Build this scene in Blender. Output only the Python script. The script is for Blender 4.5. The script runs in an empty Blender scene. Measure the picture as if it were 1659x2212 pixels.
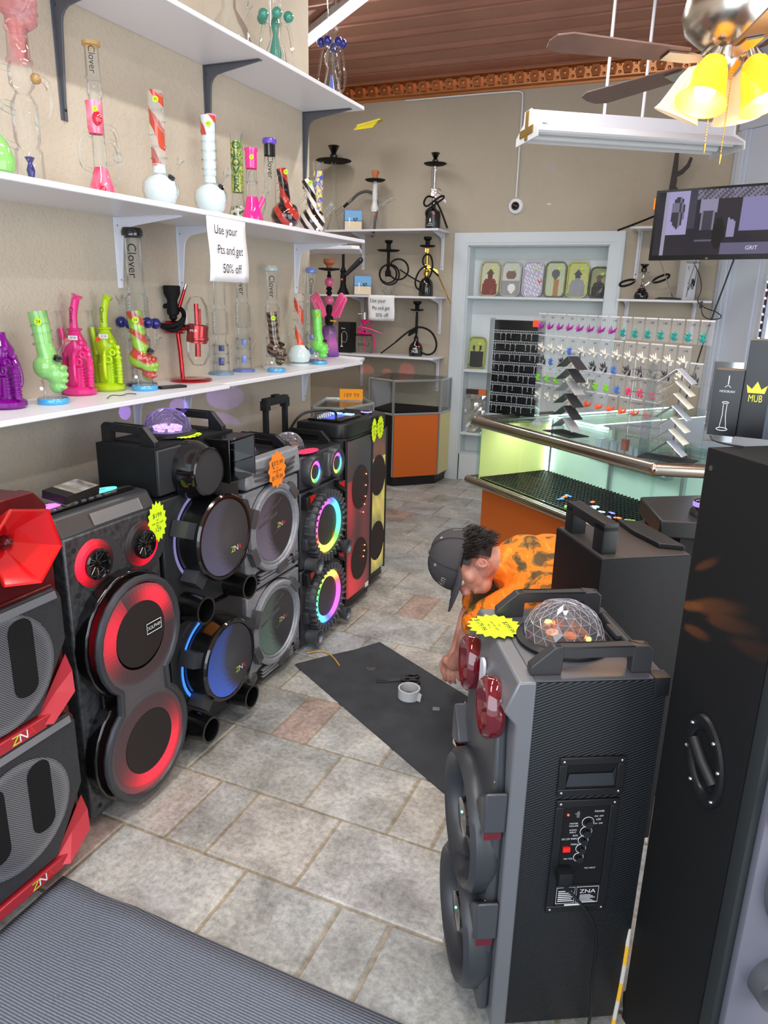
import bpy, bmesh, math, random
from mathutils import Matrix, Vector
random.seed(7)
PI = math.pi
S = bpy.context.scene
COL = S.collection

# ---------------------------------------------------------------- camera
cam_d = bpy.data.cameras.new('camera')
cam = bpy.data.objects.new('camera', cam_d); COL.objects.link(cam)
YAW, PIT, ROL, FPX = -0.406709712, 0.287313867, 0.0237758724, 1564.70
fw = Vector((math.sin(YAW)*math.cos(PIT), math.cos(YAW)*math.cos(PIT), -math.sin(PIT)))
rt = Vector((math.cos(YAW), -math.sin(YAW), 0)); up = rt.cross(fw)
rt2 = rt*math.cos(ROL) + up*math.sin(ROL); up2 = -rt*math.sin(ROL) + up*math.cos(ROL)
cm = Matrix((rt2, up2, -fw)).transposed().to_4x4(); cm.translation = (0, 0, 1.6)
cam.matrix_world = cm
cam_d.sensor_fit = 'VERTICAL'; cam_d.sensor_height = 36; cam_d.sensor_width = 27
cam_d.lens = FPX/2212*36; cam_d.clip_start = 0.02
S.camera = cam
S.view_settings.view_transform = 'Standard'; S.view_settings.look = 'None'
S.view_settings.gamma = 1; S.view_settings.use_curve_mapping = False
S.view_settings.exposure = 0.0
try:
    S.cycles.transparent_max_bounces = 32
    S.cycles.max_bounces = 10
except Exception: pass

# ---------------------------------------------------------------- world: overcast street daylight
w = bpy.data.worlds.new('sky'); S.world = w; w.use_nodes = True
bgn = w.node_tree.nodes['Background']
bgn.inputs[0].default_value = (0.80, 0.90, 1.0, 1); bgn.inputs[1].default_value = 1.5

# ---------------------------------------------------------------- room lamps and added fills (light only; one tube fitting is built further down)
def area(name, loc, rot, sx, sy, power, col=(1, 1, 1)):
    d = bpy.data.lights.new(name, 'AREA'); d.shape = 'RECTANGLE'; d.size = sx; d.size_y = sy
    d.energy = power; d.color = col
    o = bpy.data.objects.new(name, d); COL.objects.link(o); o.location = loc; o.rotation_euler = rot
    return o
LAMPS = [  # x, y, length, rotation about z, power : the first is the built tube, the rest are added unseen
    (-2.40, 4.65, 1.2, -.683, 22), (-0.75, 0.6, 1.2, PI/2, 32), (-0.75, 2.2, 1.2, PI/2, 20), (0.7, 1.6, 1.2, PI/2, 26), (-1.2, 4.1, 1.2, 0, 24), (-2.9, 5.0, 1.2, PI/2, 9)]
for x, y, L, rz, pw in LAMPS:
    area('tube_and_fill_light', (x, y, 3.26), (0, 0, rz), L, 0.07, pw, (1.0, 0.97, 0.93))
area('daylight_front', (0.1, -1.1, 1.9), (PI/2-.25, 0, 0), 3.2, 2.2, 68, (0.82, 0.90, 1.0))       # glazed shop front behind the camera

area('side_fill', (1.95, 1.4, 1.35), (0, PI/2, 0), 2.4, 3.0, 75, (0.86, 0.92, 1.0))      # added fill before the windowless right wall, brightening the left speakers and lower wall
# ---------------------------------------------------------------- colours and materials
def C(r, g, b, a=1.0):
    f = lambda c: (c/255/12.92) if c/255 <= 0.04045 else ((c/255+0.055)/1.055)**2.4
    return (f(r), f(g), f(b), a)
MATS = {}
def new_mat(name):
    m = bpy.data.materials.new(name); m.use_nodes = True; MATS[name] = m
    return m, m.node_tree.nodes, m.node_tree.links
def mat(name, col, rough=0.5, metal=0.0, coat=0.0, emis=None, es=0.0, spec=0.5, noise=None, bump=None, bscale=200, alpha=None):
    if name in MATS: return MATS[name]
    m, N, L = new_mat(name); p = N['Principled BSDF']
    p.inputs['Base Color'].default_value = col
    p.inputs['Roughness'].default_value = rough; p.inputs['Metallic'].default_value = metal
    p.inputs['Coat Weight'].default_value = coat; p.inputs['Coat Roughness'].default_value = 0.05
    p.inputs['Specular IOR Level'].default_value = spec
    if emis: p.inputs['Emission Color'].default_value = emis; p.inputs['Emission Strength'].default_value = es
    tc = N.new('ShaderNodeTexCoord')
    if noise:   # (scale, other colour, amount)
        nz = N.new('ShaderNodeTexNoise'); nz.inputs['Scale'].default_value = noise[0]; nz.inputs['Detail'].default_value = 6
        L.new(tc.outputs['Object'], nz.inputs['Vector'])
        rmp = N.new('ShaderNodeValToRGB'); rmp.color_ramp.elements[0].position = 0.5-noise[2]; rmp.color_ramp.elements[1].position = 0.5+noise[2]
        rmp.color_ramp.elements[0].color = col; rmp.color_ramp.elements[1].color = noise[1]
        L.new(nz.outputs['Fac'], rmp.inputs[0]); L.new(rmp.outputs[0], p.inputs['Base Color'])
    if bump:
        nb = N.new('ShaderNodeTexNoise'); nb.inputs['Scale'].default_value = bscale; nb.inputs['Detail'].default_value = 4
        L.new(tc.outputs['Object'], nb.inputs['Vector'])
        bp = N.new('ShaderNodeBump'); bp.inputs['Strength'].default_value = bump; bp.inputs['Distance'].default_value = 0.01
        L.new(nb.outputs['Fac'], bp.inputs['Height']); L.new(bp.outputs[0], p.inputs['Normal'])
    return m
def glow(name, col, s):
    if name in MATS: return MATS[name]
    return mat(name, (0, 0, 0, 1), 0.4, emis=col, es=s)
def glass(name, col=(1, 1, 1, 1), dens=0.0, body=None, rough=0.02, rim=0.35):
    """thin-walled glass: tinted transparency, a share of coloured body and edge reflections"""
    if name in MATS: return MATS[name]
    m, N, L = new_mat(name); p = N['Principled BSDF']; out = N['Material Output']
    p.inputs['Base Color'].default_value = body or col; p.inputs['Roughness'].default_value = 0.12; p.inputs['Coat Weight'].default_value = 0.6
    tr = N.new('ShaderNodeBsdfTransparent'); tr.inputs[0].default_value = col
    mx = N.new('ShaderNodeMixShader'); mx.inputs[0].default_value = dens
    L.new(tr.outputs[0], mx.inputs[1]); L.new(p.outputs[0], mx.inputs[2])
    gl = N.new('ShaderNodeBsdfGlossy'); gl.inputs['Roughness'].default_value = rough
    lw = N.new('ShaderNodeLayerWeight'); lw.inputs[0].default_value = rim
    mp = N.new('ShaderNodeMath'); mp.operation = 'MULTIPLY'; mp.inputs[1].default_value = 0.6
    L.new(lw.outputs['Fresnel'], mp.inputs[0])
    m2 = N.new('ShaderNodeMixShader'); L.new(mp.outputs[0], m2.inputs[0]); L.new(mx.outputs[0], m2.inputs[1]); L.new(gl.outputs[0], m2.inputs[2])
    L.new(m2.outputs[0], out.inputs[0])
    return m
def vcol_mat(name, rough=0.5, es=0.0, coat=0.0):
    """colour from the mesh's own colour attribute (printed colours, LED rings)"""
    if name in MATS: return MATS[name]
    m, N, L = new_mat(name); p = N['Principled BSDF']; a = N.new('ShaderNodeAttribute'); a.attribute_name = 'Col'
    p.inputs['Roughness'].default_value = rough; p.inputs['Coat Weight'].default_value = coat
    if es: L.new(a.outputs['Color'], p.inputs['Emission Color']); p.inputs['Emission Strength'].default_value = es; p.inputs['Base Color'].default_value = (.01, .01, .01, 1)
    else: L.new(a.outputs['Color'], p.inputs['Base Color'])
    return m
def two_tone(name, c1, c2, kind, scale, rough=0.4, metal=0.0, sharp=0.05, dist=0.0, coat=0.0, bump=0.0, rot=(0, 0, 0), dens=None, pos=.5):
    """procedural two-colour pattern: wave bands, noise, voronoi, grid"""
    if name in MATS: return MATS[name]
    m, N, L = new_mat(name); p = N['Principled BSDF']; p.inputs['Roughness'].default_value = rough; p.inputs['Metallic'].default_value = metal; p.inputs['Coat Weight'].default_value = coat
    tc = N.new('ShaderNodeTexCoord'); mp = N.new('ShaderNodeMapping'); mp.inputs['Rotation'].default_value = rot
    L.new(tc.outputs['Object'], mp.inputs[0])
    if kind == 'wave':
        t = N.new('ShaderNodeTexWave'); t.inputs['Scale'].default_value = scale; t.inputs['Distortion'].default_value = dist; t.inputs['Detail Scale'].default_value = 1.5; o = t.outputs['Fac']
    elif kind == 'voronoi':
        t = N.new('ShaderNodeTexVoronoi'); t.inputs['Scale'].default_value = scale; o = t.outputs['Distance']
    else:
        t = N.new('ShaderNodeTexNoise'); t.inputs['Scale'].default_value = scale; t.inputs['Distortion'].default_value = dist; o = t.outputs['Fac']
    L.new(mp.outputs[0], t.inputs['Vector'])
    r = N.new('ShaderNodeValToRGB'); r.color_ramp.elements[0].position = pos-sharp; r.color_ramp.elements[1].position = pos+sharp
    r.color_ramp.elements[0].color = c1; r.color_ramp.elements[1].color = c2
    L.new(o, r.inputs[0]); L.new(r.outputs[0], p.inputs['Base Color'])
    if bump:
        b = N.new('ShaderNodeBump'); b.inputs['Strength'].default_value = bump; b.inputs['Distance'].default_value = 0.003
        L.new(o, b.inputs['Height']); L.new(b.outputs[0], p.inputs['Normal'])
    if dens is not None:   # see-through where the pattern is pale
        tr = N.new('ShaderNodeBsdfTransparent'); mx = N.new('ShaderNodeMixShader'); out = N['Material Output']
        r2 = N.new('ShaderNodeValToRGB'); r2.color_ramp.elements[0].position = pos-sharp; r2.color_ramp.elements[1].position = pos+sharp
        r2.color_ramp.elements[1].color = (dens, dens, dens, 1); r2.color_ramp.elements[0].color = (1, 1, 1, 1)
        L.new(o, r2.inputs[0]); L.new(r2.outputs[0], mx.inputs[0]); L.new(tr.outputs[0], mx.inputs[1]); L.new(p.outputs[0], mx.inputs[2]); L.new(mx.outputs[0], out.inputs[0])
    return m
def grille(name, hole, wire, scale=190, rough=0.35, metal=0.6, es=None):
    """perforated sheet: dark round holes in a painted web"""
    if name in MATS: return MATS[name]
    m, N, L = new_mat(name); p = N['Principled BSDF']; p.inputs['Roughness'].default_value = rough; p.inputs['Metallic'].default_value = metal
    tc = N.new('ShaderNodeTexCoord'); v = N.new('ShaderNodeTexVoronoi'); v.inputs['Scale'].default_value = scale; v.inputs['Randomness'].default_value = 0.0
    mp = N.new('ShaderNodeMapping'); mp.inputs['Rotation'].default_value = (0, 0.785, 0)
    L.new(tc.outputs['Object'], mp.inputs[0]); L.new(mp.outputs[0], v.inputs['Vector'])
    r = N.new('ShaderNodeValToRGB'); r.color_ramp.elements[0].position = 0.38; r.color_ramp.elements[1].position = 0.46
    r.color_ramp.elements[0].color = hole; r.color_ramp.elements[1].color = wire
    L.new(v.outputs['Distance'], r.inputs[0]); L.new(r.outputs[0], p.inputs['Base Color'])
    return m

# ---------------------------------------------------------------- mesh builder
RX = Matrix.Rotation(PI/2, 4, 'X')           # turns +z into -y (a speaker's front)
def T(x, y, z): return Matrix.Translation((x, y, z))
def RZ(a): return Matrix.Rotation(a, 4, 'Z')
def RY(a): return Matrix.Rotation(a, 4, 'Y')
def RXa(a): return Matrix.Rotation(a, 4, 'X')
class MB:
    def __init__(s): s.bm = bmesh.new(); s.col = None
    def _add(s, vs, fs, M=None, col=None):
        if M is not None: vs = [M @ Vector(v) for v in vs]
        bv = [s.bm.verts.new(v) for v in vs]
        out = []
        for f in fs:
            try: out.append(s.bm.faces.new([bv[i] for i in f]))
            except ValueError: pass
        if col is not None:
            if s.col is None: s.col = s.bm.loops.layers.float_color.new('Col')
            for k, f in enumerate(out):
                c = col[k] if isinstance(col, list) else col
                for l in f.loops: l[s.col] = c
        return out
    def box(s, x0, x1, y0, y1, z0, z1, M=None, bev=0.0, col=None):
        vs = [(x, y, z) for x in (x0, x1) for y in (y0, y1) for z in (z0, z1)]
        fs = [(0, 1, 3, 2), (4, 6, 7, 5), (0, 4, 5, 1), (2, 3, 7, 6), (0, 2, 6, 4), (1, 5, 7, 3)]
        out = s._add(vs, fs, M, col)
        if bev:
            es = list({e for f in out for e in f.edges})
            bmesh.ops.bevel(s.bm, geom=es, offset=bev, segments=2, affect='EDGES', profile=0.7)
        return s
    def prism(s, poly, a, b, M=None, axis='z', col=None):
        """polygon extruded from a to b along an axis; poly is (x,y) / (x,z) for axis y / (y,z) for axis x"""
        n = len(poly)
        f = {'z': lambda p, h: (p[0], p[1], h), 'y': lambda p, h: (p[0], h, p[1]), 'x': lambda p, h: (h, p[0], p[1])}[axis]
        vs = [f(p, a) for p in poly] + [f(p, b) for p in poly]
        fs = [tuple(range(n))[::-1], tuple(range(n, 2*n))] + [(i, (i+1) % n, n+(i+1) % n, n+i) for i in range(n)]
        s._add(vs, fs, M, col); return s
    def lathe(s, prof, n=24, M=None, cap=True, sx=1, sy=1, colf=None, a0=0, a1=2*PI):
        vs, fs, cols = [], [], []; full = abs(a1-a0-2*PI) < 1e-6; m = n if full else n+1
        for r, z in prof:
            for i in range(m):
                a = a0+(a1-a0)*i/n
                vs.append((r*math.cos(a)*sx, r*math.sin(a)*sy, z))
        for j in range(len(prof)-1):
            for i in range(n):
                k = (i+1) % m
                fs.append((j*m+i, j*m+k, (j+1)*m+k, (j+1)*m+i))
                if colf: cols.append(colf(a0+(a1-a0)*(i+.5)/n))
        if cap and full and not colf:
            if prof[0][0] > 1e-5: fs.append(tuple(range(m))[::-1])
            if prof[-1][0] > 1e-5: fs.append(tuple(range((len(prof)-1)*m, len(prof)*m)))
        s._add(vs, fs, M, cols if colf else None); return s
    def cyl(s, p0, p1, r0, r1=None, n=12, cap=True, col=None):
        p0, p1 = Vector(p0), Vector(p1); r1 = r0 if r1 is None else r1
        d = p1-p0; L = d.length
        if L < 1e-7: return s
        M = T(*p0) @ d.to_track_quat('Z', 'Y').to_matrix().to_4x4()
        vs = [(r0*math.cos(2*PI*i/n), r0*math.sin(2*PI*i/n), 0) for i in range(n)] + [(r1*math.cos(2*PI*i/n), r1*math.sin(2*PI*i/n), L) for i in range(n)]
        fs = [(i, (i+1) % n, n+(i+1) % n, n+i) for i in range(n)]
        if cap: fs += [tuple(range(n))[::-1], tuple(range(n, 2*n))]
        s._add(vs, fs, M, col); return s
    def tube(s, pts, r, n=8, closed=False, M=None, smooth=0, col=None, flat=1.0):
        P = [Vector(p) for p in pts]
        for _ in range(smooth):
            Q = []
            for i in range(len(P)-(0 if closed else 1)):
                a, b = P[i], P[(i+1) % len(P)]; Q += [a*.75+b*.25, a*.25+b*.75]
            P = Q if closed else [P[0]]+Q+[P[-1]]
        m = len(P); R = r if isinstance(r, (list, tuple)) else [r]*m
        if len(R) != m: R = [R[min(len(R)-1, int(i*len(R)/m))] for i in range(m)]
        vs, fs = [], []; nrm = None
        for i, p in enumerate(P):
            t = (P[(i+1) % m]-P[i-1]) if closed else (P[min(i+1, m-1)]-P[max(i-1, 0)])
            t.normalize()
            if nrm is None:
                nrm = Vector((0, 0, 1)) if abs(t.z) < .9 else Vector((1, 0, 0))
            nrm = (nrm-t*nrm.dot(t)).normalized(); bn = t.cross(nrm)
            for k in range(n):
                a = 2*PI*k/n; vs.append(p+nrm*math.cos(a)*R[i]*flat+bn*math.sin(a)*R[i])
        for i in range(m if closed else m-1):
            for k in range(n):
                a, b = i*n, ((i+1) % m)*n; fs.append((a+k, a+(k+1) % n, b+(k+1) % n, b+k))
        if not closed: fs += [tuple(range(n))[::-1], tuple(range((m-1)*n, m*n))]
        s._add(vs, fs, M, col); return s
    def ball(s, c, r, n=12, M=None, sx=1, sy=1, sz=1, col=None):
        pr = []; k = max(4, n//2)
        vs, fs = [], []
        for j in range(1, k):
            a = PI*j/k
            for i in range(n):
                b = 2*PI*i/n; vs.append((c[0]+r*sx*math.sin(a)*math.cos(b), c[1]+r*sy*math.sin(a)*math.sin(b), c[2]-r*sz*math.cos(a)))
        for j in range(k-2):
            for i in range(n): fs.append((j*n+i, j*n+(i+1) % n, (j+1)*n+(i+1) % n, (j+1)*n+i))
        q = len(vs); vs += [(c[0], c[1], c[2]-r*sz), (c[0], c[1], c[2]+r*sz)]
        for i in range(n): fs += [(q, (i+1) % n, i), (q+1, (k-2)*n+i, (k-2)*n+(i+1) % n)]
        s._add(vs, fs, M, col); return s
    def torus(s, c, R, r, n=24, k=8, M=None, sx=1, sy=1):
        pts = [(c[0]+R*sx*math.cos(2*PI*i/n), c[1]+R*sy*math.sin(2*PI*i/n), c[2]) for i in range(n)]
        return s.tube(pts, r, k, True, M)
    def face(s, pts, M=None, col=None): s._add(pts, [tuple(range(len(pts)))], M, col); return s
    def slab(s, pts, th, M=None, col=None):
        """a thin plate with the given outline in 3-D, thickened along its normal"""
        P = [Vector(p) for p in pts]; nn = Vector((0, 0, 0))
        for i in range(len(P)): nn += P[i].cross(P[(i+1) % len(P)])
        nn = nn.normalized()*th; n = len(P)
        s._add(P+[p+nn for p in P], [tuple(range(n))[::-1], tuple(range(n, 2*n))]+[(i, (i+1) % n, n+(i+1) % n, n+i) for i in range(n)], M, col); return s
    # shapes laid on a front face (x right, z up, out = -y)
    def fl(s, cx, cz, prof, n=32, y=0, sx=1, sz=1, colf=None, rot=0, cap=True):
        return s.lathe(prof, n, T(cx, y, cz) @ RY(rot) @ RX, cap, sx, sz, colf)
    def fp(s, poly, y0, y1, col=None): return s.prism(poly, y0, y1, None, 'y', col)
    def build(s, name, m, parent=None, ang=40, bev=0, sub=0):
        me = bpy.data.meshes.new(name); bmesh.ops.recalc_face_normals(s.bm, faces=s.bm.faces)
        s.bm.to_mesh(me); s.bm.free()
        if ang:
            for p in me.polygons: p.use_smooth = True
            me.set_sharp_from_angle(angle=math.radians(ang))
        me.materials.append(m)
        o = bpy.data.objects.new(name, me); COL.objects.link(o)
        if parent: o.parent = parent
        if bev:
            b = o.modifiers.new('bevel', 'BEVEL'); b.width = bev; b.segments = 2; b.limit_method = 'ANGLE'; b.angle_limit = 0.6
        if sub:
            b = o.modifiers.new('sub', 'SUBSURF'); b.levels = sub; b.render_levels = sub
        return o
def thing(name, label, cat, loc=(0, 0, 0), rz=0, group=None, rot=None):
    o = bpy.data.objects.new(name, None); COL.objects.link(o); o.empty_display_size = 0.05
    o.location = loc; o.rotation_euler = rot or (0, 0, rz); o['label'] = label; o['category'] = cat
    if group: o['group'] = group
    return o
def tag(o, label, cat, group=None, kind=None):
    o['label'] = label; o['category'] = cat
    if group: o['group'] = group
    if kind: o['kind'] = kind
    return o
def struct(name, mb, m, **k):
    o = mb.build(name, m, **k); o['kind'] = 'structure'; return o
def place(o, loc, rz=0, rot=None):
    o.location = loc; o.rotation_euler = rot or (0, 0, rz); return o
_tc = {}
def text_mesh(s, size=1.0, wid=1.0):
    """verts / faces of a piece of lettering, centred at the origin in x,y"""
    if s not in _tc:
        cu = bpy.data.curves.new('t', 'FONT'); cu.body = s; cu.size = 1; cu.align_x = 'CENTER'; cu.align_y = 'CENTER'; cu.resolution_u = 3
        o = bpy.data.objects.new('t', cu); COL.objects.link(o)
        dg = bpy.context.evaluated_depsgraph_get(); me = bpy.data.meshes.new_from_object(o.evaluated_get(dg))
        _tc[s] = ([tuple(v.co) for v in me.vertices], [tuple(p.vertices) for p in me.polygons])
        bpy.data.objects.remove(o); bpy.data.curves.remove(cu); bpy.data.meshes.remove(me)
    v, f = _tc[s]
    return [(a*size*wid, b*size, 0) for a, b, c in v], f
def lettering(lines, m, parent, M, name='lettering'):
    """lines: (string, x, y, size[, width]) laid out on the local xy plane, moved by M"""
    b = MB()
    for l in lines:
        v, f = text_mesh(l[0], l[3], l[4] if len(l) > 4 else 1); b._add([(a+l[1], c+l[2], d) for a, c, d in v], f, M)
    return b.build(name, m, parent, ang=0)
def round_lettering(s, m, parent, r, z, phi, size, wid=1.0, name='lettering'):
    """lettering that reads down a tube of radius r, facing direction phi"""
    v, f = text_mesh(s, size, wid); b = MB()
    b._add([((r+.0008)*math.cos(phi+y/r), (r+.0008)*math.sin(phi+y/r), z-x) for x, y, _ in v], f)
    return b.build(name, m, parent, ang=0)
def star(n, r1, r2, sx=1, sy=1):
    return [((r1 if i % 2 == 0 else r2)*math.cos(PI*i/n)*sx, (r1 if i % 2 == 0 else r2)*math.sin(PI*i/n)*sy) for i in range(2*n)]
def rrect(x0, x1, y0, y1, r, k=4):
    P = []
    for cx, cy, a in ((x1-r, y1-r, 0), (x0+r, y1-r, PI/2), (x0+r, y0+r, PI), (x1-r, y0+r, 1.5*PI)):
        for i in range(k+1): P.append((cx+r*math.cos(a+PI/2*i/k), cy+r*math.sin(a+PI/2*i/k)))
    return P
def hsv(h, s=1, v=1):
    i = int(h*6) % 6; f = h*6-int(h*6); p, q, t = v*(1-s), v*(1-f*s), v*(1-(1-f)*s)
    return [(v, t, p), (q, v, p), (p, v, t), (p, q, v), (t, p, v), (v, p, q)][i]+(1,)
# shared materials
BLK = mat('black_plastic', C(17, 18, 20), 0.42)
BLKG = mat('gloss_black', C(14, 14, 15), 0.12, coat=0.5)
BLKM = mat('matte_black', C(12, 12, 14), 0.7, spec=.3)
DGR = mat('dark_grey_plastic', C(52, 54, 58), 0.38)
MGR = mat('grey_plastic', C(92, 94, 98), 0.32, metal=0.3)
SIL = mat('silver_metal', C(190, 190, 192), 0.25, metal=1.0)
CHR = mat('chrome', C(225, 225, 228), 0.08, metal=1.0)
WHT = mat('white_paint', C(226, 228, 232), 0.45)
PAP = mat('paper', C(232, 233, 238), 0.8)
INK = mat('ink', C(20, 20, 24), 0.7)
WINK = mat('white_print', C(225, 225, 225), 0.6)
RED = mat('red_plastic', C(190, 25, 25), 0.25, coat=0.5)
CLR = glass('clear_glass', (0.975, 0.99, 0.985, 1), 0.02, C(235, 240, 240), rim=0.22)
YEL = mat('fluorescent_yellow_card', C(214, 245, 20), 0.7, emis=C(214, 245, 20), es=0.0)
ORG = mat('orange_card', C(255, 140, 30), 0.7)
TAGY = mat('green_sticker', C(190, 235, 30), 0.6)
# ================================================================ THE ROOM
def wall_mat(name, c1, c2):
    m, N, L = new_mat(name); p = N['Principled BSDF']; p.inputs['Roughness'].default_value = 0.85
    tc = N.new('ShaderNodeTexCoord'); n1 = N.new('ShaderNodeTexNoise'); n1.inputs['Scale'].default_value = 1.3; n1.inputs['Detail'].default_value = 5
    L.new(tc.outputs['Object'], n1.inputs['Vector']); r = N.new('ShaderNodeValToRGB')
    r.color_ramp.elements[0].color = c1; r.color_ramp.elements[1].color = c2; r.color_ramp.elements[0].position = .35; r.color_ramp.elements[1].position = .65
    L.new(n1.outputs['Fac'], r.inputs[0]); L.new(r.outputs[0], p.inputs['Base Color'])
    v = N.new('ShaderNodeTexNoise'); v.inputs['Scale'].default_value = 38; v.inputs['Detail'].default_value = 3; v.inputs['Distortion'].default_value = 1.2
    L.new(tc.outputs['Object'], v.inputs['Vector']); b = N.new('ShaderNodeBump'); b.inputs['Strength'].default_value = .25; b.inputs['Distance'].default_value = .012
    r2 = N.new('ShaderNodeValToRGB'); r2.color_ramp.elements[0].position = .48; r2.color_ramp.elements[1].position = .56
    L.new(v.outputs['Fac'], r2.inputs[0]); L.new(r2.outputs[0], b.inputs['Height']); L.new(b.outputs[0], p.inputs['Normal'])
    return m
WALL = wall_mat('plaster_beige', C(184, 173, 155), C(196, 185, 167))
WALLB = wall_mat('plaster_back', C(176, 166, 149), C(184, 174, 157))
TRIMW = mat('trim_white', C(205, 214, 220), 0.4)
# ---- floor: stone-look tiles in a repeating three-width pattern
def floor_mat():
    m, N, L = new_mat('stone_tile'); p = N['Principled BSDF']
    tc = N.new('ShaderNodeTexCoord'); at = N.new('ShaderNodeAttribute'); at.attribute_name = 'Col'
    n1 = N.new('ShaderNodeTexNoise'); n1.inputs['Scale'].default_value = 6; n1.inputs['Detail'].default_value = 9; n1.inputs['Roughness'].default_value = .65; n1.inputs['Distortion'].default_value = .6
    n2 = N.new('ShaderNodeTexNoise'); n2.inputs['Scale'].default_value = 55; n2.inputs['Detail'].default_value = 7; n2.inputs['Roughness'].default_value = .75
    n3 = N.new('ShaderNodeTexNoise'); n3.inputs['Scale'].default_value = 2.4; n3.inputs['Detail'].default_value = 3
    for n in (n1, n2, n3): L.new(tc.outputs['Object'], n.inputs['Vector'])
    r1 = N.new('ShaderNodeValToRGB'); r1.color_ramp.elements[0].position = .3; r1.color_ramp.elements[1].position = .72; r1.color_ramp.elements[0].color = (.52, .51, .50, 1); r1.color_ramp.elements[1].color = (1.30, 1.30, 1.30, 1)
    r2 = N.new('ShaderNodeValToRGB'); r2.color_ramp.elements[0].position = .33; r2.color_ramp.elements[1].position = .60; r2.color_ramp.elements[0].color = (.58, .58, .57, 1); r2.color_ramp.elements[1].color = (1.08, 1.08, 1.08, 1)
    r3 = N.new('ShaderNodeValToRGB'); r3.color_ramp.elements[0].position = .40; r3.color_ramp.elements[1].position = .66; r3.color_ramp.elements[0].color = (1, .985, .93, 1); r3.color_ramp.elements[1].color = (.98, 1, 1.03, 1)
    L.new(n1.outputs['Fac'], r1.inputs[0]); L.new(n2.outputs['Fac'], r2.inputs[0]); L.new(n3.outputs['Fac'], r3.inputs[0])
    def mul(a, b):
        x = N.new('ShaderNodeMix'); x.data_type = 'RGBA'; x.blend_type = 'MULTIPLY'; x.inputs[0].default_value = 1; L.new(a, x.inputs[6]); L.new(b, x.inputs[7]); return x.outputs[2]
    L.new(mul(mul(mul(at.outputs['Color'], r1.outputs[0]), r2.outputs[0]), r3.outputs[0]), p.inputs['Base Color'])
    p.inputs['Roughness'].default_value = .42
    b = N.new('ShaderNodeBump'); b.inputs['Strength'].default_value = .45; b.inputs['Distance'].default_value = .006; L.new(n1.outputs['Fac'], b.inputs['Height'])
    b2 = N.new('ShaderNodeBump'); b2.inputs['Strength'].default_value = .35; b2.inputs['Distance'].default_value = .003; L.new(n2.outputs['Fac'], b2.inputs['Height']); L.new(b.outputs[0], b2.inputs['Normal']); L.new(b2.outputs[0], p.inputs['Normal'])
    return m
fb = MB(); rnd = random.Random(3)
fb.box(-4.2, 3.0, -1.4, 7.2, -.05, -.004, col=C(160, 148, 128))
TC = [C(180, 181, 180), C(172, 173, 170), C(184, 183, 180), C(172, 176, 180), C(184, 180, 175), C(165, 166, 164)]
PINK = C(178, 158, 150)
k = -9
yy = 1.131-.304*8
row = -8
while yy < 6.7:
    base = -1.478 if row % 2 == 0 else -1.328
    offs = (0, .455, .76) if row % 2 == 0 else (0, .15, .455)
    js = sorted(base+.91*q+o for q in range(-4, 6) for o in offs)
    for a, b_ in zip(js, js[1:]):
        if b_ < -4 or a > 2.8: continue
        c = TC[rnd.randrange(6)]
        if rnd.random() < .08 or (row == 3 and -1.5 < a < -1.3) or (row == 2 and abs(a+1.178+.0) < .02 and False): c = PINK
        g = .0050; z = 0.0; x0, x1, y0, y1 = a+g, b_-g, yy+g, yy+.304-g
        fb._add([(x0, y0, -.004), (x1, y0, -.004), (x1, y1, -.004), (x0, y1, -.004), (x0+.004, y0+.004, z), (x1-.004, y0+.004, z), (x1-.004, y1-.004, z), (x0+.004, y1-.004, z)],
                [(4, 5, 6, 7), (0, 1, 5, 4), (1, 2, 6, 5), (2, 3, 7, 6), (3, 0, 4, 7)], None, c)
    yy += .304; row += 1
struct('floor', fb, floor_mat(), ang=0)
# ---- ceiling: stamped copper tin with long seams
def tin_mat():
    m, N, L = new_mat('copper_tin'); p = N['Principled BSDF']; p.inputs['Metallic'].default_value = .4; p.inputs['Roughness'].default_value = .42
    tc = N.new('ShaderNodeTexCoord'); n1 = N.new('ShaderNodeTexNoise'); n1.inputs['Scale'].default_value = 3; n1.inputs['Detail'].default_value = 6
    L.new(tc.outputs['Object'], n1.inputs['Vector']); r = N.new('ShaderNodeValToRGB')
    r.color_ramp.elements[0].color = C(158, 108, 92); r.color_ramp.elements[1].color = C(190, 138, 118); L.new(n1.outputs['Fac'], r.inputs[0]); L.new(r.outputs[0], p.inputs['Base Color'])
    return m
TIN = tin_mat()
cb = MB(); cb.box(-4.0, 3.0, -1.4, 6.5, 3.33, 3.40)
y = -1.3
while y < 6.2:
    cb.prism([(y, 3.331), (y+.03, 3.312), (y+.06, 3.312), (y+.09, 3.331)], -3.9, 2.9, axis='x')
    cb.prism([(y+.13, 3.331), (y+.137, 3.322), (y+.144, 3.331)], -3.9, 2.9, axis='x')
    y += .34
struct('ceiling', cb, TIN)
GOLD = mat('copper_cornice', C(196, 130, 84), 0.32, metal=.85)
tb = MB()
tb.prism([(6.30, 3.20), (6.285, 3.20), (6.28, 3.215), (6.255, 3.225), (6.235, 3.30), (6.20, 3.315), (6.19, 3.335), (6.30, 3.335)], -3.7, .02, axis='x')
x = -3.6
while x < 0:
    tb.prism([(x, 3.232), (x+.05, 3.232), (x+.062, 3.27), (x+.05, 3.305), (x, 3.305), (x-.012, 3.27)], 6.215, 6.25, axis='y')
    tb.ball((x+.025, 6.225, 3.27), .018, 8)
    tb.ball((x+.082, 6.24, 3.245), .012, 6); tb.ball((x+.082, 6.225, 3.29), .010, 6)
    x += .115
struct('trim_cornice', tb, GOLD)
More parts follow.
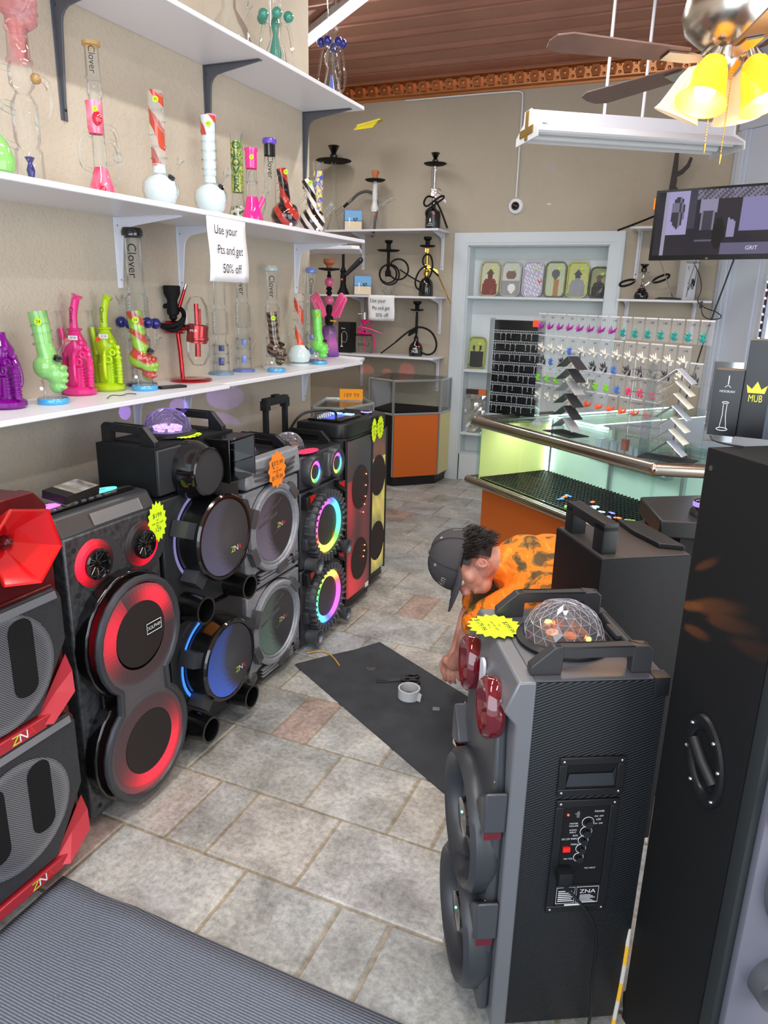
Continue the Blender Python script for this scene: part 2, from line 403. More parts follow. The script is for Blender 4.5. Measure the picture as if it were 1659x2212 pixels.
# ---- walls
b = MB(); b.box(-2.17, -2.05, -1.4, 3.655, 0, 3.35); struct('wall_left', b, WALL)
b = MB(); b.box(-3.75, -3.65, 3.6, 6.4, 0, 3.35); struct('wall_recess', b, WALLB)
b = MB(); b.box(-3.75, -2.17, 3.53, 3.655, 0, 3.35); struct('wall_return', b, WALLB)
b = MB()   # back wall with the shelved alcove cut into it (opening x -2.0..-.83, z 0.25..2.05)
AX0, AX1, AZ0, AZ1, AD = -1.985, -.815, .24, 2.045, .17
b.box(-3.75, AX0, 6.3, 6.5, 0, 3.35); b.box(AX1, .1, 6.3, 6.5, 0, 3.35); b.box(AX0, AX1, 6.3, 6.5, AZ1, 3.35)
struct('wall_back', b, WALLB)
ALC = mat('alcove_paint', C(212, 221, 224), 0.5)
b = MB(); b.box(AX0-.02, AX1+.02, 6.3+AD, 6.53, 0, AZ1+.03); b.box(AX0, AX0+.012, 6.3, 6.47, 0, AZ1); b.box(AX1-.012, AX1, 6.3, 6.47, 0, AZ1); b.box(AX0, AX1, 6.3, 6.47, AZ1-.01, AZ1); b.box(AX0, AX1, 6.3, 6.47, 0, AZ0)
struct('wall_alcove', b, ALC)
b = MB()   # moulded casing round the alcove
def casing(b, x0, x1, z0, z1, ax):
    for k, (i, d) in enumerate(((0, .018), (.012, .026), (.034, .02), (.052, .030), (.075, .022))):
        if ax == 'v': b.box(x0+i, x1-i*.45, 6.3-d, 6.3, z0, z1-i*.9)
        else: b.box(x0+i*.9+.001, x1-i*.9-.001, 6.3-d-.0007, 6.3, z0+i*.45, z1-i)
casing(b, AX0-.125, AX0+.005, 0, AZ1+.10, 'v'); casing(b, AX1-.005, AX1+.11, 0, AZ1+.10, 'v'); casing(b, AX0-.125, AX1+.11, AZ1-.005, AZ1+.10, 'h')
struct('trim_1', b, TRIMW, ang=30)
b = MB(); b.box(-.70, .02, 6.28, 6.3, 0, .14); b.box(-3.65, -2.11, 6.28, 6.3, 0, .14); struct('baseboard_back', b, TRIMW, bev=.004)
b = MB(); b.box(-2.05, -2.035, -1.4, 3.655, 0, .12); struct('baseboard_left', b, TRIMW, bev=.004)
# ---- angled shop-front on the right with its window, then a straight side wall
WP = mat('window_wall', C(204, 213, 228), 0.55)
D = Matrix.Translation((0, 6.3, 0)) @ RZ(-PI/4)      # local x runs along the angled wall, -y faces the room
b = MB()
b.box(-.02, .36, 0, .12, 0, 3.35, M=D); b.box(.36, 2.3, 0, .12, 0, .75, M=D); b.box(.36, 2.3, 0, .12, 2.28, 3.35, M=D); b.box(2.2, 2.9, 0, .12, 0, 3.35, M=D)
struct('wall_window', b, WP)
b = MB(); b.box(2.05, 2.15, -1.4, 4.4, 0, 3.35); struct('wall_right', b, WALL)
b = MB()
for z0, z1, d in ((2.80, 2.88, .03), (2.88, 2.93, .045), (2.93, 2.97, .06)): b.box(.02, 2.6, -d, 0, z0, z1, M=D)
for x0, x1, d in ((0, .05, .02), (.05, .10, .04), (.10, .13, .025)): b.box(x0, x1, -d, 0, 0, 2.80, M=D)
b.box(.13, 2.3, -.012, 0, 2.28, 2.80, M=D)
struct('trim_2', b, WP, bev=.004)
b = MB()
for x0, x1, z0, z1 in ((.36, .42, .75, 2.28), (2.14, 2.2, .75, 2.28), (.42, 2.14, .75, .81), (.42, 2.14, 2.22, 2.28)): b.box(x0, x1, .02, .10, z0, z1, M=D)
wf = struct('window_1', b, mat('window_frame', C(205, 212, 222), 0.4), bev=.004)
b = MB(); b.box(.42, 2.14, .055, .062, .81, 2.22, M=D); g = b.build('pane', glass('window_glass', (.96, .98, 1, 1), 0, rim=.2), wf)
# a strip of small LEDs hung down the edge of the window
b = MB(); b.box(.452, .470, .0, .006, .95, 2.30, M=D)
ls = b.build('light_strip', mat('strip_red', C(70, 40, 60), .5)); tag(ls, 'thin strip of tiny lights hanging down the edge of the shop window', 'light strip')
b = MB()
b.ball((0, 0, 0), .007, 6, M=D @ T(.461, -.006, 1.0))
dd = b.build('diode', glow('strip_white', (1, .9, .95, 1), 4), ls)
for i in range(1, 24): q = dd.copy(); COL.objects.link(q); q.parent = ls; q.location = (0, 0, i*.055)
b = MB()
for i in range(1): b.tube([(.43, -.002, 1.0+i*.055), (.461, -.004, .99+i*.055), (.50, -.002, 1.0+i*.055)], .0015, 4, M=D)
dd = b.build('wire', mat('strip_wire', C(190, 200, 215), .4), ls)
for i in range(1, 24): q = dd.copy(); COL.objects.link(q); q.parent = ls; q.location = (0, 0, i*.055)
# ---- street outside
b = MB(); b.box(-2, 12, 4.5, 16, -.25, -.15); o = b.build('street', mat('asphalt', C(150, 150, 152), .9, noise=(3, C(165, 165, 165), .2))); o['kind'] = 'structure'
b = MB(); b.box(2.5, 11, 10.2, 12, -.2, 4.5)
tag(b.build('street_building', mat('pale_render', C(216, 212, 200), .9, noise=(2, C(205, 200, 190), .2))), 'pale building seen across the street through the window', 'building')
tb_ = bpy.data.objects['street_building']
b = MB()
for i in range(5): b.box(3.0+i*1.5, 3.8+i*1.5, 10.16, 10.21, 1.0, 2.6)
b.build('window', mat('far_window', C(96, 108, 124), .3), tb_)
# ================================================================ SHELVES AND BRACKETS
SHW = mat('shelf_white', C(222, 223, 229), 0.35)
def board(name, label, x0, x1, y0, y1, z0, z1, brs, group):
    t = thing(name, label, 'shelf', (x0, y0, z0), group=group)
    b = MB(); b.box(0, x1-x0, 0, y1-y0, 0, z1-z0); b.build('board', SHW, t, bev=.003)
    for m, (M, L1, L2, w_) in brs:
        c = MB(); h = bracket_shape(c, L1, L2, w_)
        o = c.build('bracket', m, t, bev=.0015); o.matrix_local = T(-x0, -y0, -z0) @ M
        c = MB(); c.lathe([(.006, 0), (.005, .002), (0, .002)], 8, T(.0105, 0, -.03) @ RY(PI/2))
        s_ = c.build('screw', INK, o); s2_ = s_.copy(); COL.objects.link(s2_); s2_.parent = o; s2_.location = (0, 0, -L2+.06)
    return t
def bracket_shape(b, L1, L2, w_):
    """steel bracket: long plate down the wall (local x=0), arm under the shelf along +x, curved inside corner"""
    pts = [(0, 0), (L1, 0), (L1, -.006)]
    r = .05
    pts += [(r*1.6+.02, -.030)]
    for i in range(5):
        a = PI/2+PI/2*i/4; pts.append((.030+r+r*math.cos(a), -.034-r+r*math.sin(a)-.0))
    pts += [(.010, -L2), (0, -L2)]
    b.prism(pts, -.004, .004, axis='y'); b.box(0, .003, -w_/2, w_/2, -L2, 0); b.box(0, L1, -w_/2, w_/2, -.003, 0)
DBR = mat('bracket_grey', C(92, 95, 102), 0.45, metal=.3); WBR = mat('bracket_white', C(216, 219, 228), 0.4)
def wallM(y, z): return T(-2.05, y, z)
board('wall_shelf', 'top white shelf on the left wall, on three dark grey brackets', -2.05, -1.735, -.6, 3.66, 2.497, 2.515, [(DBR, (wallM(yy_, 2.497), .27, .36, .03)) for yy_ in (2.01, 2.785, 3.60)], 'white shelves on the left wall')
board('wall_shelf', 'middle white shelf on the left wall, just above the taped paper sign', -2.05, -1.665, -.6, 3.54, 1.862, 1.88, [(WBR, (wallM(yy_, 1.862), .30, .25, .03)) for yy_ in (2.21, 2.56, 3.50)], 'white shelves on the left wall')
board('wall_shelf', 'near half of the bottom white shelf on the left wall, above the red speaker', -2.05, -1.755, -.6, 2.465, 1.232, 1.25, [(WBR, (wallM(yy_, 1.232), .25, .2, .03)) for yy_ in (1.2, 2.24)], 'white shelves on the left wall')
board('wall_shelf', 'far half of the bottom white shelf on the left wall, reaching past the wall end', -2.05, -1.79, 2.467, 3.80, 1.232, 1.25, [(WBR, (wallM(yy_, 1.232), .25, .2, .03)) for yy_ in (2.55, 3.57)], 'white shelves on the left wall')
t = thing('corner_shelf', 'small white shelf behind the wall end carrying the purple and pink hookah', 'shelf', (-2.5, 3.665, 1.225))
b = MB(); b.prism([(0, 0), (.45, 0), (.67, .12), (.56, .48), (0, .62)], 0, .018); b.build('board', SHW, t, bev=.003)
t = thing('corner_shelf', 'white shelf behind the wall end level with the middle left shelf', 'shelf', (-2.5, 3.665, 1.845))
b = MB(); b.prism([(0, 0), (.70, -.0), (.72, .05), (.56, .42), (0, .5)], 0, .018); b.build('board', SHW, t, bev=.003)
def backM(x, z): return T(x, 6.3, z) @ RZ(-PI/2)
for z, lab in ((2.16, 'top'), (1.62, 'middle'), (1.11, 'bottom')):
    board('wall_shelf', lab+' white shelf of hookahs on the back wall left of the alcove', -3.6, -2.16, 6.0, 6.3, z-.018, z, [(WBR, (backM(x_, z-.018), .24, .30, .03)) for x_ in (-2.22, -2.98)], 'white hookah shelves on the back wall')
board('wall_shelf', 'white shelf right of the alcove holding the small black and silver hookah', -.70, -.02, 6.08, 6.3, 1.617, 1.635, [(WBR, (backM(x_, 1.617), .2, .30, .03)) for x_ in (-.64, -.14)], 'white shelves right of the alcove')
board('wall_shelf', 'wood-topped shelf right of the alcove behind the television', -.66, -.02, 6.08, 6.3, 2.142, 2.16, [(WBR, (backM(x_, 2.142), .2, .35, .03)) for x_ in (-.60,)], 'white shelves right of the alcove')
for z, x1, lab in ((1.612, AX1-.012, 'alcove shelf under the row of six trays'), (.985, AX1-.012, 'alcove shelf under the single tray'), (.42, AX1-.012, 'alcove shelf under the foil packet')):
    b = MB(); b.box(AX0+.013, x1, 6.29, 6.469, z, z+.022); tag(b.build('alcove_shelf', ALC, bev=.003), lab, 'shelf', 'alcove shelves')
# ---- bare ceiling tube fitting seen past the wall end
t = thing('ceiling_tube_light', 'bare white fluorescent tube light on the copper tin ceiling', 'light', (-2.40, 4.65, 3.28), 0, rot=(0, 0, -.683))
b = MB(); b.box(-.75, .75, -.045, .045, .0, .045); b.build('housing', WHT, t, bev=.004)
b = MB(); b.cyl((-.72, 0, -.02), (.72, 0, -.02), .016); b.build('tube', glow('tube_glow', (1, .98, 1, 1), 14), t)
b = MB(); b.box(-.75, -.72, -.02, .02, -.04, .0); b.box(.72, .75, -.02, .02, -.04, 0); b.build('lamp_holder', WHT, t)
# ---- grey ribbed carpet and black mat
def rug_mat():
    m, N, L = new_mat('ribbed_carpet'); p = N['Principled BSDF']; p.inputs['Roughness'].default_value = .95
    tc = N.new('ShaderNodeTexCoord'); wv = N.new('ShaderNodeTexWave'); wv.bands_direction = 'Y'; wv.inputs['Scale'].default_value = 46; wv.inputs['Distortion'].default_value = 1.0; wv.inputs['Detail Scale'].default_value = 8; wv.inputs['Detail'].default_value = 3
    n = N.new('ShaderNodeTexNoise'); n.inputs['Scale'].default_value = 260; n.inputs['Detail'].default_value = 3
    L.new(tc.outputs['Object'], wv.inputs['Vector']); L.new(tc.outputs['Object'], n.inputs['Vector'])
    a = N.new('ShaderNodeMath'); a.operation = 'MULTIPLY'; L.new(wv.outputs['Fac'], a.inputs[0]); L.new(n.outputs['Fac'], a.inputs[1])
    r = N.new('ShaderNodeValToRGB'); r.color_ramp.elements[0].position = .05; r.color_ramp.elements[1].position = .5; r.color_ramp.elements[0].color = C(74, 80, 92); r.color_ramp.elements[1].color = C(128, 136, 148)
    L.new(a.outputs[0], r.inputs[0]); L.new(r.outputs[0], p.inputs['Base Color'])
    b_ = N.new('ShaderNodeBump'); b_.inputs['Strength'].default_value = .6; b_.inputs['Distance'].default_value = .004; L.new(a.outputs[0], b_.inputs['Height']); L.new(b_.outputs[0], p.inputs['Normal'])
    return m
b = MB(); nx, ny = 60, 44; vs, fs = [], []
rx0, rx1, ry0, ry1 = -1.475, .9, -1.2, 1.185
for j in range(ny+1):
    for i in range(nx+1):
        x, y = rx0+(rx1-rx0)*i/nx, ry0+(ry1-ry0)*j/ny
        yo = 0.012*math.exp(-((x+1.25)/.10)**2)*(j/ny)**2
        h = .008+.016*math.exp(-((x+1.22-(ry1-y)*.55)/.09)**2)*math.exp(-((ry1-y)/.35)**2)
        vs.append((x, y-yo, h))
for j in range(ny):
    for i in range(nx): fs.append((j*(nx+1)+i, j*(nx+1)+i+1, (j+1)*(nx+1)+i+1, (j+1)*(nx+1)+i))
b._add(vs, fs); o = b.build('carpet_runner', rug_mat()); tag(o, 'grey ribbed carpet runner with a rumpled edge by the entrance', 'carpet')
sd = o.modifiers.new('thick', 'SOLIDIFY'); sd.thickness = .007; sd.offset = -1
b = MB()
P = [(-1.516, 2.557), (-1.40, 2.72), (-1.335, 2.80), (-1.265, 2.921), (-.753, 2.639), (-.36, 2.42), (-.30, 1.82), (-.602, 1.988), (-1.0, 2.23), (-1.516, 2.545)]
b.prism(P, .0005, .004); tag(b.build('floor_mat', mat('black_felt', C(44, 46, 50), .9, noise=(9, C(60, 63, 68), .25)), ang=0), 'black rectangular mat with scissors and tape lying on the tiles', 'mat')
# ================================================================ LOUDSPEAKERS ALONG THE LEFT WALL
MESHB = grille('black_mesh', C(8, 8, 9), C(62, 64, 68), 230)
MESHG = grille('grey_mesh', C(40, 42, 46), C(150, 152, 158), 210)
CONE = mat('cone_grey', C(120, 122, 128), .5, metal=.2)
VLED = vcol_mat('rgb_led', .4, es=2.2)
VPRT = vcol_mat('printed_colours', .6)
HRD = Matrix.Rotation(PI/2, 4, 'Z')
def spk(name, label, x, yc, rz=PI/2, group=None, z=0): return thing(name, label, 'loudspeaker', (x, yc, z), rz, group)
def cab(b, w, h, d, z0=.03, bev=.006, y0=0.0): b.box(-w/2, w/2, y0, d, z0, h, bev=bev); return b
def feet(t, w, d, h=.03):
    for sx in (-1, 1):
        for sy in (.05, d-.05):
            b = MB(); b.cyl((sx*(w/2-.045), sy, 0), (sx*(w/2-.045), sy, h+.004), .018, .022, 10); b.build('foot', BLKM, t)
def handle(t, x, y0, y1, z, h=.055, th=.022, name='handle', m=None, bolts=True):
    b = MB(); L = y1-y0
    pts = [(y0, z), (y0+.035, z), (y0+.045, z+.006), (y0+.06, z+h*.62), (y1-.05, z+h*.62), (y1-.042, z), (y1, z), (y1, z+h*.85), (y1-.012, z+h), (y0+.05, z+h), (y0, z+.018)]
    # concave outline split into three convex pieces
    b.prism([(y0, z), (y0+.062, z), (y0+.062, z+h), (y0+.045, z+h), (y0, z+.018)], x-th/2, x+th/2, axis='x')
    b.prism([(y0+.062, z+h*.6), (y1-.04, z+h*.6), (y1-.04, z+h), (y0+.062, z+h)], x-th/2, x+th/2, axis='x')
    b.prism([(y1-.04, z), (y1, z), (y1, z+h*.85), (y1-.01, z+h), (y1-.04, z+h)], x-th/2, x+th/2, axis='x')
    bmesh.ops.remove_doubles(b.bm, verts=b.bm.verts, dist=1e-5)
    o = b.build(name, m or BLK, t, bev=.002)
    if bolts:
        for yy in (y0+.055, y1-.012):
            c = MB(); c.cyl((x, yy, z+h-.002), (x, yy, z+h+.0008), .0055, n=10); c.build('bolt_hole', INK, o)
    return o
def dome(t, x, y, z, r, glowcol=None, es=3):
    b = MB(); b.lathe([(r*1.18, 0), (r*1.18, .008), (r*1.02, .014), (r*.95, .012)], 32, T(x, y, z)); b.build('dome_base', BLK, t)
    b = MB(); rr = random.Random(5); vs = []; n = 18; k = 7; fs = []
    for j in range(k):
        a = (PI/2)*j/(k-.3); rj = 1+.0
        for i in range(n):
            p = 2*PI*(i+(j % 2)*.5)/n; vs.append((x+r*math.cos(a)*math.cos(p), y+r*math.cos(a)*math.sin(p), z+.012+r*.92*math.sin(a)))
    q = len(vs); vs.append((x, y, z+.012+r*.92))
    vs = [(vx+rr.uniform(-.03, .03)*r, vy+rr.uniform(-.03, .03)*r, vz+rr.uniform(-.02, .02)*r*(vz > z+.02)) for vx, vy, vz in vs]
    for j in range(k-1):
        for i in range(n):
            a0, a1, b0, b1 = j*n+i, j*n+(i+1) % n, (j+1)*n+i, (j+1)*n+(i+1) % n
            fs += ([(a0, a1, b0), (b0, a1, b1)] if j % 2 == 0 else [(a0, b1, b0), (a0, a1, b1)])
    for i in range(n): fs.append(((k-1)*n+i, (k-1)*n+(i+1) % n, q))
    b._add(vs, fs); o = b.build('light_dome', glass('dome_clear' if not glowcol else 'dome_tint', (.93, .93, .97, 1) if not glowcol else (.82, .74, 1, 1), .06, rim=.55), t, ang=0)
    b = MB(); b._add(vs, fs); oe = b.build('facet_glints', glass('facet_glint_%s' % bool(glowcol), (.9, .9, .95, 1) if not glowcol else (.8, .7, 1, 1), .35, C(235, 235, 245) if not glowcol else C(190, 160, 250), rim=.4), o, ang=0); wf_ = oe.modifiers.new('wire', 'WIREFRAME'); wf_.thickness = .0010  # pale wires along the facets imitate reflections of the tube lamps
    b = MB()
    for i in range(6): b.cyl((x+.4*r*math.cos(i*1.05), y+.4*r*math.sin(i*1.05), z+.01), (x+.45*r*math.cos(i*1.05), y+.45*r*math.sin(i*1.05), z+.03), .012, .014, 8, col=[(.9, .25, .3, 1), (.3, .3, 1, 1), (.2, .9, .4, 1)][i % 3])
    if glowcol: b.build('diode_cluster', glow('dome_'+glowcol[0], glowcol[1], es), t)
    else: b.build('diode_cluster', mat('amber_reflector', C(220, 130, 60), .2, metal=.6), t)
    return o
def zna_logo(t, cx, cz, y, s, rot=0):
    b = MB(); M = T(cx, y, cz) @ RY(rot) @ RX
    for ch, dx, c in (('Z', -.82, C(190, 215, 60)), ('N', 0, C(225, 230, 230)), ('A', .82, C(215, 40, 35))):
        v, f = text_mesh(ch, s, 1.15); b._add([(p[0]+dx*s*.85, p[1], p[2]) for p in v], f, M, c)
    return b.build('logo', VPRT, t, ang=0)
def price_star(label, loc, rot, r, m, lines, parent_cat='price tag', n=16, sx=1.0, sy=1.0):
    t = thing('price_tag', label, 'price tag', loc, rot=rot)
    b = MB(); b.prism(star(n, r, r*.82, sx, sy), 0, .0012); b.build('card', m, t, ang=0)
    lettering(lines, INK, t, T(0, 0, .0016))
    return t
PL = lambda a, c: [(a, 0, .5*1, .0), ]
def plines(r, top, bottom): return [(top, 0, r*.38, r*.38), ('or', 0, r*.12, r*.2), ('use my cash', 0, -r*.06, r*.2), ('for', 0, -r*.24, r*.2), (bottom, 0, -r*.48, r*.36)]
FACEX = (PI/2, 0, PI/2)    # a card standing upright on a left-row front, printed side into the room
# ---- 1 red speaker
RB = mat('red_frame', C(92, 20, 24), .28, metal=.35, coat=.3); RBR = mat('bright_red_gloss', C(205, 18, 22), .14, coat=.8); RPK = mat('red_satin', C(178, 48, 58), .3, metal=.3)
t = spk('loudspeaker', 'red and black party loudspeaker with hexagonal horns nearest the carpet', -1.50, 1.065)
b = MB(); cab(b, .42, 1.02, .36); b.build('cabinet', BLK, t)
b = MB(); b.prism([(-.21, .05), (-.17, .03), (.17, .03), (.21, .07), (.215, .5), (.20, .53), (.215, .56), (.215, 1.08), (.18, 1.12), (-.18, 1.12), (-.215, 1.08), (-.215, .56), (-.2, .53), (-.215, .5)], -.015, .03, axis='y'); b.prism([(.03, 1.04), (.36, 1.04), (.36, 1.09), (.03, 1.11)], -.2, .2, axis='x'); b.build('front_frame', RB, t, bev=.004)
for cx in (-.13, .075):
    b = MB(); M = T(cx, -.07, 1.02) @ RY(.25) @ RX
    b.lathe([(.016, -.055), (.028, -.045), (.060, -.012), (.098, .028), (.104, .03), (.104, .024), (.06, -.05)], 6, M); o = b.build('horn', RBR, t, ang=20)
    b = MB(); b.lathe([(.018, -.055), (.018, -.04), (.012, -.03), (0, -.026)], 20, M); b.build('horn_throat', RB, o)
for cz, zt, zb in ((.70, .865, .545), (.305, .50, .10)):
    hw = .205; H2 = (zt-zb)/2; zc = (zt+zb)/2
    oct_ = [(-hw, zb+.17), (-.10, zb), (.10, zb), (hw, zb+.17), (hw, zt-.03), (hw-.02, zt), (-hw+.02, zt), (-hw, zt-.03)]
    b = MB(); b.fp([(x*1.04, zc+(z-zc)*1.04) for x, z in oct_], -.028, 0); b.build('woofer_frame', RB, t, bev=.003)
    b = MB(); b.fp(oct_, -.042, -.028); o = b.build('grille', mat('grille_dark', C(38, 39, 42), .5, noise=(300, C(48, 49, 52), .1)), t, bev=.003)
    b = MB(); b.fl(-.0, zc-.005, [(.150, .0438), (.140, .0445), (.085, .0425), (.083, .0425)], 40, sx=1.08, sz=1.02); b.build('cone_ring', MESHG, o)
    b = MB(); b.prism(rrect(.035, .105, zc-.09, zc+.12, .03), -.0462, -.043, axis='y'); b.prism(rrect(-.105, -.035, zc-.09, zc+.12, .03), -.0462, -.043, axis='y'); b.build('grille_bar', BLKM, o)
    b = MB(); b.fp([(-.19, zt-.028), (.19, zt-.028), (.185, zt-.006), (-.185, zt-.006)], -.0455, -.042); b.build('grille_strip', MESHG, o)
    for s in (-1, 1):
        b = MB(); z0 = zb-.03
        A, B_, Cc, Dd, E_ = (s*.085, -.03, z0), (s*.208, -.03, z0+.15), (s*.216, -.04, z0+.10), (s*.205, -.055, z0+.045), (s*.12, -.062, z0-.005)
        F = (s*.16, -.033, z0+.06)
        b._add([A, B_, Cc, Dd, E_, F, (s*.2, 0, z0+.02)], [(0, 1, 5), (1, 2, 5), (2, 3, 5), (3, 4, 5), (4, 0, 5), (2, 1, 6), (3, 2, 6), (4, 3, 6), (0, 4, 6), (1, 0, 6)]); b.build('port', RPK, t, ang=0)
    b = MB(); b.fp([(-.11, zb-.045), (.11, zb-.045), (.13, zb-.012), (-.13, zb-.012)], -.048, -.01); b.build('badge_band', RPK, t, bev=.003)
    zna_logo(t, .04, zb-.028, -.0485, .034)
handle(t, .13, .06, .30, 1.105, .055); handle(t, -.13, .06, .30, 1.105, .055); feet(t, .42, .36)
t = thing('price_tag', 'orange starburst price tag cut off by the left picture edge', 'price tag', (-1.396, .985, 1.02), rot=FACEX)
b = MB(); b.prism(star(14, .062, .05), 0, .0012); b.build('card', ORG, t, ang=0); lettering([('$399', 0, .015, .025), ('or 199', 0, -.02, .02)], INK, t, T(0, 0, .0016))
# ---- 2 grey speaker with a figure-of-eight lens
GMT = two_tone('brushed_graphite', C(62, 63, 66), C(92, 94, 98), 'noise', 60, .34, .55, .2)
t = spk('loudspeaker', 'graphite loudspeaker with glowing red figure-of-eight lens', -1.555, 1.558)
b = MB(); cab(b, .36, .93, .25, y0=.02); b.build('cabinet', BLK, t)
b = MB(); b.fp([(-.19, .04), (-.18, .03), (.18, .03), (.19, .04), (.19, .945), (-.19, .945)], -.012, .05); b.build('front_panel', GMT, t, bev=.02)
b = MB(); b.prism([(.05, .93), (.25, .93), (.25, .962), (.09, 1.005), (.02, 1.0), (-.012, .945), (-.0, .93)], -.19, .19, axis='x'); b.build('sloped_top', DGR, t, bev=.008)
b = MB(); b.prism([(.045, 1.0075), (.235, .974), (.235, .977), (.045, 1.0105)], -.165, .165, axis='x'); tp = b.build('control_panel', BLKG, t)
slp = math.atan2(-.0335, .19)
for cx, cols in ((-.11, 'violet'), (.115, 'teal')):
    b = MB(); M = T(cx, .145, .9935) @ RXa(slp)
    b.lathe([(.052, 0), (.052, .004), (.036, .005), (.018, .005)], 28, M, colf=(lambda a: (.75, .15, .95, 1)) if cols == 'violet' else (lambda a: (.1, .75, .65, 1))); b.build('turntable_light', VLED, tp)
b = MB()
for i in range(9): b.box(-.15+i*.03, -.135+i*.03, .07, .076, 1.0045, 1.009); b.box(-.15+i*.035, -.14+i*.035, .205, .215, .978, .985)
b.build('button', mat('button_grey', C(100, 102, 108), .4), tp)
eight = []
def lens_outline(g=0.0):
    P = []
    for i in range(17): a = -.35*PI+1.70*PI*i/16 - PI*0.0; P.append(a)
    up_, lo_ = [], []
    for i in range(21):
        a = -.30*PI+1.60*PI*i/20; up_.append(((.165+g)*math.cos(a), .592+(.178+g)*math.sin(a)))
    for i in range(21):
        a = .70*PI+1.60*PI*i/20; lo_.append(((.172+g)*math.cos(a), .225+(.178+g)*math.sin(a)))
    return up_, lo_
def eight_ring(b, g0, g1, y0, y1):
    u0, l0 = lens_outline(g0); u1, l1 = lens_outline(g1); A = u0+l0; B_ = u1+l1; n = len(A)
    vs = [(x, y0, z) for x, z in A]+[(x, y1, z) for x, z in B_]
    b._add(vs, [(i, (i+1) % n, n+(i+1) % n, n+i) for i in range(n)])
def eight_solid(b, g, y0, y1):
    for half in lens_outline(g): b.fp(half, y0, y1)
b = MB(); u, l = lens_outline(.026); b.fp(u, -.055, -.01); b.fp(l, -.055, -.01); b.fp([(-.12, .34), (.12, .34), (.12, .46), (-.12, .46)], -.03, -.01); b.build('lens_housing', BLKG, t, bev=.006)
b = MB()
def outline_all(g):
    u, l = lens_outline(g); return [(x, z) for x, z in u]+[(x, z) for x, z in l]
P = outline_all(.004); b.tube([(x, -.082, z) for x, z in P], .012, 8, True); b.build('lens_rim', DGR, t)
def lens_mat():
    m, N, L = new_mat('lens_mesh_lit'); p = N['Principled BSDF']; p.inputs['Roughness'].default_value = .4; p.inputs['Metallic'].default_value = .4
    tc = N.new('ShaderNodeTexCoord'); v = N.new('ShaderNodeTexVoronoi'); v.inputs['Scale'].default_value = 210; v.inputs['Randomness'].default_value = 0
    L.new(tc.outputs['Object'], v.inputs['Vector']); r = N.new('ShaderNodeValToRGB'); r.color_ramp.elements[0].position = .36; r.color_ramp.elements[1].position = .46
    r.color_ramp.elements[0].color = (1, 1, 1, 1); r.color_ramp.elements[1].color = (.25, .25, .25, 1)
    r2 = N.new('ShaderNodeValToRGB'); r2.color_ramp.elements[0].position = .36; r2.color_ramp.elements[1].position = .46; r2.color_ramp.elements[0].color = C(20, 20, 22); r2.color_ramp.elements[1].color = C(92, 93, 97)
    L.new(v.outputs['Distance'], r.inputs[0]); L.new(v.outputs['Distance'], r2.inputs[0]); L.new(r2.outputs[0], p.inputs['Base Color'])
    at = N.new('ShaderNodeAttribute'); at.attribute_name = 'Col'; mx = N.new('ShaderNodeMix'); mx.data_type = 'RGBA'; mx.blend_type = 'MULTIPLY'; mx.inputs[0].default_value = 1
    L.new(at.outputs['Color'], mx.inputs[6]); L.new(r.outputs[0], mx.inputs[7]); L.new(mx.outputs[2], p.inputs['Emission Color']); p.inputs['Emission Strength'].default_value = 2.0
    return m
LENS = lens_mat()
def lit_disc(b, cx, cz, prof, n, fn, y=0):
    """a front disc whose lamp colour depends on the angle and radius: prof (r, out)"""
    for (r0, h0), (r1, h1) in zip(prof, prof[1:]):
        for i in range(n):
            a, c = 2*PI*i/n, 2*PI*(i+1)/n
            q = [(cx+r0*math.cos(a), y-h0, cz+r0*math.sin(a)), (cx+r0*math.cos(c), y-h0, cz+r0*math.sin(c)), (cx+r1*math.cos(c), y-h1, cz+r1*math.sin(c)), (cx+r1*math.cos(a), y-h1, cz+r1*math.sin(a))]
            b._add(q, [(0, 1, 2, 3)], None, fn((a+c)/2, (r0+r1)/2))
def cres(a, r, c, R):
    """emission on the cone mesh: strongest on the lower left, gone on the right"""
    x, z = r*math.cos(a)/R, r*math.sin(a)/R; d = math.hypot(x-1.05, z-.05)
    g = max(0, min(1, (d-1.2)/.3))*(.35+.65*max(0, min(1, .6-.6*z)))
    return (c[0]*g+.003, c[1]*g+.003, c[2]*g+.004, 1)
def glow_red(a, c, wd, base=.04):
    d = (a-c+PI) % (2*PI)-PI; g = math.exp(-(d/wd)**2); return (1.1*g+base*.6, .004*g+base*.1, .03*g+base*.12, 1)
b = MB()
lit_disc(b, 0, .592, [(.105, .086), (.125, .086), (.145, .085), (.165, .083)], 56, lambda a, r: glow_red(a, .95, .5, .05) if a < 2.0 else tuple(q*.75 for q in glow_red(a, 2.7, .65, .05)[:3])+(1,))
lit_disc(b, 0, .225, [(.105, .086), (.125, .086), (.145, .085), (.170, .083)], 56, lambda a, r: tuple(x*(1.3 if r < .15 else .7) for x in glow_red(a, 5.2, .95, .04)[:3])+(1,))
b._add([(-.10, -.0825, .33), (.10, -.0825, .33), (.10, -.0825, .47), (-.10, -.0825, .47)], [(0, 1, 2, 3)], None, (.03, .02, .02, 1))
b.build('lens_mesh', LENS, t, ang=0)
for cz in (.60, .225):
    b = MB(); b.fl(0, cz, [(.104, .084), (.104, .0875), (.0, .0885)], 40); b.build('woofer_cap', mat('cap_brown', C(30, 22, 22), .6), t)
b = MB(); b.fp([(.02, .585), (.088, .585), (.088, .622), (.02, .622)], -.0895, -.088); b.build('badge', BLK, t)
b = MB(); b.tube([(.022, -.090, .587), (.086, -.090, .587), (.086, -.090, .620), (.022, -.090, .620)], .0012, 4, True); b.build('badge_edge', WINK, t)
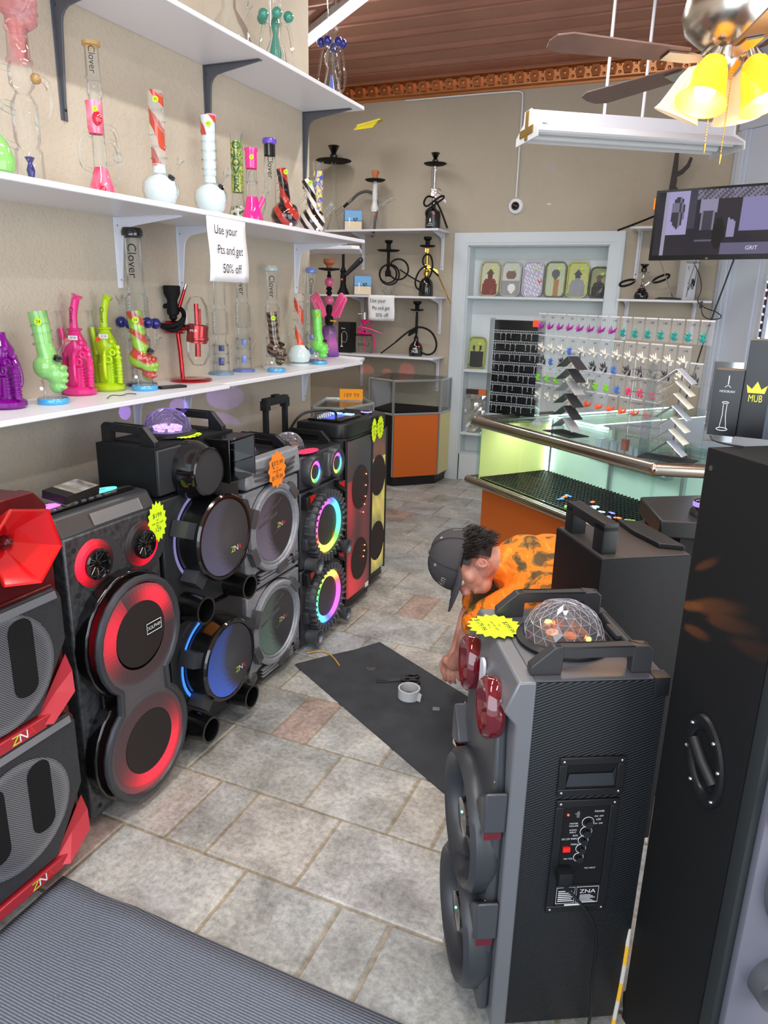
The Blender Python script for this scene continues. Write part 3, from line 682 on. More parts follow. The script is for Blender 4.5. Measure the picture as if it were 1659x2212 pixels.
lettering([('DOLPHIN', 0, 0, .0165, .95)], WINK, t, T(.054, -.0905, .6035) @ RX)
for cx, ang0 in ((-.085, 2.6), (.112, -.6)):
    b = MB(); lit_disc(b, cx, .845, [(.044, .022), (.058, .021), (.070, .016), (.074, .013)], 40, lambda a, r, ang0=ang0: glow_red(a, ang0, 1.15, .0)); b.build('tweeter_glow', VLED, t)
    b = MB(); b.fl(cx+.018, .838, [(.088, .0115), (.088, .0145), (.07, .0155), (.0, .0155)], 40, sz=.92); b.build('tweeter_plate', DGR, t)
    b = MB(); b.fl(cx, .845, [(.046, .015), (.046, .03), (.039, .032), (.036, .02), (.012, .016), (.010, .028), (0, .03)], 32); o = b.build('tweeter', BLKG, t)
    b = MB()
    for k in range(8): b.cyl((cx+.012*math.cos(k*PI/4), -.022, .845+.012*math.sin(k*PI/4)), (cx+.036*math.cos(k*PI/4), -.024, .845+.036*math.sin(k*PI/4)), .0012, n=5)
    b.build('spoke', SIL, o)
for sx in (-1, 1):
    for z in (.905, .77, .70, .365, .30, .065):
        b = MB(); b.cyl((sx*.155, -.0135, z), (sx*.155, -.008, z), .008, n=10); b.build('screw_hole', INK, t)
b = MB(); b.fp([(-.07, .948), (.13, .948), (.13, .985), (-.07, .985)], -.016, -.0145)
cw = b.build('clear_tape', glass('clear_tape', (.86, .87, .88, 1), .12, C(190, 190, 192), rough=.25, rim=.6), t)
cw.matrix_local = T(0, 0, 0) @ T(0, .0, .94) @ RXa(-.45) @ T(0, 0, -.94)
feet(t, .36, .25)
price_star('yellow starburst price tag stuck on the corner of the graphite speaker with red lens', (-1.533, 1.735, .90), FACEX, .055, YEL, plines(.055, '$199', '129'), sx=.8, sy=1.25)
t = thing('cardboard_box', 'small flat cardboard box lying on the graphite speaker', 'box', (-1.675, 1.535, 1.011), rot=(0, .17, .15))
b = MB(); b.box(-.04, .04, -.075, .075, .002, .03, bev=.001); b.build('carton', mat('carton_grey', C(120, 116, 100), .6), t)
b = MB(); b.box(-.0405, .0405, -.0755, -.03, .0065, .0305); b.box(.0402, .041, -.03, .0755, .0015, .0305); b.build('dark_print', mat('carton_black', C(34, 30, 28), .4), t)
b = MB(); b.box(-.038, .038, .0, .07, .0302, .0306); b.box(-.038, .038, -.035, -.022, .0306, .031, col=None); b.build('picture', mat('carton_silver', C(170, 168, 165), .3, noise=(30, C(90, 86, 84), .2)), t)
# ---- 3 black double speaker with horn module, dome and handles
t = spk('loudspeaker', 'tall black double-woofer loudspeaker with side horn and purple light dome', -1.56, 1.985)
b = MB(); cab(b, .43, .505, .24); b.build('lower_cabinet', BLKM, t)
b = MB(); cab(b, .43, .96, .24, z0=.512); b.build('upper_cabinet', BLKM, t)
b = MB(); cab(b, .43, 1.125, .24, z0=.967); b.build('horn_module', BLKM, t)
b = MB(); b.fp([(-.215, .04), (.215, .04), (.215, .50), (-.215, .50)], -.015, 0); b.fp([(-.215, .517), (.215, .517), (.215, .955), (-.215, .955)], -.015, 0); b.fp([(-.215, .972), (-.0, .972), (-.0, 1.12), (-.215, 1.12)], -.015, 0); b.build('front_panel', mat('graphite_panel', C(40, 42, 45), .45), t, bev=.004)
for cz in (.785, .31):
    up_w = cz > .5
    b = MB(); b.fl(0.0, cz, [(.155, .0), (.152, .05), (.150, .085), (.155, .10), (.150, .108), (.140, .108), (.138, .10)], 48); o = b.build('woofer_drum', BLKG, t)
    b = MB(); b.fl(0.0, cz, [(.139, .099), (.0, .104)], 48)
    b.build('grille', MESHB, o)
    b = MB(); lit_disc(b, 0, cz, [(q, .1068-q*.0105) for q in (.0, .02, .04, .06, .08, .10, .12, .137)], 48, (lambda a, r: cres(a, r, (.045, .04, .08), .13)) if up_w else (lambda a, r: cres(a, r, (.01, .06, .34), .13)))
    o2 = b.build('cone_glow', LENS, o, ang=0)
    zna_logo(o, .055, cz-.055, -.1095 if True else 0, .030, 0)
    b = MB(); lit_disc(b, 0, cz, [(.158, .017), (.170, .017)], 48, (lambda a, r: (.1, .09, .2, 1) if 1.9 < a < 4.4 else (0, 0, 0, 1)) if up_w else (lambda a, r: (.03, .16, .75, 1) if 1.6 < a < 4.3 else (0, 0, 0, 1))); b.build('led_arc', VLED, o)
    for a in (2.75, 3.95, .35, 5.5):
        b = MB(); M = T(0.0, 0, cz) @ RY(-a); b.box(.135, .195, -.085, -.02, -.028, .028, M=M, bev=.004); b.build('clamp', DGR, o)
for cx, cz, r in ((-.13, .56, .045), (.135, .55, .043), (-.135, .095, .045), (.125, .09, .043)):
    b = MB(); b.fl(cx, cz, [(r+.006, .0), (r+.004, .05), (r, .10), (r+.005, .108), (r-.004, .108), (r-.008, .06), (r-.010, .01), (0, .008)], 32); b.build('port_tube', BLKG, t)
b = MB(); b.fl(-.055, 1.03, [(.10, .0), (.098, .05), (.085, .075), (.083, .09), (.078, .094), (.077, .088), (0, .090)], 40); o = b.build('tweeter_cap', BLKG, t)
b = MB(); b.fl(-.055, 1.03, [(.077, .0885), (0, .0915)], 40); b.build('cap_cloth', mat('cap_cloth', C(42, 42, 45), .7), o)
b = MB()   # rectangular horn with curved dividers
W0, W1 = [(.065, 1.0), (.095, 1.0), (.095, 1.06), (.065, 1.06)], [(.045, .972), (.195, .972), (.195, 1.118), (.045, 1.118)]
vs = [(x, .04, z) for x, z in W0]+[(x, -.105, z) for x, z in W1]+[(x*1.0+(.004 if x > .1 else -.004), -.105, z+(.004 if z > 1.03 else -.004)) for x, z in W1]+[(x, 0, z) for x, z in W1]
fs = [(i, (i+1) % 4, 4+(i+1) % 4, 4+i) for i in range(4)]+[(4+i, 4+(i+1) % 4, 8+(i+1) % 4, 8+i) for i in range(4)]+[(8+i, 8+(i+1) % 4, 12+(i+1) % 4, 12+i) for i in range(4)]+[(0, 1, 2, 3)]
b._add(vs, fs); b.build('horn', BLKG, t, ang=30, bev=.004)
b = MB(); b.box(.08, .193, -.1, .03, 1.036, 1.04); b.box(.1, .104, -.08, .03, .985, 1.075); b.build('horn_vane', BLKG, t)
b = MB(); b.fp([(-.08, .506), (.02, .506), (.02, .514), (-.08, .514)], -.02, -.012); b.build('orange_strip', glow('amber_strip', C(255, 150, 40), .8), t)
b = MB()
for i in range(8): b.box(-.17, .17, .07+i*.02, .08+i*.02, 1.125, 1.130)
b.build('ribbed_top', BLK, t)
handle(t, -.185, .01, .23, 1.123, .065); handle(t, .175, .01, .23, 1.123, .065); feet(t, .42, .24)
dome(t, -.0, .12, 1.13, .083, ('purple', (.62, .45, 1, 1)), 2.2)
price_star('yellow starburst price tag lying flat before the purple light dome of the tall black speaker', (-1.59, 1.985, 1.133), (0, 0, PI/2+.2), .062, YEL, plines(.062, '$449', '249'), sy=.62)
# ---- 4 silver double speaker
SG = two_tone('silver_grain', C(140, 144, 151), C(156, 160, 167), 'noise', 90, .36, .15, .2)
t = spk('loudspeaker', 'silver grey double-woofer loudspeaker with finned top and purple light dome', -1.57, 2.45)
b = MB(); cab(b, .40, .975, .26); b.build('cabinet', BLKM, t)
for z0, z1 in ((.03, .432), (.445, .865)):
    b = MB(); b.fp([(-.205, z0), (.205, z0), (.205, z1), (-.205, z1)], -.015, .02); b.build('front_panel', SG, t, bev=.006)
b = MB(); b.fp([(-.205, .878), (.205, .878), (.205, .90), (.19, .985), (-.19, .985), (-.205, .90)], -.03, .03); tm = b.build('top_module', SG, t, bev=.008)
for k in range(3):
    for s in (-1, 1):
        b = MB(); b._add([(s*.20, -.02, .905+k*.02), (s*.05, -.05-.004*k, .895+k*.022), (s*.05, -.05-.004*k, .902+k*.022), (s*.20, -.02, .917+k*.02), (s*.2, -.0, .905+k*.02), (s*.05, 0, .895+k*.022), (s*.05, 0, .902+k*.022), (s*.2, 0, .917+k*.02)], [(0, 1, 2, 3), (0, 4, 5, 1), (3, 2, 6, 7), (1, 5, 6, 2), (0, 3, 7, 4), (4, 7, 6, 5)])
        b.build('fin', MGR, tm)
for cz in (.68, .25):
    b = MB(); b.fl(0, cz, [(.188, .013), (.186, .03), (.178, .036), (.165, .034), (.160, .026), (.150, .030), (.146, .02)], 56); o = b.build('woofer_ring', SG, t)
    for a in (2.7, .75, 4.9, 3.6):
        b = MB(); b.box(.165, .205, -.042, -.012, -.038, .038, M=T(0, 0, cz) @ RY(-a), bev=.006); b.build('ring_lug', MGR, o)
    b = MB(); b.fl(0, cz, [(.186, .0155), (.192, .0155), (.192, .013)], 48); b.build('ring_gap', INK, o)
    b = MB(); b.fl(0, cz, [(.147, .019), (0, .0225)], 48); b.build('grille', MESHB, o)
    b = MB()
    for dx, dz, L, w_ in ((-.03, .07, .10, .008), (.03, .09, .05, .006), (-.05, .03, .14, .012), (.04, -.02, .1, .004)): b.fp([(dx-L/2, cz+dz-.01), (dx+L/2, cz+dz+.02), (dx+L/2, cz+dz+.02+w_), (dx-L/2, cz+dz-.01+w_)], -.0245, -.0238)
    b.build('grille_stripe', MESHG, o)
    lc = MB(); lit_disc(lc, 0, cz, [(q, .0232+.0005) for q in (.0, .02, .04, .06, .08, .10, .12, .142)], 48, lambda a, r: cres(a, r, (.09, .07, .10) if cz > .5 else (.05, .08, .06), .14)); lc.build('cone_glow', LENS, o, ang=0)
    zna_logo(o, .045, cz-.0, -.0262, .030)
    b = MB(); zb = cz-.215
    b.fp([(-.17, zb), (.17, zb), (.20, zb+.03), (.13, zb+.055), (-.13, zb+.055), (-.20, zb+.03)], -.0165, -.010); b.build('vent_recess', INK, t)
    for k in range(3):
        b = MB(); b.fp([(-.12, zb+.006+k*.015), (.12, zb+.006+k*.015), (.13, zb+.013+k*.015), (-.13, zb+.013+k*.015)], -.028, -.01); b.build('vent_fin', SG, t)
    for s in (-1, 1):
        b = MB(); b.ball((s*.178, -.010, zb+.028), .030, 14, sy=.6, sz=.9); b.build('vent_horn', MGR, t)
handle(t, .17, .02, .25, .978, .05); handle(t, -.17, .02, .25, .978, .05); feet(t, .4, .26)
dome(t, -.04, .12, .978, .075, ('purple', (.62, .45, 1, 1)), 2.2)
price_star('orange starburst price tag on the front of the silver grey speaker', (-1.515, 2.425, .932), FACEX, .068, ORG, plines(.068, '$375.99', '$179.99'), n=12, sy=1.15)
# ---- 5 rainbow-ring speaker
t = spk('loudspeaker', 'black loudspeaker with rainbow light rings, toothed bezels and raised trolley handle', -1.57, 2.868)
b = MB(); cab(b, .38, .915, .26); b.build('cabinet', BLKM, t)
for z0, z1 in ((.03, .396), (.405, .765), (.775, .925)):
    b = MB(); b.fp([(-.195, z0), (.195, z0), (.195, z1), (-.195, z1)], -.018, .01); b.build('front_panel', DGR, t, bev=.008)
def rainbow(off): return lambda a: hsv(((a/(2*PI))+off) % 1, .9)
for cz, off in ((.575, .45), (.215, .92)):
    b = MB(); b.fl(0, cz, [(.165, .016), (.163, .05), (.155, .062), (.135, .060), (.126, .045)], 48); o = b.build('woofer_bezel', DGR, t)
    for k in range(30):
        a = 2*PI*k/30; c = MB(); c.box(.135, .168, -.068, -.02, -.005, .005, M=T(0, 0, cz) @ RY(-a)); c.build('tooth', MGR, o, ang=0)
    b = MB(); b.fl(0, cz, [(.130, .050), (.116, .060), (.096, .044)], 64, colf=rainbow(off)); b.build('led_ring', VLED, o)
    b = MB(); b.fl(0, cz, [(.103, .041), (0, .043)], 40); b.build('grille', MESHB, o)
    b = MB(); lit_disc(b, 0, cz, [(q, .0438) for q in (.0, .02, .04, .06, .08, .10)], 40, lambda a, r: cres(a, r, (.06, .06, .24), .10)); b.build('cone_glow', LENS, o, ang=0)
    for s in (-1, 1):
        b = MB(); b.fp([(s*.19, cz+.115), (s*.12, cz+.155), (s*.12, cz+.185), (s*.19, cz+.175)], -.05, -.015); o3 = b.build('corner_block', BLK, t, bev=.004)
        b = MB(); b.fp([(s*.165, cz+.145), (s*.115, cz+.172), (s*.120, cz+.178), (s*.168, cz+.176)], -.053, -.048); b.build('red_reflector', RED, o3)
        b = MB(); cx = -.135 if s < 0 else .165; zz = cz-.155
        b.fl(cx, zz, [(.034, .01), (.03, .04), (.036, .075), (.040, .08), (.034, .079), (.022, .05), (.020, .02), (0, .018)], 28, sx=1 if s < 0 else .85); b.build('port', MGR, t)
    b = MB(); b.fp([(-.19, cz-.02), (-.13, cz-.02), (-.125, cz-.075), (-.19, cz-.075)], -.045, -.015); b.build('side_block', DGR, t, bev=.005)
for cx, off in ((-.115, .62), (.095, .55)):
    b = MB(); b.fl(cx, .853, [(.072, .016), (.07, .05), (.066, .056), (.052, .055), (.048, .046)], 40); o = b.build('tweeter_bezel', DGR, t)
    b = MB(); b.fl(cx, .853, [(.049, .047), (.040, .051), (.026, .04)], 48, colf=rainbow(off)); b.build('led_ring', VLED, o)
    b = MB(); b.fl(cx, .853, [(.027, .039), (.012, .036), (0, .042)], 24); b.build('tweeter_cone', DGR, o)
b = MB(); b.fp([(.015, .80), (.06, .82), (.06, .90), (.015, .915), (.005, .86)], -.05, -.015); b.build('centre_wedge', MGR, t, bev=.005)
b = MB(); b.box(.05, .11, -.046, -.0445, .495, .52, M=T(0, 0, 0)); o = b.build('badge', RED, t)
lettering([('Topway', 0, 0, .016)], mat('badge_print', C(230, 150, 60), .5), o, T(.08, -.0468, .507) @ RX)
b = MB(); b.prism([(0, .918), (.26, .918), (.26, .925), (.0, .93)], -.19, .19, axis='x'); b.build('top_panel', BLK, t)
handle(t, .155, .02, .25, .925, .06); handle(t, -.165, .02, .25, .925, .06); feet(t, .38, .26); dome(t, -.045, .13, .925, .072)
b = MB()
for s in (-1, 1): b.box(.078+s*.085-.012, .078+s*.085+.012, .262, .284, .9, 1.12, bev=.003)
b.box(-.02, .176, .257, .289, 1.105, 1.142, bev=.008); b.box(-.025, .01, .255, .292, 1.085, 1.13, bev=.004); b.box(.146, .181, .255, .292, 1.085, 1.13, bev=.004); b.box(.055, .1, .26, .284, 1.138, 1.152, bev=.003); b.build('trolley_handle', BLK, t)
b = MB()
t = thing('price_tag', 'pink starburst price tag lying flat on the rainbow-ring speaker', 'price tag', (-1.575, 2.78, .936), rot=(0, 0, PI/2))
b.prism(star(18, .078, .07, 1, .5), 0, .0012); b.build('card', mat('pink_card', C(240, 50, 110), .6), t, ang=0)
# ---- 6, 7 tall party towers with lit mesh faces
def tower(label, x, yc, w, h, d, colf, stars, spots):
    t = spk('loudspeaker', label, x, yc)
    out = [(-w/2, .27), (-w/2, .05), (-w/2+.012, .018), (-w/2+.05, -.0), (w/2-.05, -.0), (w/2-.012, .018), (w/2, .05), (w/2, .27)]
    b = MB(); b.prism(out, .05, h-.07); b.build('cabinet', BLK, t, ang=50)
    b = MB(); o2 = [(px*1.01, py-.004) for px, py in out]; b.prism(o2, h-.072, h); b.build('top_cap', BLK, t, ang=50, bev=.008)
    b = MB(); b.prism([(px*1.0, py-.002) for px, py in out], .03, .055); b.build('bottom_cap', BLK, t, bev=.006)
    b = MB(); n = 26; zs = 44; W = w-.05; vs, fs, cs = [], [], []
    for j in range(zs+1):
        for i in range(n+1):
            u = i/n*2-1; zz = .085+(h-.17)*j/zs; r_ = .03
            vs.append((u*W/2*1.04, -.006+.030*max(0, abs(u)-.86)/.14*1.0, zz))
    for j in range(zs):
        for i in range(n):
            fs.append((j*(n+1)+i, j*(n+1)+i+1, (j+1)*(n+1)+i+1, (j+1)*(n+1)+i)); cs.append(colf((i+.5)/n*2-1, (j+.5)/zs))
    b._add(vs, fs, None, cs); o = b.build('mesh_front', LENS, t, ang=0)
    for cz in (h*.66, h*.27):
        b = MB(); b.fl(-.0, cz, [(.098, .0075), (.098, .0095), (0, .0105)], 40, sz=1.18, sx=1.0); b.build('woofer_disc', mat('disc_brown', C(38, 26, 26), .6), o)
    for px, pz in spots:
        b = MB(); b.ball((px, -.013, pz), .0035, 6); b.build('diode', glow('spot_red', (1, .15, .05, 1), 8), o)
    for s in (-1, 1):
        b = MB(); b.tube([(s*(w/2-.02), .0, .07), (s*(w/2-.02), .0, h-.08)], .008, 6); b.build('edge_rail', BLK, t)
    feet(t, w-.02, .26, .05)
    return t
def redf(u, v):
    g = .42*math.exp(-((u+.75)/.40)**2)*(1 if v < .75 else .1)*(.35+.65*abs(math.sin(v*7+.4)))+.5*math.exp(-((v-.05)/.12)**2)*math.exp(-((u+.3)/.6)**2)+.12*math.exp(-((u-.4)/.4)**2)*(v < .72)
    return (.9*g+.004, .02*g+.003, .03*g+.003, 1)
def yelf(u, v):
    a = max(math.exp(-((math.hypot(u*.9, (v-c)*4.0)-.85)/.28)**2) for c in (.29, .68)); g = (.35+.5*a)*(1 if v < .82 else .08)
    return (.52*g+.01+.1*a, (.50+.10*math.sin(40*v+9*u))*g+.01, .10*g+.01, 1)
t = tower('tall black party loudspeaker with red glowing mesh face and mixer top', -1.555, 3.275, .345, 1.005, .38, redf, None, [(.055, .60), (.058, .66), (.06, .72), (.045, .56), (.03, .52), (.05, .30), (.04, .27), (.055, .33)])
M = T(0, 0, 1.005)
b = MB(); b.box(-.12, .12, .05, .23, 0, .012, M=M, bev=.003); mx = b.build('mixer_panel', BLKG, t)
for k in range(7):
    b = MB(); b.cyl((-.09+k*.022, .19, 1.017), (-.09+k*.022, .19, 1.032), .005, n=8); b.build('mixer_knob', CHR, mx)
    b = MB(); b.box(-.092+k*.022, -.088+k*.022, .10, .165, 1.017, 1.019); b.build('fader', glow('fader_blue', (.15, .2, 1, 1), 1.2), mx)
for k in range(2):
    b = MB(); b.box(.065, .105, .08+k*.07, .13+k*.07, 1.017, 1.020); b.build('display', glow('display_blue', (.25, .45, 1, 1), 2.5), mx)
b = MB(); b.box(.08, .12, -.0085, -.0065, .075, .10); b.build('badge', WINK, t)
tag(MB().tube([(-1.65, 3.20, 1.018), (-1.65, 3.20, 1.05), (-1.63, 3.10, 1.075), (-1.68, 3.05, 1.078), (-1.74, 2.99, 1.06), (-1.80, 2.98, .96)], .006, 8, smooth=2).build('power_cord', BLK), 'black cord looping over the mixer top of the tall red-lit speaker', 'cord')
t = tower('tall black party loudspeaker with yellow glowing mesh face at the row end', -1.60, 3.60, .28, .985, .38, yelf, None, [])
b = MB(); b.lathe([(.03, 0), (.028, .018), (.02, .02), (0, .02)], 24, T(0, .07, .985)); kn = b.build('knob', BLK, t)
b = MB(); b.lathe([(.029, .012), (.031, .014), (.029, .018)], 24, T(0, .07, .985), colf=lambda a: (.35, .3, 1, 1)); b.build('knob_ring', VLED, kn)
price_star('narrow yellow price tag on the tall red-lit speaker', (-1.54, 3.42, .935), FACEX, .05, YEL, plines(.05, '$299', '179'), sx=.65, sy=1.3)
price_star('yellow price tag on the tall yellow-lit speaker at the row end', (-1.585, 3.60, .92), FACEX, .05, YEL, plines(.05, '$349', '179'), sx=.95, sy=1.3)
b = MB(); b.tube([(-1.52, 2.66, .006), (-1.47, 2.72, .006), (-1.40, 2.69, .006), (-1.33, 2.62, .008)], .0035, 6, smooth=2)
tag(b.build('yellow_cable', mat('cable_yellow', C(200, 150, 60), .6)), 'thin yellow cable on the tiles beside the rainbow-ring speaker', 'cable')
# ================================================================ GLASS WARE ON THE LEFT SHELVES
VW = .415                 # local x of these things runs along the picture's right, -y towards the viewer
ICE = glass('ice_white_glass', (.9, .95, .95, 1), .93, C(206, 222, 223), rim=.12)
PINKG = glass('pink_tint_glass', (.98, .74, .76, 1), .12, C(236, 150, 160), rim=.3)
GLR = {}
def cg(name, rgb, dens=.55, tint=None): return glass(name, tint or tuple(.35+.65*c for c in C(*rgb)[:3])+(1,), dens, C(*rgb), rim=.15)
PURP = cg('purple_glass', (140, 10, 150), .62, (.62, .10, .70, 1)); HPNK = cg('hot_pink_glass', (255, 60, 160), .62, (1, .35, .65, 1)); LIME = cg('lime_glass', (205, 240, 30), .62, (.85, 1, .25, 1))
GREN = cg('pale_green_glass', (140, 205, 115), .85); GRN2 = cg('bright_green_glass', (120, 225, 90), .85); COBL = cg('cobalt_glass', (30, 35, 130), .85); TEAL = cg('teal_glass', (70, 160, 140), .8)
BLUEB = glass('sky_blue_resin', (.5, .8, 1, 1), .9, C(70, 170, 225)); SOLP = mat('solid_pink_glass', C(245, 40, 140), .08, coat=.8); PERI = glass('periwinkle_glass', (.6, .7, 1, 1), .6, C(120, 145, 225))
AMB = glass('amber_glass', (.9, .75, .45, 1), .5, C(190, 150, 90)); VIOL = mat('violet_lip', C(104, 74, 190), .15, coat=.6); GBLK = mat('black_glass', C(12, 10, 14), .06, coat=.9)
RSPI = two_tone('red_ribbon_glass', C(190, 70, 45), C(240, 245, 245), 'wave', 5.5, .1, sharp=.05, dist=2.5, coat=.6, rot=(.7, .3, .4), dens=.12, pos=.3)
RSW = two_tone('red_swirl_glass', C(20, 8, 10), C(176, 48, 38), 'wave', 6, .08, sharp=.10, dist=1.5, coat=.9, rot=(.6, .5, .4))
ZEB = two_tone('zebra_swirl_glass', C(16, 10, 10), C(224, 214, 208), 'wave', 9, .08, sharp=.10, dist=1.2, coat=.9, rot=(.6, .5, .4))
RGR = two_tone('red_green_swirl', C(170, 60, 50), C(132, 180, 60), 'wave', 5, .1, sharp=.22, dist=5, coat=.8, rot=(.2, 1.2, .3))
BRS = two_tone('brown_swirl_glass', C(30, 20, 14), C(110, 82, 60), 'wave', 14, .08, sharp=.25, dist=5, coat=.9, rot=(0, 1.4, .3))
def pipe(name, label, x, y, z, cat='glass pipe', rz=VW, group=None): return thing(name, label, cat, (x, y, z), rz, group)
def ves(t, nm, prof, m, n=24, at=(0, 0, 0), R=None, **k):
    b = MB(); b.lathe(prof, n, T(*at) @ R if R is not None else T(*at), cap=False); return b.build(nm, m, t, **k)
def shell(prof, th=.0025): return list(prof)
def bowl(t, p, d, m=CLR, s=1.0, grom=True):
    """slanting stem with a small bowl; p start, d direction"""
    p = Vector(p); d = Vector(d).normalized(); q = p+d*.05*s
    b = MB(); b.cyl(p-d*.01, q, .005*s, .006*s, 10); R = d.to_track_quat('Z', 'Y').to_matrix().to_4x4()
    b.lathe([(.004*s, 0), (.008*s, .006*s), (.013*s, .022*s), (.012*s, .022*s), (.006*s, .008*s)], 14, T(*q) @ R); b.ball(q+Vector((.012, 0, .01))*s, .004*s, 6)
    o = b.build('bowl', m, t)
    if grom: b = MB(); b.lathe([(.006*s, -.006), (.013*s, -.006), (.013*s, .004), (.006*s, .006)], 14, T(*p) @ R); b.build('grommet', GBLK, o)
    return o
def sticker(t, x, z, y, r=.012, txt='45', m=None):
    b = MB(); b.lathe([(r, 0), (r, .0006), (0, .0006)], 16, T(x, y, z) @ RX); o = b.build('price_sticker', m or TAGY, t); lettering([(txt, 0, 0, r*1.2)], INK, o, T(x, y-.0009, z) @ RX); return o
def wraps(t, pts_fn, n, m, nm='glass_wrap'):
    for i in range(n): b = MB(); pts_fn(b, i); b.build(nm, m, t)
def spiral(b, r0, r1, z0, z1, turns, tr=.003, ph=0, lean=0):
    k = int(turns*18); b.tube([((r0+(r1-r0)*i/k)*math.cos(ph+turns*2*PI*i/k)+lean*i/k, (r0+(r1-r0)*i/k)*math.sin(ph+turns*2*PI*i/k), z0+(z1-z0)*i/k) for i in range(k+1)], tr, 6)
# ---- top shelf (standing surface z = 2.515)
Z = 2.516
t = pipe('glass_beaker', 'clear round-bottomed glass flask on the top left shelf', -1.89, 2.74, Z)
ves(t, 'flask', shell([(.03, .003), (.085, .006), (.088, .03), (.07, .09), (.028, .15), (.024, .30), (.03, .305)]), CLR, 32); bowl(t, (.05, 0, .11), (.5, 0, .85), grom=False)
t = pipe('recycler_pipe', 'clear glass recycler with teal green balls on the top left shelf', -1.89, 3.08, Z)
ves(t, 'body', shell([(.055, .003), (.06, .01), (.04, .10), (.022, .14), (.026, .2), (.024, .34)]), CLR); ves(t, 'core', [(.0, .03), (.02, .05), (.026, .09), (.01, .16), (.02, .2), (.008, .24), (0, .25)], TEAL)
for a in (-2.4, -1.3, -.2, 2.9):
    b = MB(); b.tube([(.03*math.cos(a), .03*math.sin(a), .03), (.085*math.cos(a), .085*math.sin(a), .06), (.065*math.cos(a), .065*math.sin(a), .17), (.055*math.cos(a), .055*math.sin(a), .20), (.028*math.cos(a), .028*math.sin(a), .20)], .007, 8, smooth=2); b.build('arm', CLR, t)
    b = MB(); b.ball((.06*math.cos(a), .06*math.sin(a), .225), .022, 14); b.build('ball', TEAL, t)
t = pipe('recycler_pipe', 'clear glass recycler with cobalt blue balls at the far end of the top left shelf', -1.86, 3.545, Z)
ves(t, 'body', shell([(.055, .003), (.06, .012), (.05, .05), (.028, .12), (.02, .15)]), CLR, 28); ves(t, 'foot_ring', [(.058, .0), (.064, .008), (.058, .016)], CLR)
ves(t, 'inner_cone', [(.006, .12), (.014, .07), (.02, .05)], PERI); ves(t, 'chamber', shell([(.02, .15), (.034, .17), (.036, .20), (.018, .235), (.034, .27), (.026, .30), (.028, .31)]), CLR, 28)
ves(t, 'neck', shell([(.028, .31), (.024, .33), (.023, .46), (.029, .475), (.029, .485)]), CLR, 24); b = MB(); b.torus((0, 0, .312), .028, .005); b.build('collar', CLR, t)
for a in (-2.7, -1.9, -.9, -.2, 1.5):
    b = MB(); b.tube([(.035*math.cos(a), .035*math.sin(a), .03), (.075*math.cos(a), .075*math.sin(a), .07), (.055*math.cos(a), .055*math.sin(a), .20), (.045*math.cos(a), .045*math.sin(a), .235), (.028*math.cos(a), .028*math.sin(a), .24)], .006, 8, smooth=2); b.build('arm', CLR, t)
    b = MB(); b.ball((.055*math.cos(a), .055*math.sin(a), .252), .021, 14); b.build('ball', COBL, t)
# ---- middle shelf
Z = 1.881
t = pipe('glass_jar', 'pale green round glass cut off by the left picture edge on the middle shelf', -1.80, 1.515, Z); ves(t, 'body', [(.02, 0), (.045, .02), (.05, .05), (.035, .09), (.02, .11)], GREN)
def skull_profile(b, s, z0, x0=0, flip=1):
    b.ball((x0-.006*flip*s, 0, z0+.062*s), .048*s, 16, sy=.85, sz=1.0); b.ball((x0+.022*flip*s, 0, z0+.04*s), .032*s, 12, sy=.85); b.ball((x0+.026*flip*s, 0, z0+.012*s), .024*s, 12, sy=.8, sz=1.2)
    b.ball((x0+.040*flip*s, .0, z0+.068*s), .012*s, 8, sy=1.9); b.ball((x0+.052*flip*s, 0, z0+.046*s), .008*s, 8); b.ball((x0+.045*flip*s, 0, z0+.022*s), .013*s, 8, sy=1.4, sz=.6); b.ball((x0+.042*flip*s, 0, z0+.002*s), .013*s, 8, sy=1.3, sz=.7)
def blobby(b, name, m, t, vox=.004, sm=6):
    o = b.build(name, m, t); r = o.modifiers.new('fuse', 'REMESH'); r.mode = 'VOXEL'; r.voxel_size = vox; r.use_smooth_shade = True
    if sm: s_ = o.modifiers.new('smooth', 'SMOOTH'); s_.iterations = sm; s_.factor = .6
    return o
t = pipe('skull_recycler', 'tall clear glass recycler with pink skull-shaped neck on the middle shelf', -1.87, 1.69, Z)
ves(t, 'base_chamber', shell([(.05, 0), (.05, .008), (.038, .012), (.038, .10), (.03, .11)]), CLR); ves(t, 'mid_chamber', shell([(.028, .11), (.036, .13), (.036, .22), (.02, .25), (.034, .27), (.034, .31), (.026, .33)]), CLR)
ves(t, 'percolator', [(.0, .03), (.008, .03), (.012, .05), (.006, .07), (.014, .085), (0, .09)], COBL); ves(t, 'pink_neck', shell([(.036, .325), (.034, .335), (.03, .34), (.028, .40), (.034, .41)]), PINKG)
b = MB(); skull_profile(b, 1.15, .42); b.cyl((0, 0, .40), (0, 0, .45), .028, n=14); blobby(b, 'pink_skull', PINKG, t, .005); ves(t, 'mouthpiece', shell([(.028, .52), (.026, .60), (.03, .61)]), PINKG)
for sx, zz in ((-1, .2), (1, .26), (-1, .29)):
    b = MB(); b.tube([(sx*.03, 0, zz-.09), (sx*.075, 0, zz-.07), (sx*.08, 0, zz), (sx*.06, 0, zz+.03), (sx*.03, 0, zz+.02)], .009, 8, smooth=2); b.build('arm', CLR, t)
b = MB(); b.ball((.045, -.01, .285), .015, 10); b.ball((-.11, -.01, .24), .016, 10); b.build('ball', AMB, t)
t = pipe('glass_water_pipe', 'tall clear and pink eyeball water pipe with amber lip on the middle shelf', -1.82, 1.915, Z)
EYE = two_tone('pink_eyeball_glass', C(228, 40, 90), C(245, 150, 175), 'noise', 14, .08, sharp=.2, dist=1, coat=.9)
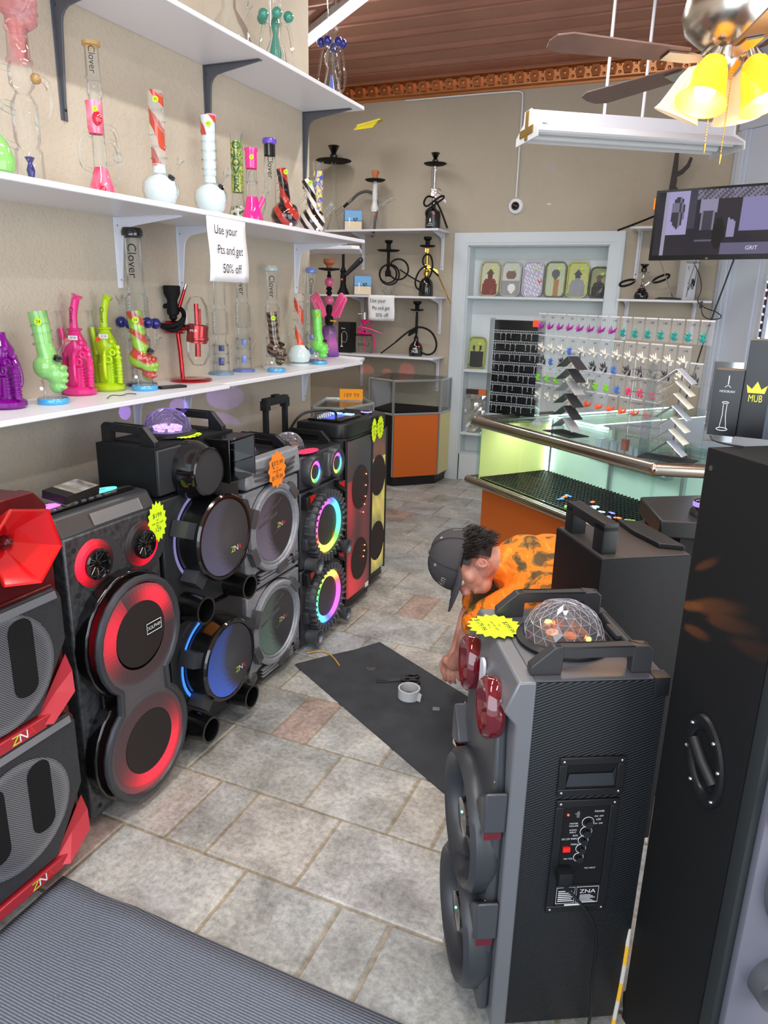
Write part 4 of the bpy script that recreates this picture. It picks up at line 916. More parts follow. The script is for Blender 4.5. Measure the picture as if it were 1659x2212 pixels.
ves(t, 'beaker', [(.02, 0), (.040, .006), (.042, .02), (.028, .06), (.020, .09)], EYE); ves(t, 'tube', shell([(.020, .09), (.019, .30)]), CLR); ves(t, 'pink_section', [(.021, .185), (.024, .20), (.024, .26), (.026, .275), (.023, .275)], EYE, at=(-.006, 0, .0))
b = MB(); b.ball((.012, -.030, .022), .013, 12); b.ball((.008, -.02, .225), .016, 12, sy=.6, sz=1.3); b.build('eyeball', mat('eye_red', C(200, 20, 50), .06, coat=.9), t)
ves(t, 'neck', shell([(.019, .285), (.024, .30), (.020, .31), (.020, .335), (.027, .34), (.021, .345), (.021, .425)]), CLR); ves(t, 'lip', [(.021, .423), (.027, .425), (.027, .435), (.02, .437)], AMB)
round_lettering('Clover', INK, t, .0212, .385, -PI/2+.3, .027)
for sx, z0, z1 in ((1, .04, .16), (-1, .08, .18), (1, .10, .20)):
    b = MB(); b.tube([(sx*.018, 0, z0), (sx*.06, 0, z0+.01), (sx*.062, 0, z1-.02), (sx*.04, 0, z1+.01), (sx*.018, 0, z1)], .007, 8, smooth=2); b.build('arm', CLR, t)
b = MB(); b.ball((.055, 0, .12), .016, 12); b.build('bulb', CLR, t); sticker(t, .006, .25, -.026, .008, '3')
def frosted(label, x, y, h, wob, txt):
    t = pipe('twisted_neck_pipe', label, x, y, Z)
    ves(t, 'bulb', [(.03, .0), (.036, .006), (.05, .02), (.062, .05), (.06, .08), (.042, .102), (.024, .112), (.022, .135), (.026, .14)], ICE, 32); ves(t, 'foot', shell([(.05, 0), (.038, .02)]), ICE)
    ves(t, 'neck', shell([(.024, .135), (.024, .22), (.026, h)]), RSPI if wob else ICE, 24)
    for k in range(5): b = MB(); b.torus((0, 0, .16+k*(h-.18)/5), .0265, .0028, M=T(0, 0, .16+k*(h-.18)/5) @ RXa(.25) @ T(0, 0, -(.16+k*(h-.18)/5))); b.build('glass_wrap', CLR, t)
    bowl(t, (.045, -.02, .098), (.6, -.3, .8)); sticker(t, .008, h-.03, -.028, .010, txt)
    return t
frosted('red crossed-ribbon pipe with frosted pale blue bulb, left of its plainer twin', -1.81, 2.18, .365, True, '45')
t = frosted('frosted pale blue bulb pipe with red ribbons only near its mouth', -1.77, 2.41, .335, False, '45'); ves(t, 'ribbon_mouth', [(.0275, .27), (.0275, .335)], RSPI)
t = pipe('straight_tube_pipe', 'thin clear pipe with pink and black mouth half hidden behind the frosted bulb pipe', -1.94, 2.66, Z)
ves(t, 'tube', shell([(.04, 0), (.04, .01), (.02, .05), (.019, .36)]), CLR); ves(t, 'black_band', [(.0195, .34), (.0195, .385)], GBLK); ves(t, 'pink_lip', [(.02, .385), (.024, .388), (.024, .402), (.018, .405)], mat('pale_pink_lip', C(240, 150, 200), .1, coat=.6)); bowl(t, (.02, -.01, .13), (.6, -.3, .8))
CART = two_tone('cartoon_green_decal', C(40, 100, 60), C(190, 200, 90), 'noise', 45, .15, sharp=.14, dist=2, coat=.7)
t = pipe('decorated_tube_pipe', 'clear glass tube pipe with green and yellow cartoon-lettering decal', -1.90, 2.775, Z)
ves(t, 'tube', shell([(.045, 0), (.046, .008), (.036, .05), (.026, .10), (.024, .13), (.024, .345), (.028, .355)]), CLR); ves(t, 'decal', [(.0252, .13), (.0252, .325)], CART)
b = MB(); 
for i, ch in enumerate('CLOVER'): 
    v, f = text_mesh(ch, .042, 1.1); r_ = .0262; b._add([(r_*math.cos(-PI/2+p[0]/r_), r_*math.sin(-PI/2+p[0]/r_), .305-i*.032+p[1]) for p in v], f)
b.build('lettering', mat('decal_dark', C(30, 66, 50), .4), t, ang=0)
b = MB(); b.lathe([(.036, .012), (.045, .012), (.037, .048), (.03, .075)], 20, cap=False); b.build('speckled_band', two_tone('speckled_clear', C(60, 90, 50), C(215, 220, 205), 'noise', 70, .1, sharp=.08, coat=.7), t)
t = pipe('pink_beaker_pipe', 'hot pink and clear glass beaker pipe on the middle shelf', -1.78, 2.70, Z)
ves(t, 'beaker', [(.02, 0), (.042, .003), (.044, .015), (.03, .065), (.023, .10)], SOLP, 28); ves(t, 'tube', shell([(.021, .10), (.021, .215)]), CLR); ves(t, 'top', [(.022, .205), (.0235, .21), (.0235, .265), (.027, .272), (.027, .28), (.022, .281)], SOLP)
b = MB(); b.cyl((.022, 0, .05), (.048, 0, .10), .009, .010, 12); b.build('joint', SOLP, t); b = MB(); b.cyl((.048, 0, .10), (.062, 0, .135), .009, .011, 12); b.torus((.055, 0, .118), .012, .002); b.build('glass_joint', CLR, t)
b = MB(); b.lathe([(.016, .15), (.012, .19), (.004, .2)], 16, cap=False); b.torus((0, 0, .155), .0215, .003); b.build('percolator', CLR, t); sticker(t, .006, .245, -.0245, .009, '4')
t = pipe('straight_tube_pipe', 'clear glass pipe with violet lip and black band on the middle shelf', -1.89, 3.015, Z)
ves(t, 'tube', shell([(.06, 0), (.062, .01), (.045, .06), (.026, .11), (.025, .31)]), CLR, 28); ves(t, 'black_band', [(.0255, .31), (.0255, .355)], GBLK); ves(t, 'violet_lip', [(.0255, .355), (.031, .358), (.032, .372), (.028, .38), (.02, .381)], VIOL); round_lettering('Clover', INK, t, .0255, .262, -PI/2+.2, .034); bowl(t, (.03, -.01, .08), (.7, -.2, .7), grom=False)
def swirl(label, x, y, h, m, mn, lean, bent=True):
    t = pipe('swirled_round_pipe', label, x, y, Z)
    b = MB(); b.lathe([(.02, .0), (.03, .002), (.052, .02), (.064, .052), (.055, .085), (.03, .108)], 32, cap=True); b.build('bulb', m, t)
    b = MB(); b.tube([(0, 0, .09), (0, 0, .14), (-.006, 0, .19), (-.016+lean, 0, h)], [.032, .024, .022, .021, .021, .021], 16, smooth=2); b.build('neck', mn, t)
    for k in range(4): b = MB(); zz = .13+k*.028; b.torus((-.004-.003*k, 0, zz), .0245, .0025); b.build('glass_wrap', CLR, t)
    bowl(t, (.045, -.02, .09), (.7, -.2, .6)); sticker(t, .008+lean, h-.015, -.022, .010, '45'); sticker(t, .03, .018, -.045, .007, '', PAP)
swirl('round red glass pipe with black swirls and a bent neck on the middle shelf', -1.785, 2.965, .245, RSW, RSW, -.0)
swirl('round zebra-striped black and white pipe at the far end of the middle shelf', -1.785, 3.205, .235, ZEB, ZEB, -.012)
t = pipe('decorated_tube_pipe', 'tall clear tube pipe with multicoloured decal behind the zebra swirl pipe', -1.88, 3.44, Z)
ves(t, 'tube', shell([(.045, 0), (.045, .01), (.026, .05), (.024, .34), (.028, .352)]), CLR); ves(t, 'decal', [(.0248, .12), (.0248, .31)], two_tone('cartoon_mix', C(60, 80, 190), C(235, 215, 90), 'noise', 38, .2, sharp=.1, dist=2, coat=.6))
b = MB(); b.cyl((.02, 0, .10), (.08, 0, .16), .013, .015, 12); 
for k in range(5): b.torus((0, 0, .012*k), .0165, .002, M=T(.035, 0, .115) @ RY(.785))
b.build('ribbed_joint', CLR, t)
# ---- bottom shelf
Z = 1.2505
def castle(label, x, y, m, h=.335, neck=True):
    t = pipe('castle_recycler', label, x, y, Z)
    ves(t, 'base', [(.0, .0), (.05, .0), (.058, .008), (.058, .02), (.045, .03), (.0, .03)], m, 32)
    ves(t, 'main_tower', shell([(.032, .03), (.034, .035), (.034, .09), (.037, .095), (.03, .10), (.026, .125), (.036, .15), (.038, .175), (.02, .21), (.018, .225)]), m); ves(t, 'inner_tube', [(.010, .03), (.010, .14), (.018, .15), (.006, .20)], m)
    if neck:
        b = MB(); b.tube([(-.0, 0, .21), (-.002, 0, .25), (.004, 0, .29), (.018, 0, h)], [.014, .0135, .013, .013, .013, .015], 16, smooth=2); b.build('neck', m, t)
        b = MB(); b.torus((0, 0, .222), .022, .004); b.build('collar', m, t); b = MB(); b.lathe([(.014, 0), (.020, .012)], 14, T(.016, 0, h-.012) @ RY(.4), cap=False); b.build('neck_ring', m, t)
        b = MB(); v, f = text_mesh('Clover', .020, 1.0); b._add([(p[1]-.001+.0, -.0142, .268-p[0]) for p in v], f); b.build('lettering', INK, t, ang=0)
    for sx, z0, hh, r_ in ((.048, .03, .12, .010), (-.045, .03, .15, .009), (.02, .03, .10, .008)):
        b = MB(); b.lathe(shell([(r_, z0), (r_, z0+hh*.7), (r_*1.5, z0+hh*.75), (r_*.6, z0+hh*.82), (r_*1.1, z0+hh*.9), (r_*.3, z0+hh)], .001), 12, T(sx, -.02 if sx > 0 else .01, 0), cap=False)
        for k in range(6): b.torus((sx, -.02 if sx > 0 else .01, z0+.012+k*hh*.1), r_+.001, .0022, 12, 6)
        b.ball((sx, -.02 if sx > 0 else .01, z0+hh+.006), r_*.95, 10); b.build('side_tower', m, t)
    for k, (a, z0, z1) in enumerate(((-.4, .05, .16), (2.6, .06, .18), (-1.4, .04, .14), (1.0, .05, .15))):
        c, s = math.cos(a), math.sin(a); b = MB(); b.tube([(.03*c, .03*s, z0), (.055*c, .055*s, z0+.01), (.058*c, .058*s, (z0+z1)/2), (.045*c, .045*s, z1), (.028*c, .028*s, z1+.01)], .006, 8, smooth=2); b.build('arm', m, t)
    b = MB(); b.torus((.018, -.036, .115), .011, .004, 14, 6, M=T(.018, -.036, .115) @ RX @ T(-.018, .036, -.115)); b.torus((.034, -.036, .14), .009, .0035, 14, 6, M=T(.034, -.036, .14) @ RX @ T(-.034, .036, -.14)); b.ball((.03, -.03, .178), .010, 10); b.build('ornament', m, t)
    b = MB(); b.cyl((-.032, -.01, .13), (-.042, -.01, .225), .007, .009, 10); b.build('joint', m, t); bowl(t, (-.042, -.01, .225), (-.05, 0, 1), CLR, .8, False)
    lettering([('37 M', 0, 0, .010)], INK, t, T(.008, -.0405, .195) @ RX); b = MB(); b.box(-.008, .024, -.040, -.039, .188, .203); b.build('paper_label', PAP, t)
    sticker(t, -.012, .185, -.040, .009, '12', mat('orange_sticker', C(255, 90, 40), .6))
    return t
t = castle('deep purple castle-shaped glass recycler at the left picture edge of the bottom shelf', -1.945, 1.575, PURP, neck=False)
castle('hot pink castle-shaped glass recycler on the bottom shelf', -2.0, 1.92, HPNK)
castle('lime yellow castle-shaped glass recycler on the bottom shelf', -2.0, 2.06, LIME)
def skullpipe(name, label, x, y, m, msk, h, s=1.0, wrap=None, gf=None):
    t = pipe(name, label, x, y, Z)
    ves(t, 'base', [(0, 0), (.046*s, 0), (.048*s, .004), (.048*s, .014), (.045*s, .018), (0, .018)], BLUEB, 28); ves(t, 'stem', shell([(.027*s, .018), (.026*s, .05), (.03*s, .075)]), CLR)
    b = MB(); M = 0
    b.ball((-.008*s, 0, .115*s), .044*s, 16, sy=.9, sz=.95); b.ball((.018*s, 0, .092*s), .034*s, 14, sy=.85); b.ball((.016*s, 0, .058*s), .024*s, 12, sy=.8, sz=1.1)
    b.ball((.042*s, 0, .112*s), .012*s, 8, sy=2.2); b.ball((.05*s, 0, .092*s), .009*s, 8); b.ball((.043*s, 0, .072*s), .013*s, 8, sy=1.4, sz=.55); b.ball((.038*s, 0, .052*s), .013*s, 8, sy=1.2, sz=.6)
    b.cyl((0, 0, .13*s), (-.012*s, 0, .19*s), .03*s, .026*s, 16); blobby(b, 'skull', msk, t, .0035*s, 4)
    b = MB(); b.tube([(-.004*s, 0, .15*s), (-.012*s, 0, .19*s), (-.014*s, 0, h*.8), (-.022*s, 0, h)], [.028*s, .026*s, .0265*s, .0275*s, .028*s, .0285*s], 18, smooth=2); b.build('neck', m, t)
    b = MB(); pts = []
    for i in range(40): a = 2*PI*i/13; pts.append((-.014*s+.03*s*math.cos(a), .03*s*math.sin(a), .17*s+(h-.20*s)*i/40))
    b.tube(pts, .003*s, 6); b.build('glass_wrap', CLR if wrap is None else wrap, t)
    bowl(t, (.036*s, -.02*s, .145*s), (.55, -.2, .8), s=s); sticker(t, -.008*s, h-.03*s, -.031*s, .012*s, '24'); sticker(t, -.02*s, .05*s, -.03*s, .006*s, '', PAP)
    return t
skullpipe('skull_pipe', 'pale green skull pipe on a blue base between the purple and pink castles', -1.905, 1.715, GREN, GREN, .285)
skullpipe('skull_pipe', 'red and green swirled skull pipe on a blue base before the tallest tube', -1.905, 2.14, RGR, RGR, .283)
t = skullpipe('skull_pipe', 'dark brown swirled skull pipe on a blue base, before the white-footed tube', -1.872, 3.01, BRS, BRS, .275, .9)
skullpipe('skull_pipe', 'bright green skull pipe on a blue base at the far end of the bottom shelf', -1.905, 3.50, GRN2, GRN2, .282, .86)
def tall(label, x, y, h, lip, base, basem, phi=-PI/2+.1, txt=True, r=.03, perc=None, z=None):
    t = pipe('tall_water_pipe', label, x, y, Z if z is None else z)
    ves(t, 'base', [(0, 0), (base, 0), (base, .010), (base-.008, .014), (0, .014)], basem, 30)
    ves(t, 'chamber', shell([(r*1.15, .014), (r*1.15, h*.30), (r*.8, h*.34)]), CLR, 28)
    ves(t, 'ribbed_chamber', shell([(r*.8, h*.40)]+[p for k in range(8) for p in ((r*1.25, h*.42+k*.012), (r*1.12, h*.42+k*.012+.006))]+[(r*.8, h*.42+.105)]), CLR, 28)
    ves(t, 'tube', shell([(r*.8, h*.34), (r*.85, h*.40)]), CLR); ves(t, 'neck', shell([(r*.85, h*.42+.1), (r*1.0, h*.42+.115), (r*.88, h*.42+.125), (r*.88, h*.95)]), CLR, 28)
    ves(t, 'lip', [(r*.9, h*.945), (r*1.12, h*.952), (r*1.15, h*.975), (r, h), (r*.8, h)], lip, 28)
    for k in range(3): b = MB(); b.torus((0, 0, h*(.12+.09*k)), r*1.1, .003); b.build('glass_ring', CLR, t)
    if perc: b = MB(); b.box(-.012, .012, -.008, .008, .04, .075, bev=.002); b.box(-.01, .014, -.008, .008, h*.24, h*.30, bev=.002); b.build('percolator', perc, t)
    b = MB(); b.cyl((r, 0, h*.18), (r*1.9, 0, h*.30), .008, .009, 10); b.build('joint', CLR, t)
    if txt: round_lettering('Clover', INK, t, r*.89, h*.80, phi, r*1.25)
    return t
t = tall('tallest clear water pipe with black lip and cobalt blue balls, under the white bracket', -2.0, 2.235, .575, GBLK, .056, COBL, r=.035)
for a, zz in ((-2.6, .24), (-1.75, .235), (-.7, .24), (.2, .235)):
    b = MB(); b.ball((.062*math.cos(a), .062*math.sin(a), zz), .021, 14); b.build('ball', COBL, t); b = MB(); b.tube([(.03*math.cos(a), .03*math.sin(a), .14), (.06*math.cos(a), .06*math.sin(a), .16), (.062*math.cos(a), .062*math.sin(a), .22)], .006, 8, smooth=1); b.build('arm', CLR, t)
bowl(t, (-.05, -.02, .25), (-.1, 0, 1), CLR, 1.2, False)
tall('clear water pipe with dark blue percolators, first right of the red capsule hookah', -2.005, 2.76, .43, CLR, .055, glass('pale_blue_foot', (.75, .88, 1, 1), .4, C(150, 190, 225)), txt=False, perc=COBL)
tall('clear ribbed water pipe on a periwinkle foot under the right edge of the sign', -2.0, 2.93, .50, CLR, .05, PERI, perc=PERI)
tall('clear ribbed water pipe on a white foot behind the brown skull pipe', -1.98, 3.155, .487, glass('milky_glass', (.9, .95, .95, 1), .4, C(220, 235, 235)), .056, glass('milky_foot', (.95, .95, .95, 1), .8, C(235, 235, 238)))
tall('clear water pipe with periwinkle lip in front of the far white bracket', -2.0, 3.58, .495, PERI, .045, PERI, r=.026, perc=PERI)
t = pipe('twisted_neck_pipe', 'pipe with orange-red ribbons and frosted globe at the far end of the bottom shelf', -1.955, 3.37, Z)
ves(t, 'globe', [(.03, .012), (.05, .02), (.06, .055), (.045, .09), (.022, .105)], ICE, 30); ves(t, 'foot', [(0, 0), (.052, 0), (.052, .01), (.03, .014)], ICE)
ves(t, 'neck', shell([(.022, .10), (.022, .22), (.026, .36)]), two_tone('orange_ribbon_glass', C(215, 75, 35), C(238, 242, 240), 'wave', 5, .1, sharp=.05, dist=2, coat=.6, rot=(.7, .3, .4), dens=.12, pos=.3))
for k in range(5): b = MB(); b.torus((0, 0, .14+k*.045), .026, .0026); b.ball((-.03, 0, .14+k*.045), .006, 8); b.build('glass_wrap', CLR, t)
bowl(t, (.04, -.01, .09), (.6, 0, .7))
# small things on the bottom shelf
t = thing('remote_control', 'flat black remote control on the bottom shelf', 'remote control', (-1.865, 2.24, Z), 1.25)
b = MB(); b.box(-.055, .055, -.022, .022, 0, .009, bev=.002); b.build('body', BLK, t)
for i in range(7): b = MB(); b.box(-.048+i*.014, -.040+i*.014, -.016, .016, .0088, .0096); b.build('button', MGR, t)
b = MB(); b.tube([(-1.84, 1.88, Z+.002), (-1.86, 1.92, Z+.008), (-1.84, 1.95, Z+.003), (-1.855, 1.99, Z+.006), (-1.84, 2.02, Z+.002)], .0015, 5, smooth=2); tag(b.build('wire', INK), 'short dark wire twist lying on the bottom shelf', 'wire')
# red capsule hookah
MRED = mat('metallic_red', C(185, 20, 30), .18, metal=.8, coat=.6)
t = thing('capsule_hookah', 'metallic red hookah with clear capsule and black bowl on the bottom shelf', 'hookah', (-1.955, 2.475, Z), VW)
b = MB(); b.lathe([(0, 0), (.085, 0), (.086, .006), (.08, .011), (.03, .013), (.022, .010), (0, .010)], 36, T(.0, 0, 0)); b.build('base', MRED, t)
b = MB(); b.tube([(-.035, 0, .008), (-.038, 0, .10), (-.045, 0, .2)], .009, 12); b.build('post', MRED, t)
b = MB(); b.cyl((-.09, 0, .215), (-.02, 0, .215), .026, n=20); b.cyl((-.02, 0, .215), (.0, 0, .215), .012, n=12); b.build('valve_body', MRED, t)
b = MB(); b.lathe([(.038, .155), (.042, .157), (.042, .225), (.038, .227)], 28, T(.035, 0, 0) @ T(0, 0, .19) @ RY(.12) @ T(0, 0, -.19), cap=False); b.lathe([(.040, .16), (.044, .165), (.044, .175), (.040, .18)], 28, T(.035, 0, 0), cap=False); b.build('clamp_ring', MRED, t)
b = MB(); b.lathe([(.0, .06), (.025, .066), (.045, .10), (.047, .14), (.047, .26), (.045, .30), (.025, .335), (0, .34)], 28, T(.035, 0, 0)); b.build('capsule', CLR, t)
b = MB(); b.cyl((.033, 0, .10), (.035, 0, .165), .012, n=12); b.cyl((.035, 0, .225), (.035, 0, .31), .010, .009, 12); b.cyl((.047, 0, .225), (.047, 0, .29), .006, n=8); b.build('inner_tube', MRED, t)
b = MB(); b.lathe([(.006, .24), (.016, .25), (.016, .262), (.022, .265), (.024, .28), (.020, .32), (.032, .345), (.034, .375), (.030, .378), (.02, .35)], 24, T(-.06, 0, 0)); b.build('bowl', BLKM, t)
b = MB(); b.tube([(-.075+.062*math.cos(a), -.012+.02*math.sin(a*1.0)*1.5, .26+.040*math.sin(a)) for a in [2*PI*i/26 for i in range(27)]]+[(-.02, -.03, .22), (-.05, -.04, .2), (-.10, -.03, .22)], .0095, 10, smooth=1); b.build('hose', BLKM, t)
b = MB(); b.cyl((-.045, .01, .27), (-.01, .01, .365), .008, .006, 10); o = b.build('mouthpiece', MRED, t); b = MB(); b.cyl((-.01, .01, .365), (-.002, .01, .385), .007, .0075, 10); b.build('chrome_tip', CHR, o)
lettering([('MUB', 0, 0, .014)], WINK, t, T(.03, -.0435, .205) @ RX)
# purple and pink hookah standing on the corner shelf behind
PPG = new_mat('purple_pink_fade')
m_, N_, L_ = PPG; tc_ = N_.new('ShaderNodeTexCoord'); sp_ = N_.new('ShaderNodeSeparateXYZ'); rr_ = N_.new('ShaderNodeValToRGB'); L_.new(tc_.outputs['Object'], sp_.inputs[0]); mm_ = N_.new('ShaderNodeMath'); mm_.operation = 'MULTIPLY'; mm_.inputs[1].default_value = 5
L_.new(sp_.outputs['Z'], mm_.inputs[0]); L_.new(mm_.outputs[0], rr_.inputs[0]); rr_.color_ramp.elements[0].color = C(92, 62, 150); rr_.color_ramp.elements[1].color = C(60, 56, 66); rr_.color_ramp.elements[1].position = .95
e = rr_.color_ramp.elements.new(.4); e.color = C(196, 96, 176); e = rr_.color_ramp.elements.new(.7); e.color = C(130, 78, 150)
L_.new(rr_.outputs[0], N_['Principled BSDF'].inputs['Base Color']); N_['Principled BSDF'].inputs['Roughness'].default_value = .55
PPG = m_; PKH = mat('pink_rubber', C(246, 92, 150), .5)
t = thing('hookah', 'purple and pink hookah with two coiled pink hoses past the wall end', 'hookah', (-2.16, 4.09, 1.244), VW)
b = MB(); b.lathe([(0, 0), (.062, 0), (.064, .01), (.058, .03), (.056, .05), (.052, .07), (.046, .10), (.046, .15), (.05, .16), (.044, .17), (.03, .185), (.02, .19)], 12); b.build('vase', PPG, t, ang=20)
b = MB(); b.lathe([(.02, .19), (.026, .2), (.026, .235), (.034, .24), (.026, .25), (.02, .27), (.018, .30), (.01, .31)], 20); b.lathe([(.010, .30), (.008, .36), (.02, .375), (.012, .39), (.02, .40), (.010, .42), (.008, .46), (.014, .475), (.008, .49), (.012, .50), (.0, .505)], 16); b.build('stem', BLKM, t)
for zz in (.335, .44): b = MB(); b.ball((0, 0, zz), .028, 18, sz=1.05); b.build('pink_bead', glass('pink_bead', (1, .55, .7, 1), .8, C(248, 110, 160)), t)
b = MB(); b.lathe([(.02, .505), (.064, .512), (.066, .52), (.02, .512)], 32); b.build('tray', BLKM, t); b = MB(); b.lathe([(.012, .515), (.018, .52), (.016, .535), (.034, .55), (.034, .572), (.03, .574), (.02, .555)], 24); b.build('clay_bowl', mat('clay', C(206, 120, 82), .8), t)
for sx in (-1, 1):
    for k in range(3):
        b = MB(); c0 = (sx*.05, -.03-k*.008, .30); b.tube([(sx*.02, -.02, .245), (sx*(.035+.012*k), -.03-.01*k, .30), (sx*(.07+.008*k), -.03-.01*k, .375-.01*k), (sx*(.085+.012*k), -.03-.01*k, .37-.012*k), (sx*(.075+.01*k), -.04-.01*k, .32), (sx*(.03+.015*k), -.03-.01*k, .235)], .0085, 8, smooth=2); b.build('hose', PKH, t)
b = MB(); b.cyl((.01, -.03, .215), (.045, -.045, .213), .005, n=8); b.build('tag', mat('tag_amber', C(250, 190, 70), .5), t)
# taped sign and the label clips on the shelf edge
def sign(label, loc, rot, w_, h_, lines):
    t = thing('paper_sign', label, 'sign', loc, rot=rot); b = MB(); n = 8; vs = []; fs = []
    for j in range(n+1):
        for i in range(n+1): vs.append((-w_/2+w_*i/n+.004*math.sin(j*.7), -h_/2+h_*j/n, .003*math.sin(i*.9+j*.5)+.004*math.cos(i/n*PI)))
    for j in range(n):
        for i in range(n): fs.append((j*(n+1)+i, j*(n+1)+i+1, (j+1)*(n+1)+i+1, (j+1)*(n+1)+i))
    b._add(vs, fs); o = b.build('sheet', PAP, t); sd = o.modifiers.new('thick', 'SOLIDIFY'); sd.thickness = .0006
    lettering(lines, INK, t, T(0, 0, .0085)); return t
sign('large white paper sign about points and 50% off, taped to the middle left shelf', (-1.655, 2.348, 1.752), (PI/2, 0, PI/2), .25, .218, [('Use your', -.025, .066, .044, .86), ('Pts and get', .0, .0, .044, .80), ('50% off', .008, -.064, .046, .84)])
# ================================================================ HOOKAHS ON THE BACK WALL
GLD = mat('polished_gold', C(222, 178, 78), .18, metal=1.0); ORS = mat('orange_sticker', C(255, 90, 40), .6)
CLAY = mat('clay', C(206, 120, 82), .8)
def hk(label, x, z, y=6.14, rz=VW, cat='hookah'): return thing('hookah', label, cat, (x, y, z), rz)
def tray(t, z, r, m=BLKM): b = MB(); b.lathe([(.012, z), (r*.8, z+.002), (r, z+.012), (r*.98, z+.016), (r*.75, z+.007), (.012, z+.006)], 36); return b.build('tray', m, t)
def bowl_(t, z, s=1, m=BLKG, nm='bowl'): b = MB(); b.lathe([(.010*s, z), (.022*s, z+.006*s), (.026*s, z+.028*s), (.016*s, z+.042*s), (.022*s, z+.055*s), (.038*s, z+.085*s), (.034*s, z+.087*s), (.012*s, z+.06*s)], 24); return b.build(nm, m, t)
def hose(t, pts, r=.010, m=BLKM, nm='hose', sm=3): b = MB(); b.tube(pts, r, 8, smooth=sm); return b.build(nm, m, t)
def bottle(t, m, r=.065, h=.17, neck=.2): b = MB(); b.lathe([(0, 0), (r, 0), (r+.002, .006), (r, h*.55), (r*.9, h*.78), (r*.6, h*.95), (.016, h*1.05), (.016, h*1.05+neck*.1), (.018, h*1.06+neck*.1), (0, h*1.06+neck*.1)], 30); return b.build('bottle', m, t)
def dot(t, x, z, y, r=.009): b = MB(); b.lathe([(r, 0), (r, .0008), (0, .0008)], 14, T(x, y, z) @ RX); b.build('price_sticker', ORS, t)
# top shelf
t = hk('large black-bowl glass hookah with a corrugated hose arching over, on the top back shelf', -3.20, 2.161)
ves(t, 'vase', [(.06, 0), (.062, .01), (.05, .06), (.03, .10), (.026, .14)], CLR); ves(t, 'stem', [(.026, .14), (.022, .16), (.022, .54), (.03, .545), (.012, .56)], CLR); tray(t, .56, .155); bowl_(t, .575, 1.35)
b = MB(); b.cyl((.02, 0, .14), (.09, -.01, .20), .018, .016, 12); [b.torus((0, 0, .012*k), .02, .003, M=T(.03, 0, .15) @ RY(.86)) for k in range(6)]; b.build('ribbed_joint', CLR, t)
hose(t, [(.09, -.01, .2), (.13, -.02, .235)], .013, BLK, 'coupling', 0); b = MB(); b.cyl((.13, -.02, .235), (.165, -.03, .26), .015, n=12); b.build('chrome_collar', CHR, t)
b = MB(); P = [(.165, -.03, .26), (.22, -.05, .31), (.30, -.08, .33), (.37, -.12, .29), (.39, -.16, .20), (.37, -.20, .08), (.37, -.25, .01), (.35, -.30, -.06)]
b.tube(P, .0125, 10, smooth=3); b.build('hose', two_tone('corrugated_hose', C(30, 30, 32), C(110, 110, 112), 'wave', 40, .4, sharp=.3), t)
def beach_box(label, x, z):
    t = thing('cardboard_box', label, 'box', (x, 6.14, z), VW+.1)
    b = MB(); b.box(-.065, .085, -.06, .07, 0, .165, bev=.001); b.build('carton', mat('carton_blue', C(78, 100, 168), .5), t)
    def sc(u, v): return C(120, 175, 225) if v > .52 else (C(70, 140, 190) if v > .42 else C(225, 208, 180))
    b = MB(); n = 16
    for i in range(n):
        for j in range(n):
            u, v = (i+.5)/n, (j+.5)/n; c = sc(u, v)
            if (u-.62)**2*2+(v-.55)**2*6 < .05 and (i+j) % 3: c = C(34, 70, 52)
            if abs(u-.3) < .04 and .2 < v < .6: c = C(235, 235, 235)
            b._add([(-.064+.148*i/n, -.0612, .004+.157*j/n), (-.064+.148*(i+1)/n, -.0612, .004+.157*j/n), (-.064+.148*(i+1)/n, -.0612, .004+.157*(j+1)/n), (-.064+.148*i/n, -.0612, .004+.157*(j+1)/n)], [(0, 1, 2, 3)], None, c)
    b.build('beach_picture', VPRT, t, ang=0); return t
beach_box('blue carton with a beach picture on the top back shelf', -3.02, 2.161)
t = hk('white-stemmed glass hookah with terracotta bowl on the top back shelf', -2.80, 2.161)
ves(t, 'vase', [(.07, 0), (.07, .008), (.045, .03), (.03, .08), (.03, .16)], CLR); b = MB(); b.tube([(0, 0, .02), (.01, 0, .06), (-.005, 0, .1), (.005, 0, .13)], .006, 8, smooth=1); b.build('inner_coil', CLR, t)
b = MB(); b.lathe([(.032, .15), (.034, .19), (.028, .2), (.024, .22), (.020, .235)]+[(.021+.003*(k % 2), .24+k*.018) for k in range(9)]+[(.014, .395)], 16); b.build('stem', mat('pearl_white', C(216, 218, 222), .3), t); tray(t, .392, .088)
b = MB(); b.lathe([(.018, .398), (.022, .41), (.022, .435), (.032, .455), (.033, .475), (.026, .478)], 22); b.build('clay_bowl', CLAY, t); dot(t, .0, .13, -.031)
b = MB(); b.cyl((.03, 0, .20), (.17, -.01, .27), .014, .018, 12); [b.torus((0, 0, .02*k), .018, .003, M=T(.06, 0, .215) @ RY(1.1)) for k in range(5)]; b.build('glass_arm', CLR, t); b = MB(); b.cyl((.1, 0, .2), (.105, 0, .01), .006, n=8); b.build('glass_leg', CLR, t)
t = hk('chrome rifle-shaped hookah on a black bottle, at the right end of the top back shelf', -2.26, 2.161)
b = MB(); b.lathe([(0, 0), (.062, 0), (.064, .005), (.064, .11), (.058, .14), (.03, .16), (.02, .17), (.02, .19)], 30); b.build('bottle', mat('satin_black_glass', C(20, 22, 28), .3, coat=.3), t)
